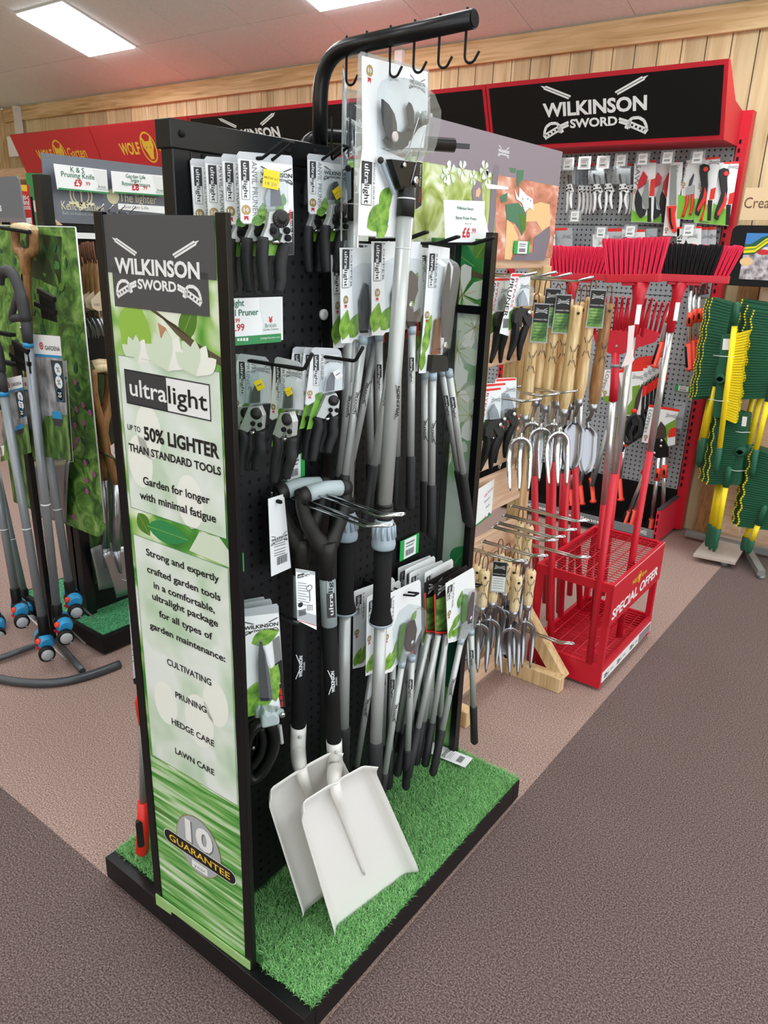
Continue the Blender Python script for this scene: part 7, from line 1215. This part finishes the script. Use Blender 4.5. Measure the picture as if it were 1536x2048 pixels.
b.build('poster', t); b = MB('blackmatte'); q0 = zL2(790, 1700); b.box((q0[0], 3.009, 0), (q0[0]+.04, 3.03, q0[1]+.2)); b.build('post', t)
f = Fr((0, 2.6, 0), (1, 0, 0), ZU); t = thing('poster_board', 'plain grey board at the left photo edge with white lettering', 'poster', f.p(*f.q(20, 452))); a, c = f.q(36, 352), f.q(50, 445); b = MB('kentgrey'); b.prism(f, [(a[0]-.7, a[1]), (a[0]-.02, a[1]), (a[0], a[1]-.02), (c[0], c[1]), (a[0]-.7, c[1])], -.01, 0); b.m('white').text(f, 'tools', f.q(4, 422)[0], f.q(4, 422)[1], None, .05, 'r', .03, .001); b.m('tagpurple').rect(f, a[0]-.69, c[1], c[0], c[1]+.025, .001); b.build('board', t); b = MB('blackmatte'); b.box((c[0]-.3, 2.611, 0), (c[0]-.25, 2.64, c[1]+.1)); b.build('post', t)
p0 = ony(0, 350, 4.3); b = MB('plankpink'); b.box((p0.x-.5, 4.2, p0.z-.06), (p0.x+1.05, 4.45, p0.z+.04)); b.m('woodbrown').box((p0.x+.75, 4.25, 0), (p0.x+.85, 4.4, p0.z-.06)); tag(b.build('timber_shelf'), 'pale timber shelf end below the left corner of the red headers', 'shelf')
# ================================================================ edging tools on their tube base
gb = thing('tool_stand', 'grey tube stand with curved floor base under the blue wheeled edging tools', 'tool stand', onz(120, 1372, 0))
b = MB('tube'); r = .0155; b.tube(smoothpts([onz(px, py, r) for px, py in ((-140, 1290), (-60, 1340), (0, 1358), (60, 1366), (120, 1364), (180, 1350), (240, 1328))]), r, 12); b.build('curved_foot', gb)
for a, c in (((-10, 1320), (112, 1275)), ((112, 1280), (165, 1342))): b = MB('tube'); b.tube([onz(a[0], a[1], .02), onz(c[0], c[1], .02)], .012, 10); b.build('cross_tube', gb)
B = onz(105, 1278, .02); b = MB('blackgloss'); tp = onpl(30, 690, B, V((B.x, B.y, 0))); b.bar(B, V((B.x, B.y, tp.z)), .03, .02, up=(0, 1, 0)); b.build('post', gb)
for k, z_ in enumerate((.95, 1.12, 1.22)): b = MB('blackmatte'); b.bar(V((B.x-.35, B.y-.03, z_)), V((B.x+.06, B.y-.03, z_)), .022, .012); b.build('cross_bar', gb)
def edger(label, top, bot, wheel, Yp, s=1.0, handle=True, kx=0):
    f = Fr((0, Yp, 0), (1, 0, 0), ZU); q = lambda p, d=0: f.p(*f.q(*p), d); T_, B_ = q(top), q(bot); t = thing('lawn_edger', label, 'edging tool', q(wheel), 'grey poled edging tools'); ax = (T_-B_).normalized()
    b = MB('polegrey'); b.cyl(B_, T_, .0155, n=14); b.m('blue').cyl(T_-ax*.004, T_+ax*.012, .0175, n=14); b.m('white').cyl(B_+(T_-B_)*.42, B_+(T_-B_)*.425, .0162, n=14); b.build('pole', t)
    b = MB('black'); b.lathe(B_+ax*.01, -ax, [(0, .0165), (.004, .019), (.05, .02), (.075, .022)], 14); b.build('ferrule', t)
    w = q(wheel); u = V((1, -.35, 0)).normalized(); b = MB('blue'); b.lathe(w-u*.055, u, [(0, .020), (.012, .030), (.055, .031), (.085, .030), (.105, .022)], 14); b.m('black').lathe(w-u*.012, u, [(0, .0325), (.03, .0325)], 14); hs = b.build('motor_housing', t, bevel=.002)
    b = MB('orangered'); c = w+u*.024+V((0, -.026, .012)); b.lathe(c, V((.3, -1, .3)), [(0, .012), (.006, .011), (.009, .006)], 12); b.build('button', hs)
    wl = w+u*.066+V((0, -.008, -.026)); b = MB('black'); b.lathe(wl-u*.012, u, [(0, .022), (.003, .029), (.022, .029), (.025, .024)], 18); b.m('cardgrey').lathe(wl+u*.013, u, [(0, .022), (.002, .021), (.003, .004)], 16); b.build('wheel', t)
    b = MB('steel'); b.bar(w+V((.01, -.01, -.03)), w+V((.10, -.03, -.042)), .006, .003); b.bar(w+V((.01, .015, -.03)), w+V((.12, .01, -.05)), .006, .003); b.m('red').bar(w+V((-.03, -.01, -.034)), w+V((.04, -.01, -.034)), .03, .006); b.build('blades', t)
    if handle:
        H = lambda dx, dz: T_+V((dx, -.0, dz)); b = MB('charcoal'); b.tube([T_+ax*.01, T_+ax*.05, T_+ax*.10], [.019, .021, .016], 12, flat=.8)
        b.tube(smoothpts([T_+ax*.08, H(-.005, .15), H(-.035, .215), H(-.075, .232), H(-.115, .215), H(-.13, .19)]), [.021]*5+[.019]*10+[.015]*6, 10, flat=.9); b.tube(smoothpts([T_+ax*.09, H(-.06, .085), H(-.085, .085), H(-.03, .16)]), .013, 8, flat=.8); b.m('chrome').lathe(T_+ax*.06+V((0, -.02, 0)), (0, -1, 0), [(0, .006), (.003, .004)], 8); b.build('handle', t); gf2 = Fr(T_+V((.03, .04, .14)), (1, 0, -.08), ZU); b = MB('black')
        for k in range(9): b.bar(gf2.p(0.004+.010*k, .035-.0015*k), gf2.p(.006+.010*k, -.05), .004, .006)
        b.bar(gf2.p(0, .035), gf2.p(.09, .02), .012, .016); b.bar(gf2.p(-.03, -.01), gf2.p(.09, -.02), .010, .014); b.build('grabber_comb', t)
    return t
Yg = 1.30
edger('grey poled edging tool with looped handle, front right one beside the printed card', (57, 692), (113, 1212), (126, 1245), Yg)
edger('grey poled edging tool second from the left, its wheels lowest over the curved foot', (8, 790), (84, 1235), (89, 1278), Yg-.05)
edger('grey poled edging tool rightmost with its wheels over the green turf', (80, 800), (138, 1166), (146, 1196), Yg+.10, handle=False)
edger('grey poled edging tool at the far left beside the curved foot', (-22, 880), (30, 1180), (40, 1216), Yg+.02, handle=False)
edger('grey poled edging tool behind the far left one', (-10, 930), (47, 1182), (56, 1212), Yg+.13, handle=False)
edger('edging tool cut by the left photo edge near the floor', (-70, 900), (-14, 1205), (-6, 1244), Yg-.02, handle=False)
def gcard(label, P, Yp):
    f = Fr((0, Yp, 0), (1, 0, 0), ZU); z = lambda x, y: f.q(.15625*x, 580+.15625*y); Q = [z(*p) for p in P]; a, c, e, d_ = (V(x) for x in Q); t = thing('product_card', label, 'product card', f.p(*Q[3]), 'cards tied to the edging tools')
    g = lambda s, tt: tuple((a+(c-a)*s).lerp(d_+(e-d_)*s, tt)); b = MB('bwphoto'); b.prism(f, Q, -.001, 0); an = math.atan2((c-a).y, (c-a).x)
    b.m('grassphoto').poly(f, [g(.3, .65), g(1, .62), g(1, 1), g(0, 1), g(0, .85)], .0004); b.m('white').poly(f, [g(0, 0), g(1, 0), g(1, .155), g(0, .155)], .0006); b.m('blue').poly(f, [g(0, .15), g(1, .15), g(1, .17), g(0, .17)], .0008); b.m('charcoal').poly(f, [g(.60, .19), g(1, .19), g(1, .52), g(.72, .52)], .0006)
    W_ = (c-a).length; b.m('charcoal').text(f, 'GARDENA', *g(.97, .115), W_*.55, None, 'r', .02, .001, ang=an); b.m('redtext').ring(f, *g(.31, .085), W_*.075, W_*.03, .001, 12); b.disc(f, *g(.31, .085), W_*.03, .001, 8)
    for k, tt in enumerate((.26, .36, .46)): b.m('white' if k < 2 else 'black').disc(f, *g(.84, tt), W_*.13, .0009, 18); b.m('blue').ring(f, *g(.84, tt), W_*.135, W_*.012, .0011, 18); b.m('greytext' if k < 2 else 'white').text(f, '25' if k == 2 else '%', g(.84, tt)[0], g(.84, tt)[1]-W_*.05, W_*.13, W_*.10, 'c', .03, .0012, res=1)
    b.m('polegrey').poly(f, [g(.62, .52), g(.70, .52), g(.72, .60), g(.64, .60)], .001); b.m('blue').poly(f, [g(.55, .60), g(.84, .60), g(.86, .66), g(.54, .66)], .0012); b.m('charcoal').poly(f, [g(.54, .66), g(.86, .66), g(.82, .72), g(.6, .72)], .0012); b.m('white').poly(f, [g(-.0, .80), g(.12, .80), g(.12, .93), g(0, .93)], .001); barcode(b, f, *g(.01, .92), W_*.1, W_*.25, .0013); b.build('sheet', t); return t
gcard('printed card with white top and blue line tied to the front right edging tool', ((420, 565), (770, 592), (905, 2180), (480, 2120)), Yg+.03)
gcard('printed card with white top tied to the left edging tool, lower of the two', ((40, 1140), (275, 1090), (400, 2080), (10, 2200)), Yg-.02)
gcard('printed card half hidden behind the grey poles between the two clear ones', ((270, 1115), (440, 1120), (560, 2130), (360, 2140)), Yg+.06)
f = Fr((0, Yg+.09, 0), (1, 0, 0), ZU); z = lambda x, y: f.q(.15625*x, 580+.15625*y); b = MB('white'); b.prism(f, [z(*p) for p in ((800, 905), (845, 905), (935, 2200), (880, 2200))], -.001, 0); b.m('grassphoto').poly(f, [z(*p) for p in ((850, 1200), (862, 1160), (935, 2195), (890, 2195))], .0005); b.m('blue').poly(f, [z(*p) for p in ((830, 1110), (858, 1115), (860, 1150), (832, 1140))], .0008); tag(b.build('product_card'), 'edge of a further printed card beside the foliage panel', 'product card', 'cards tied to the edging tools')
f = Fr((0, KY-.06, 0), (1, 0, 0), ZU); A = f.p(*f.q(-20, 452)); B2 = f.p(*f.q(60, 465)); b = MB('blackmatte'); b.tube([A, B2], .006, 8); tag(b.build('hanging_rod'), 'thin black rod across the top of the foliage panel', 'rod')
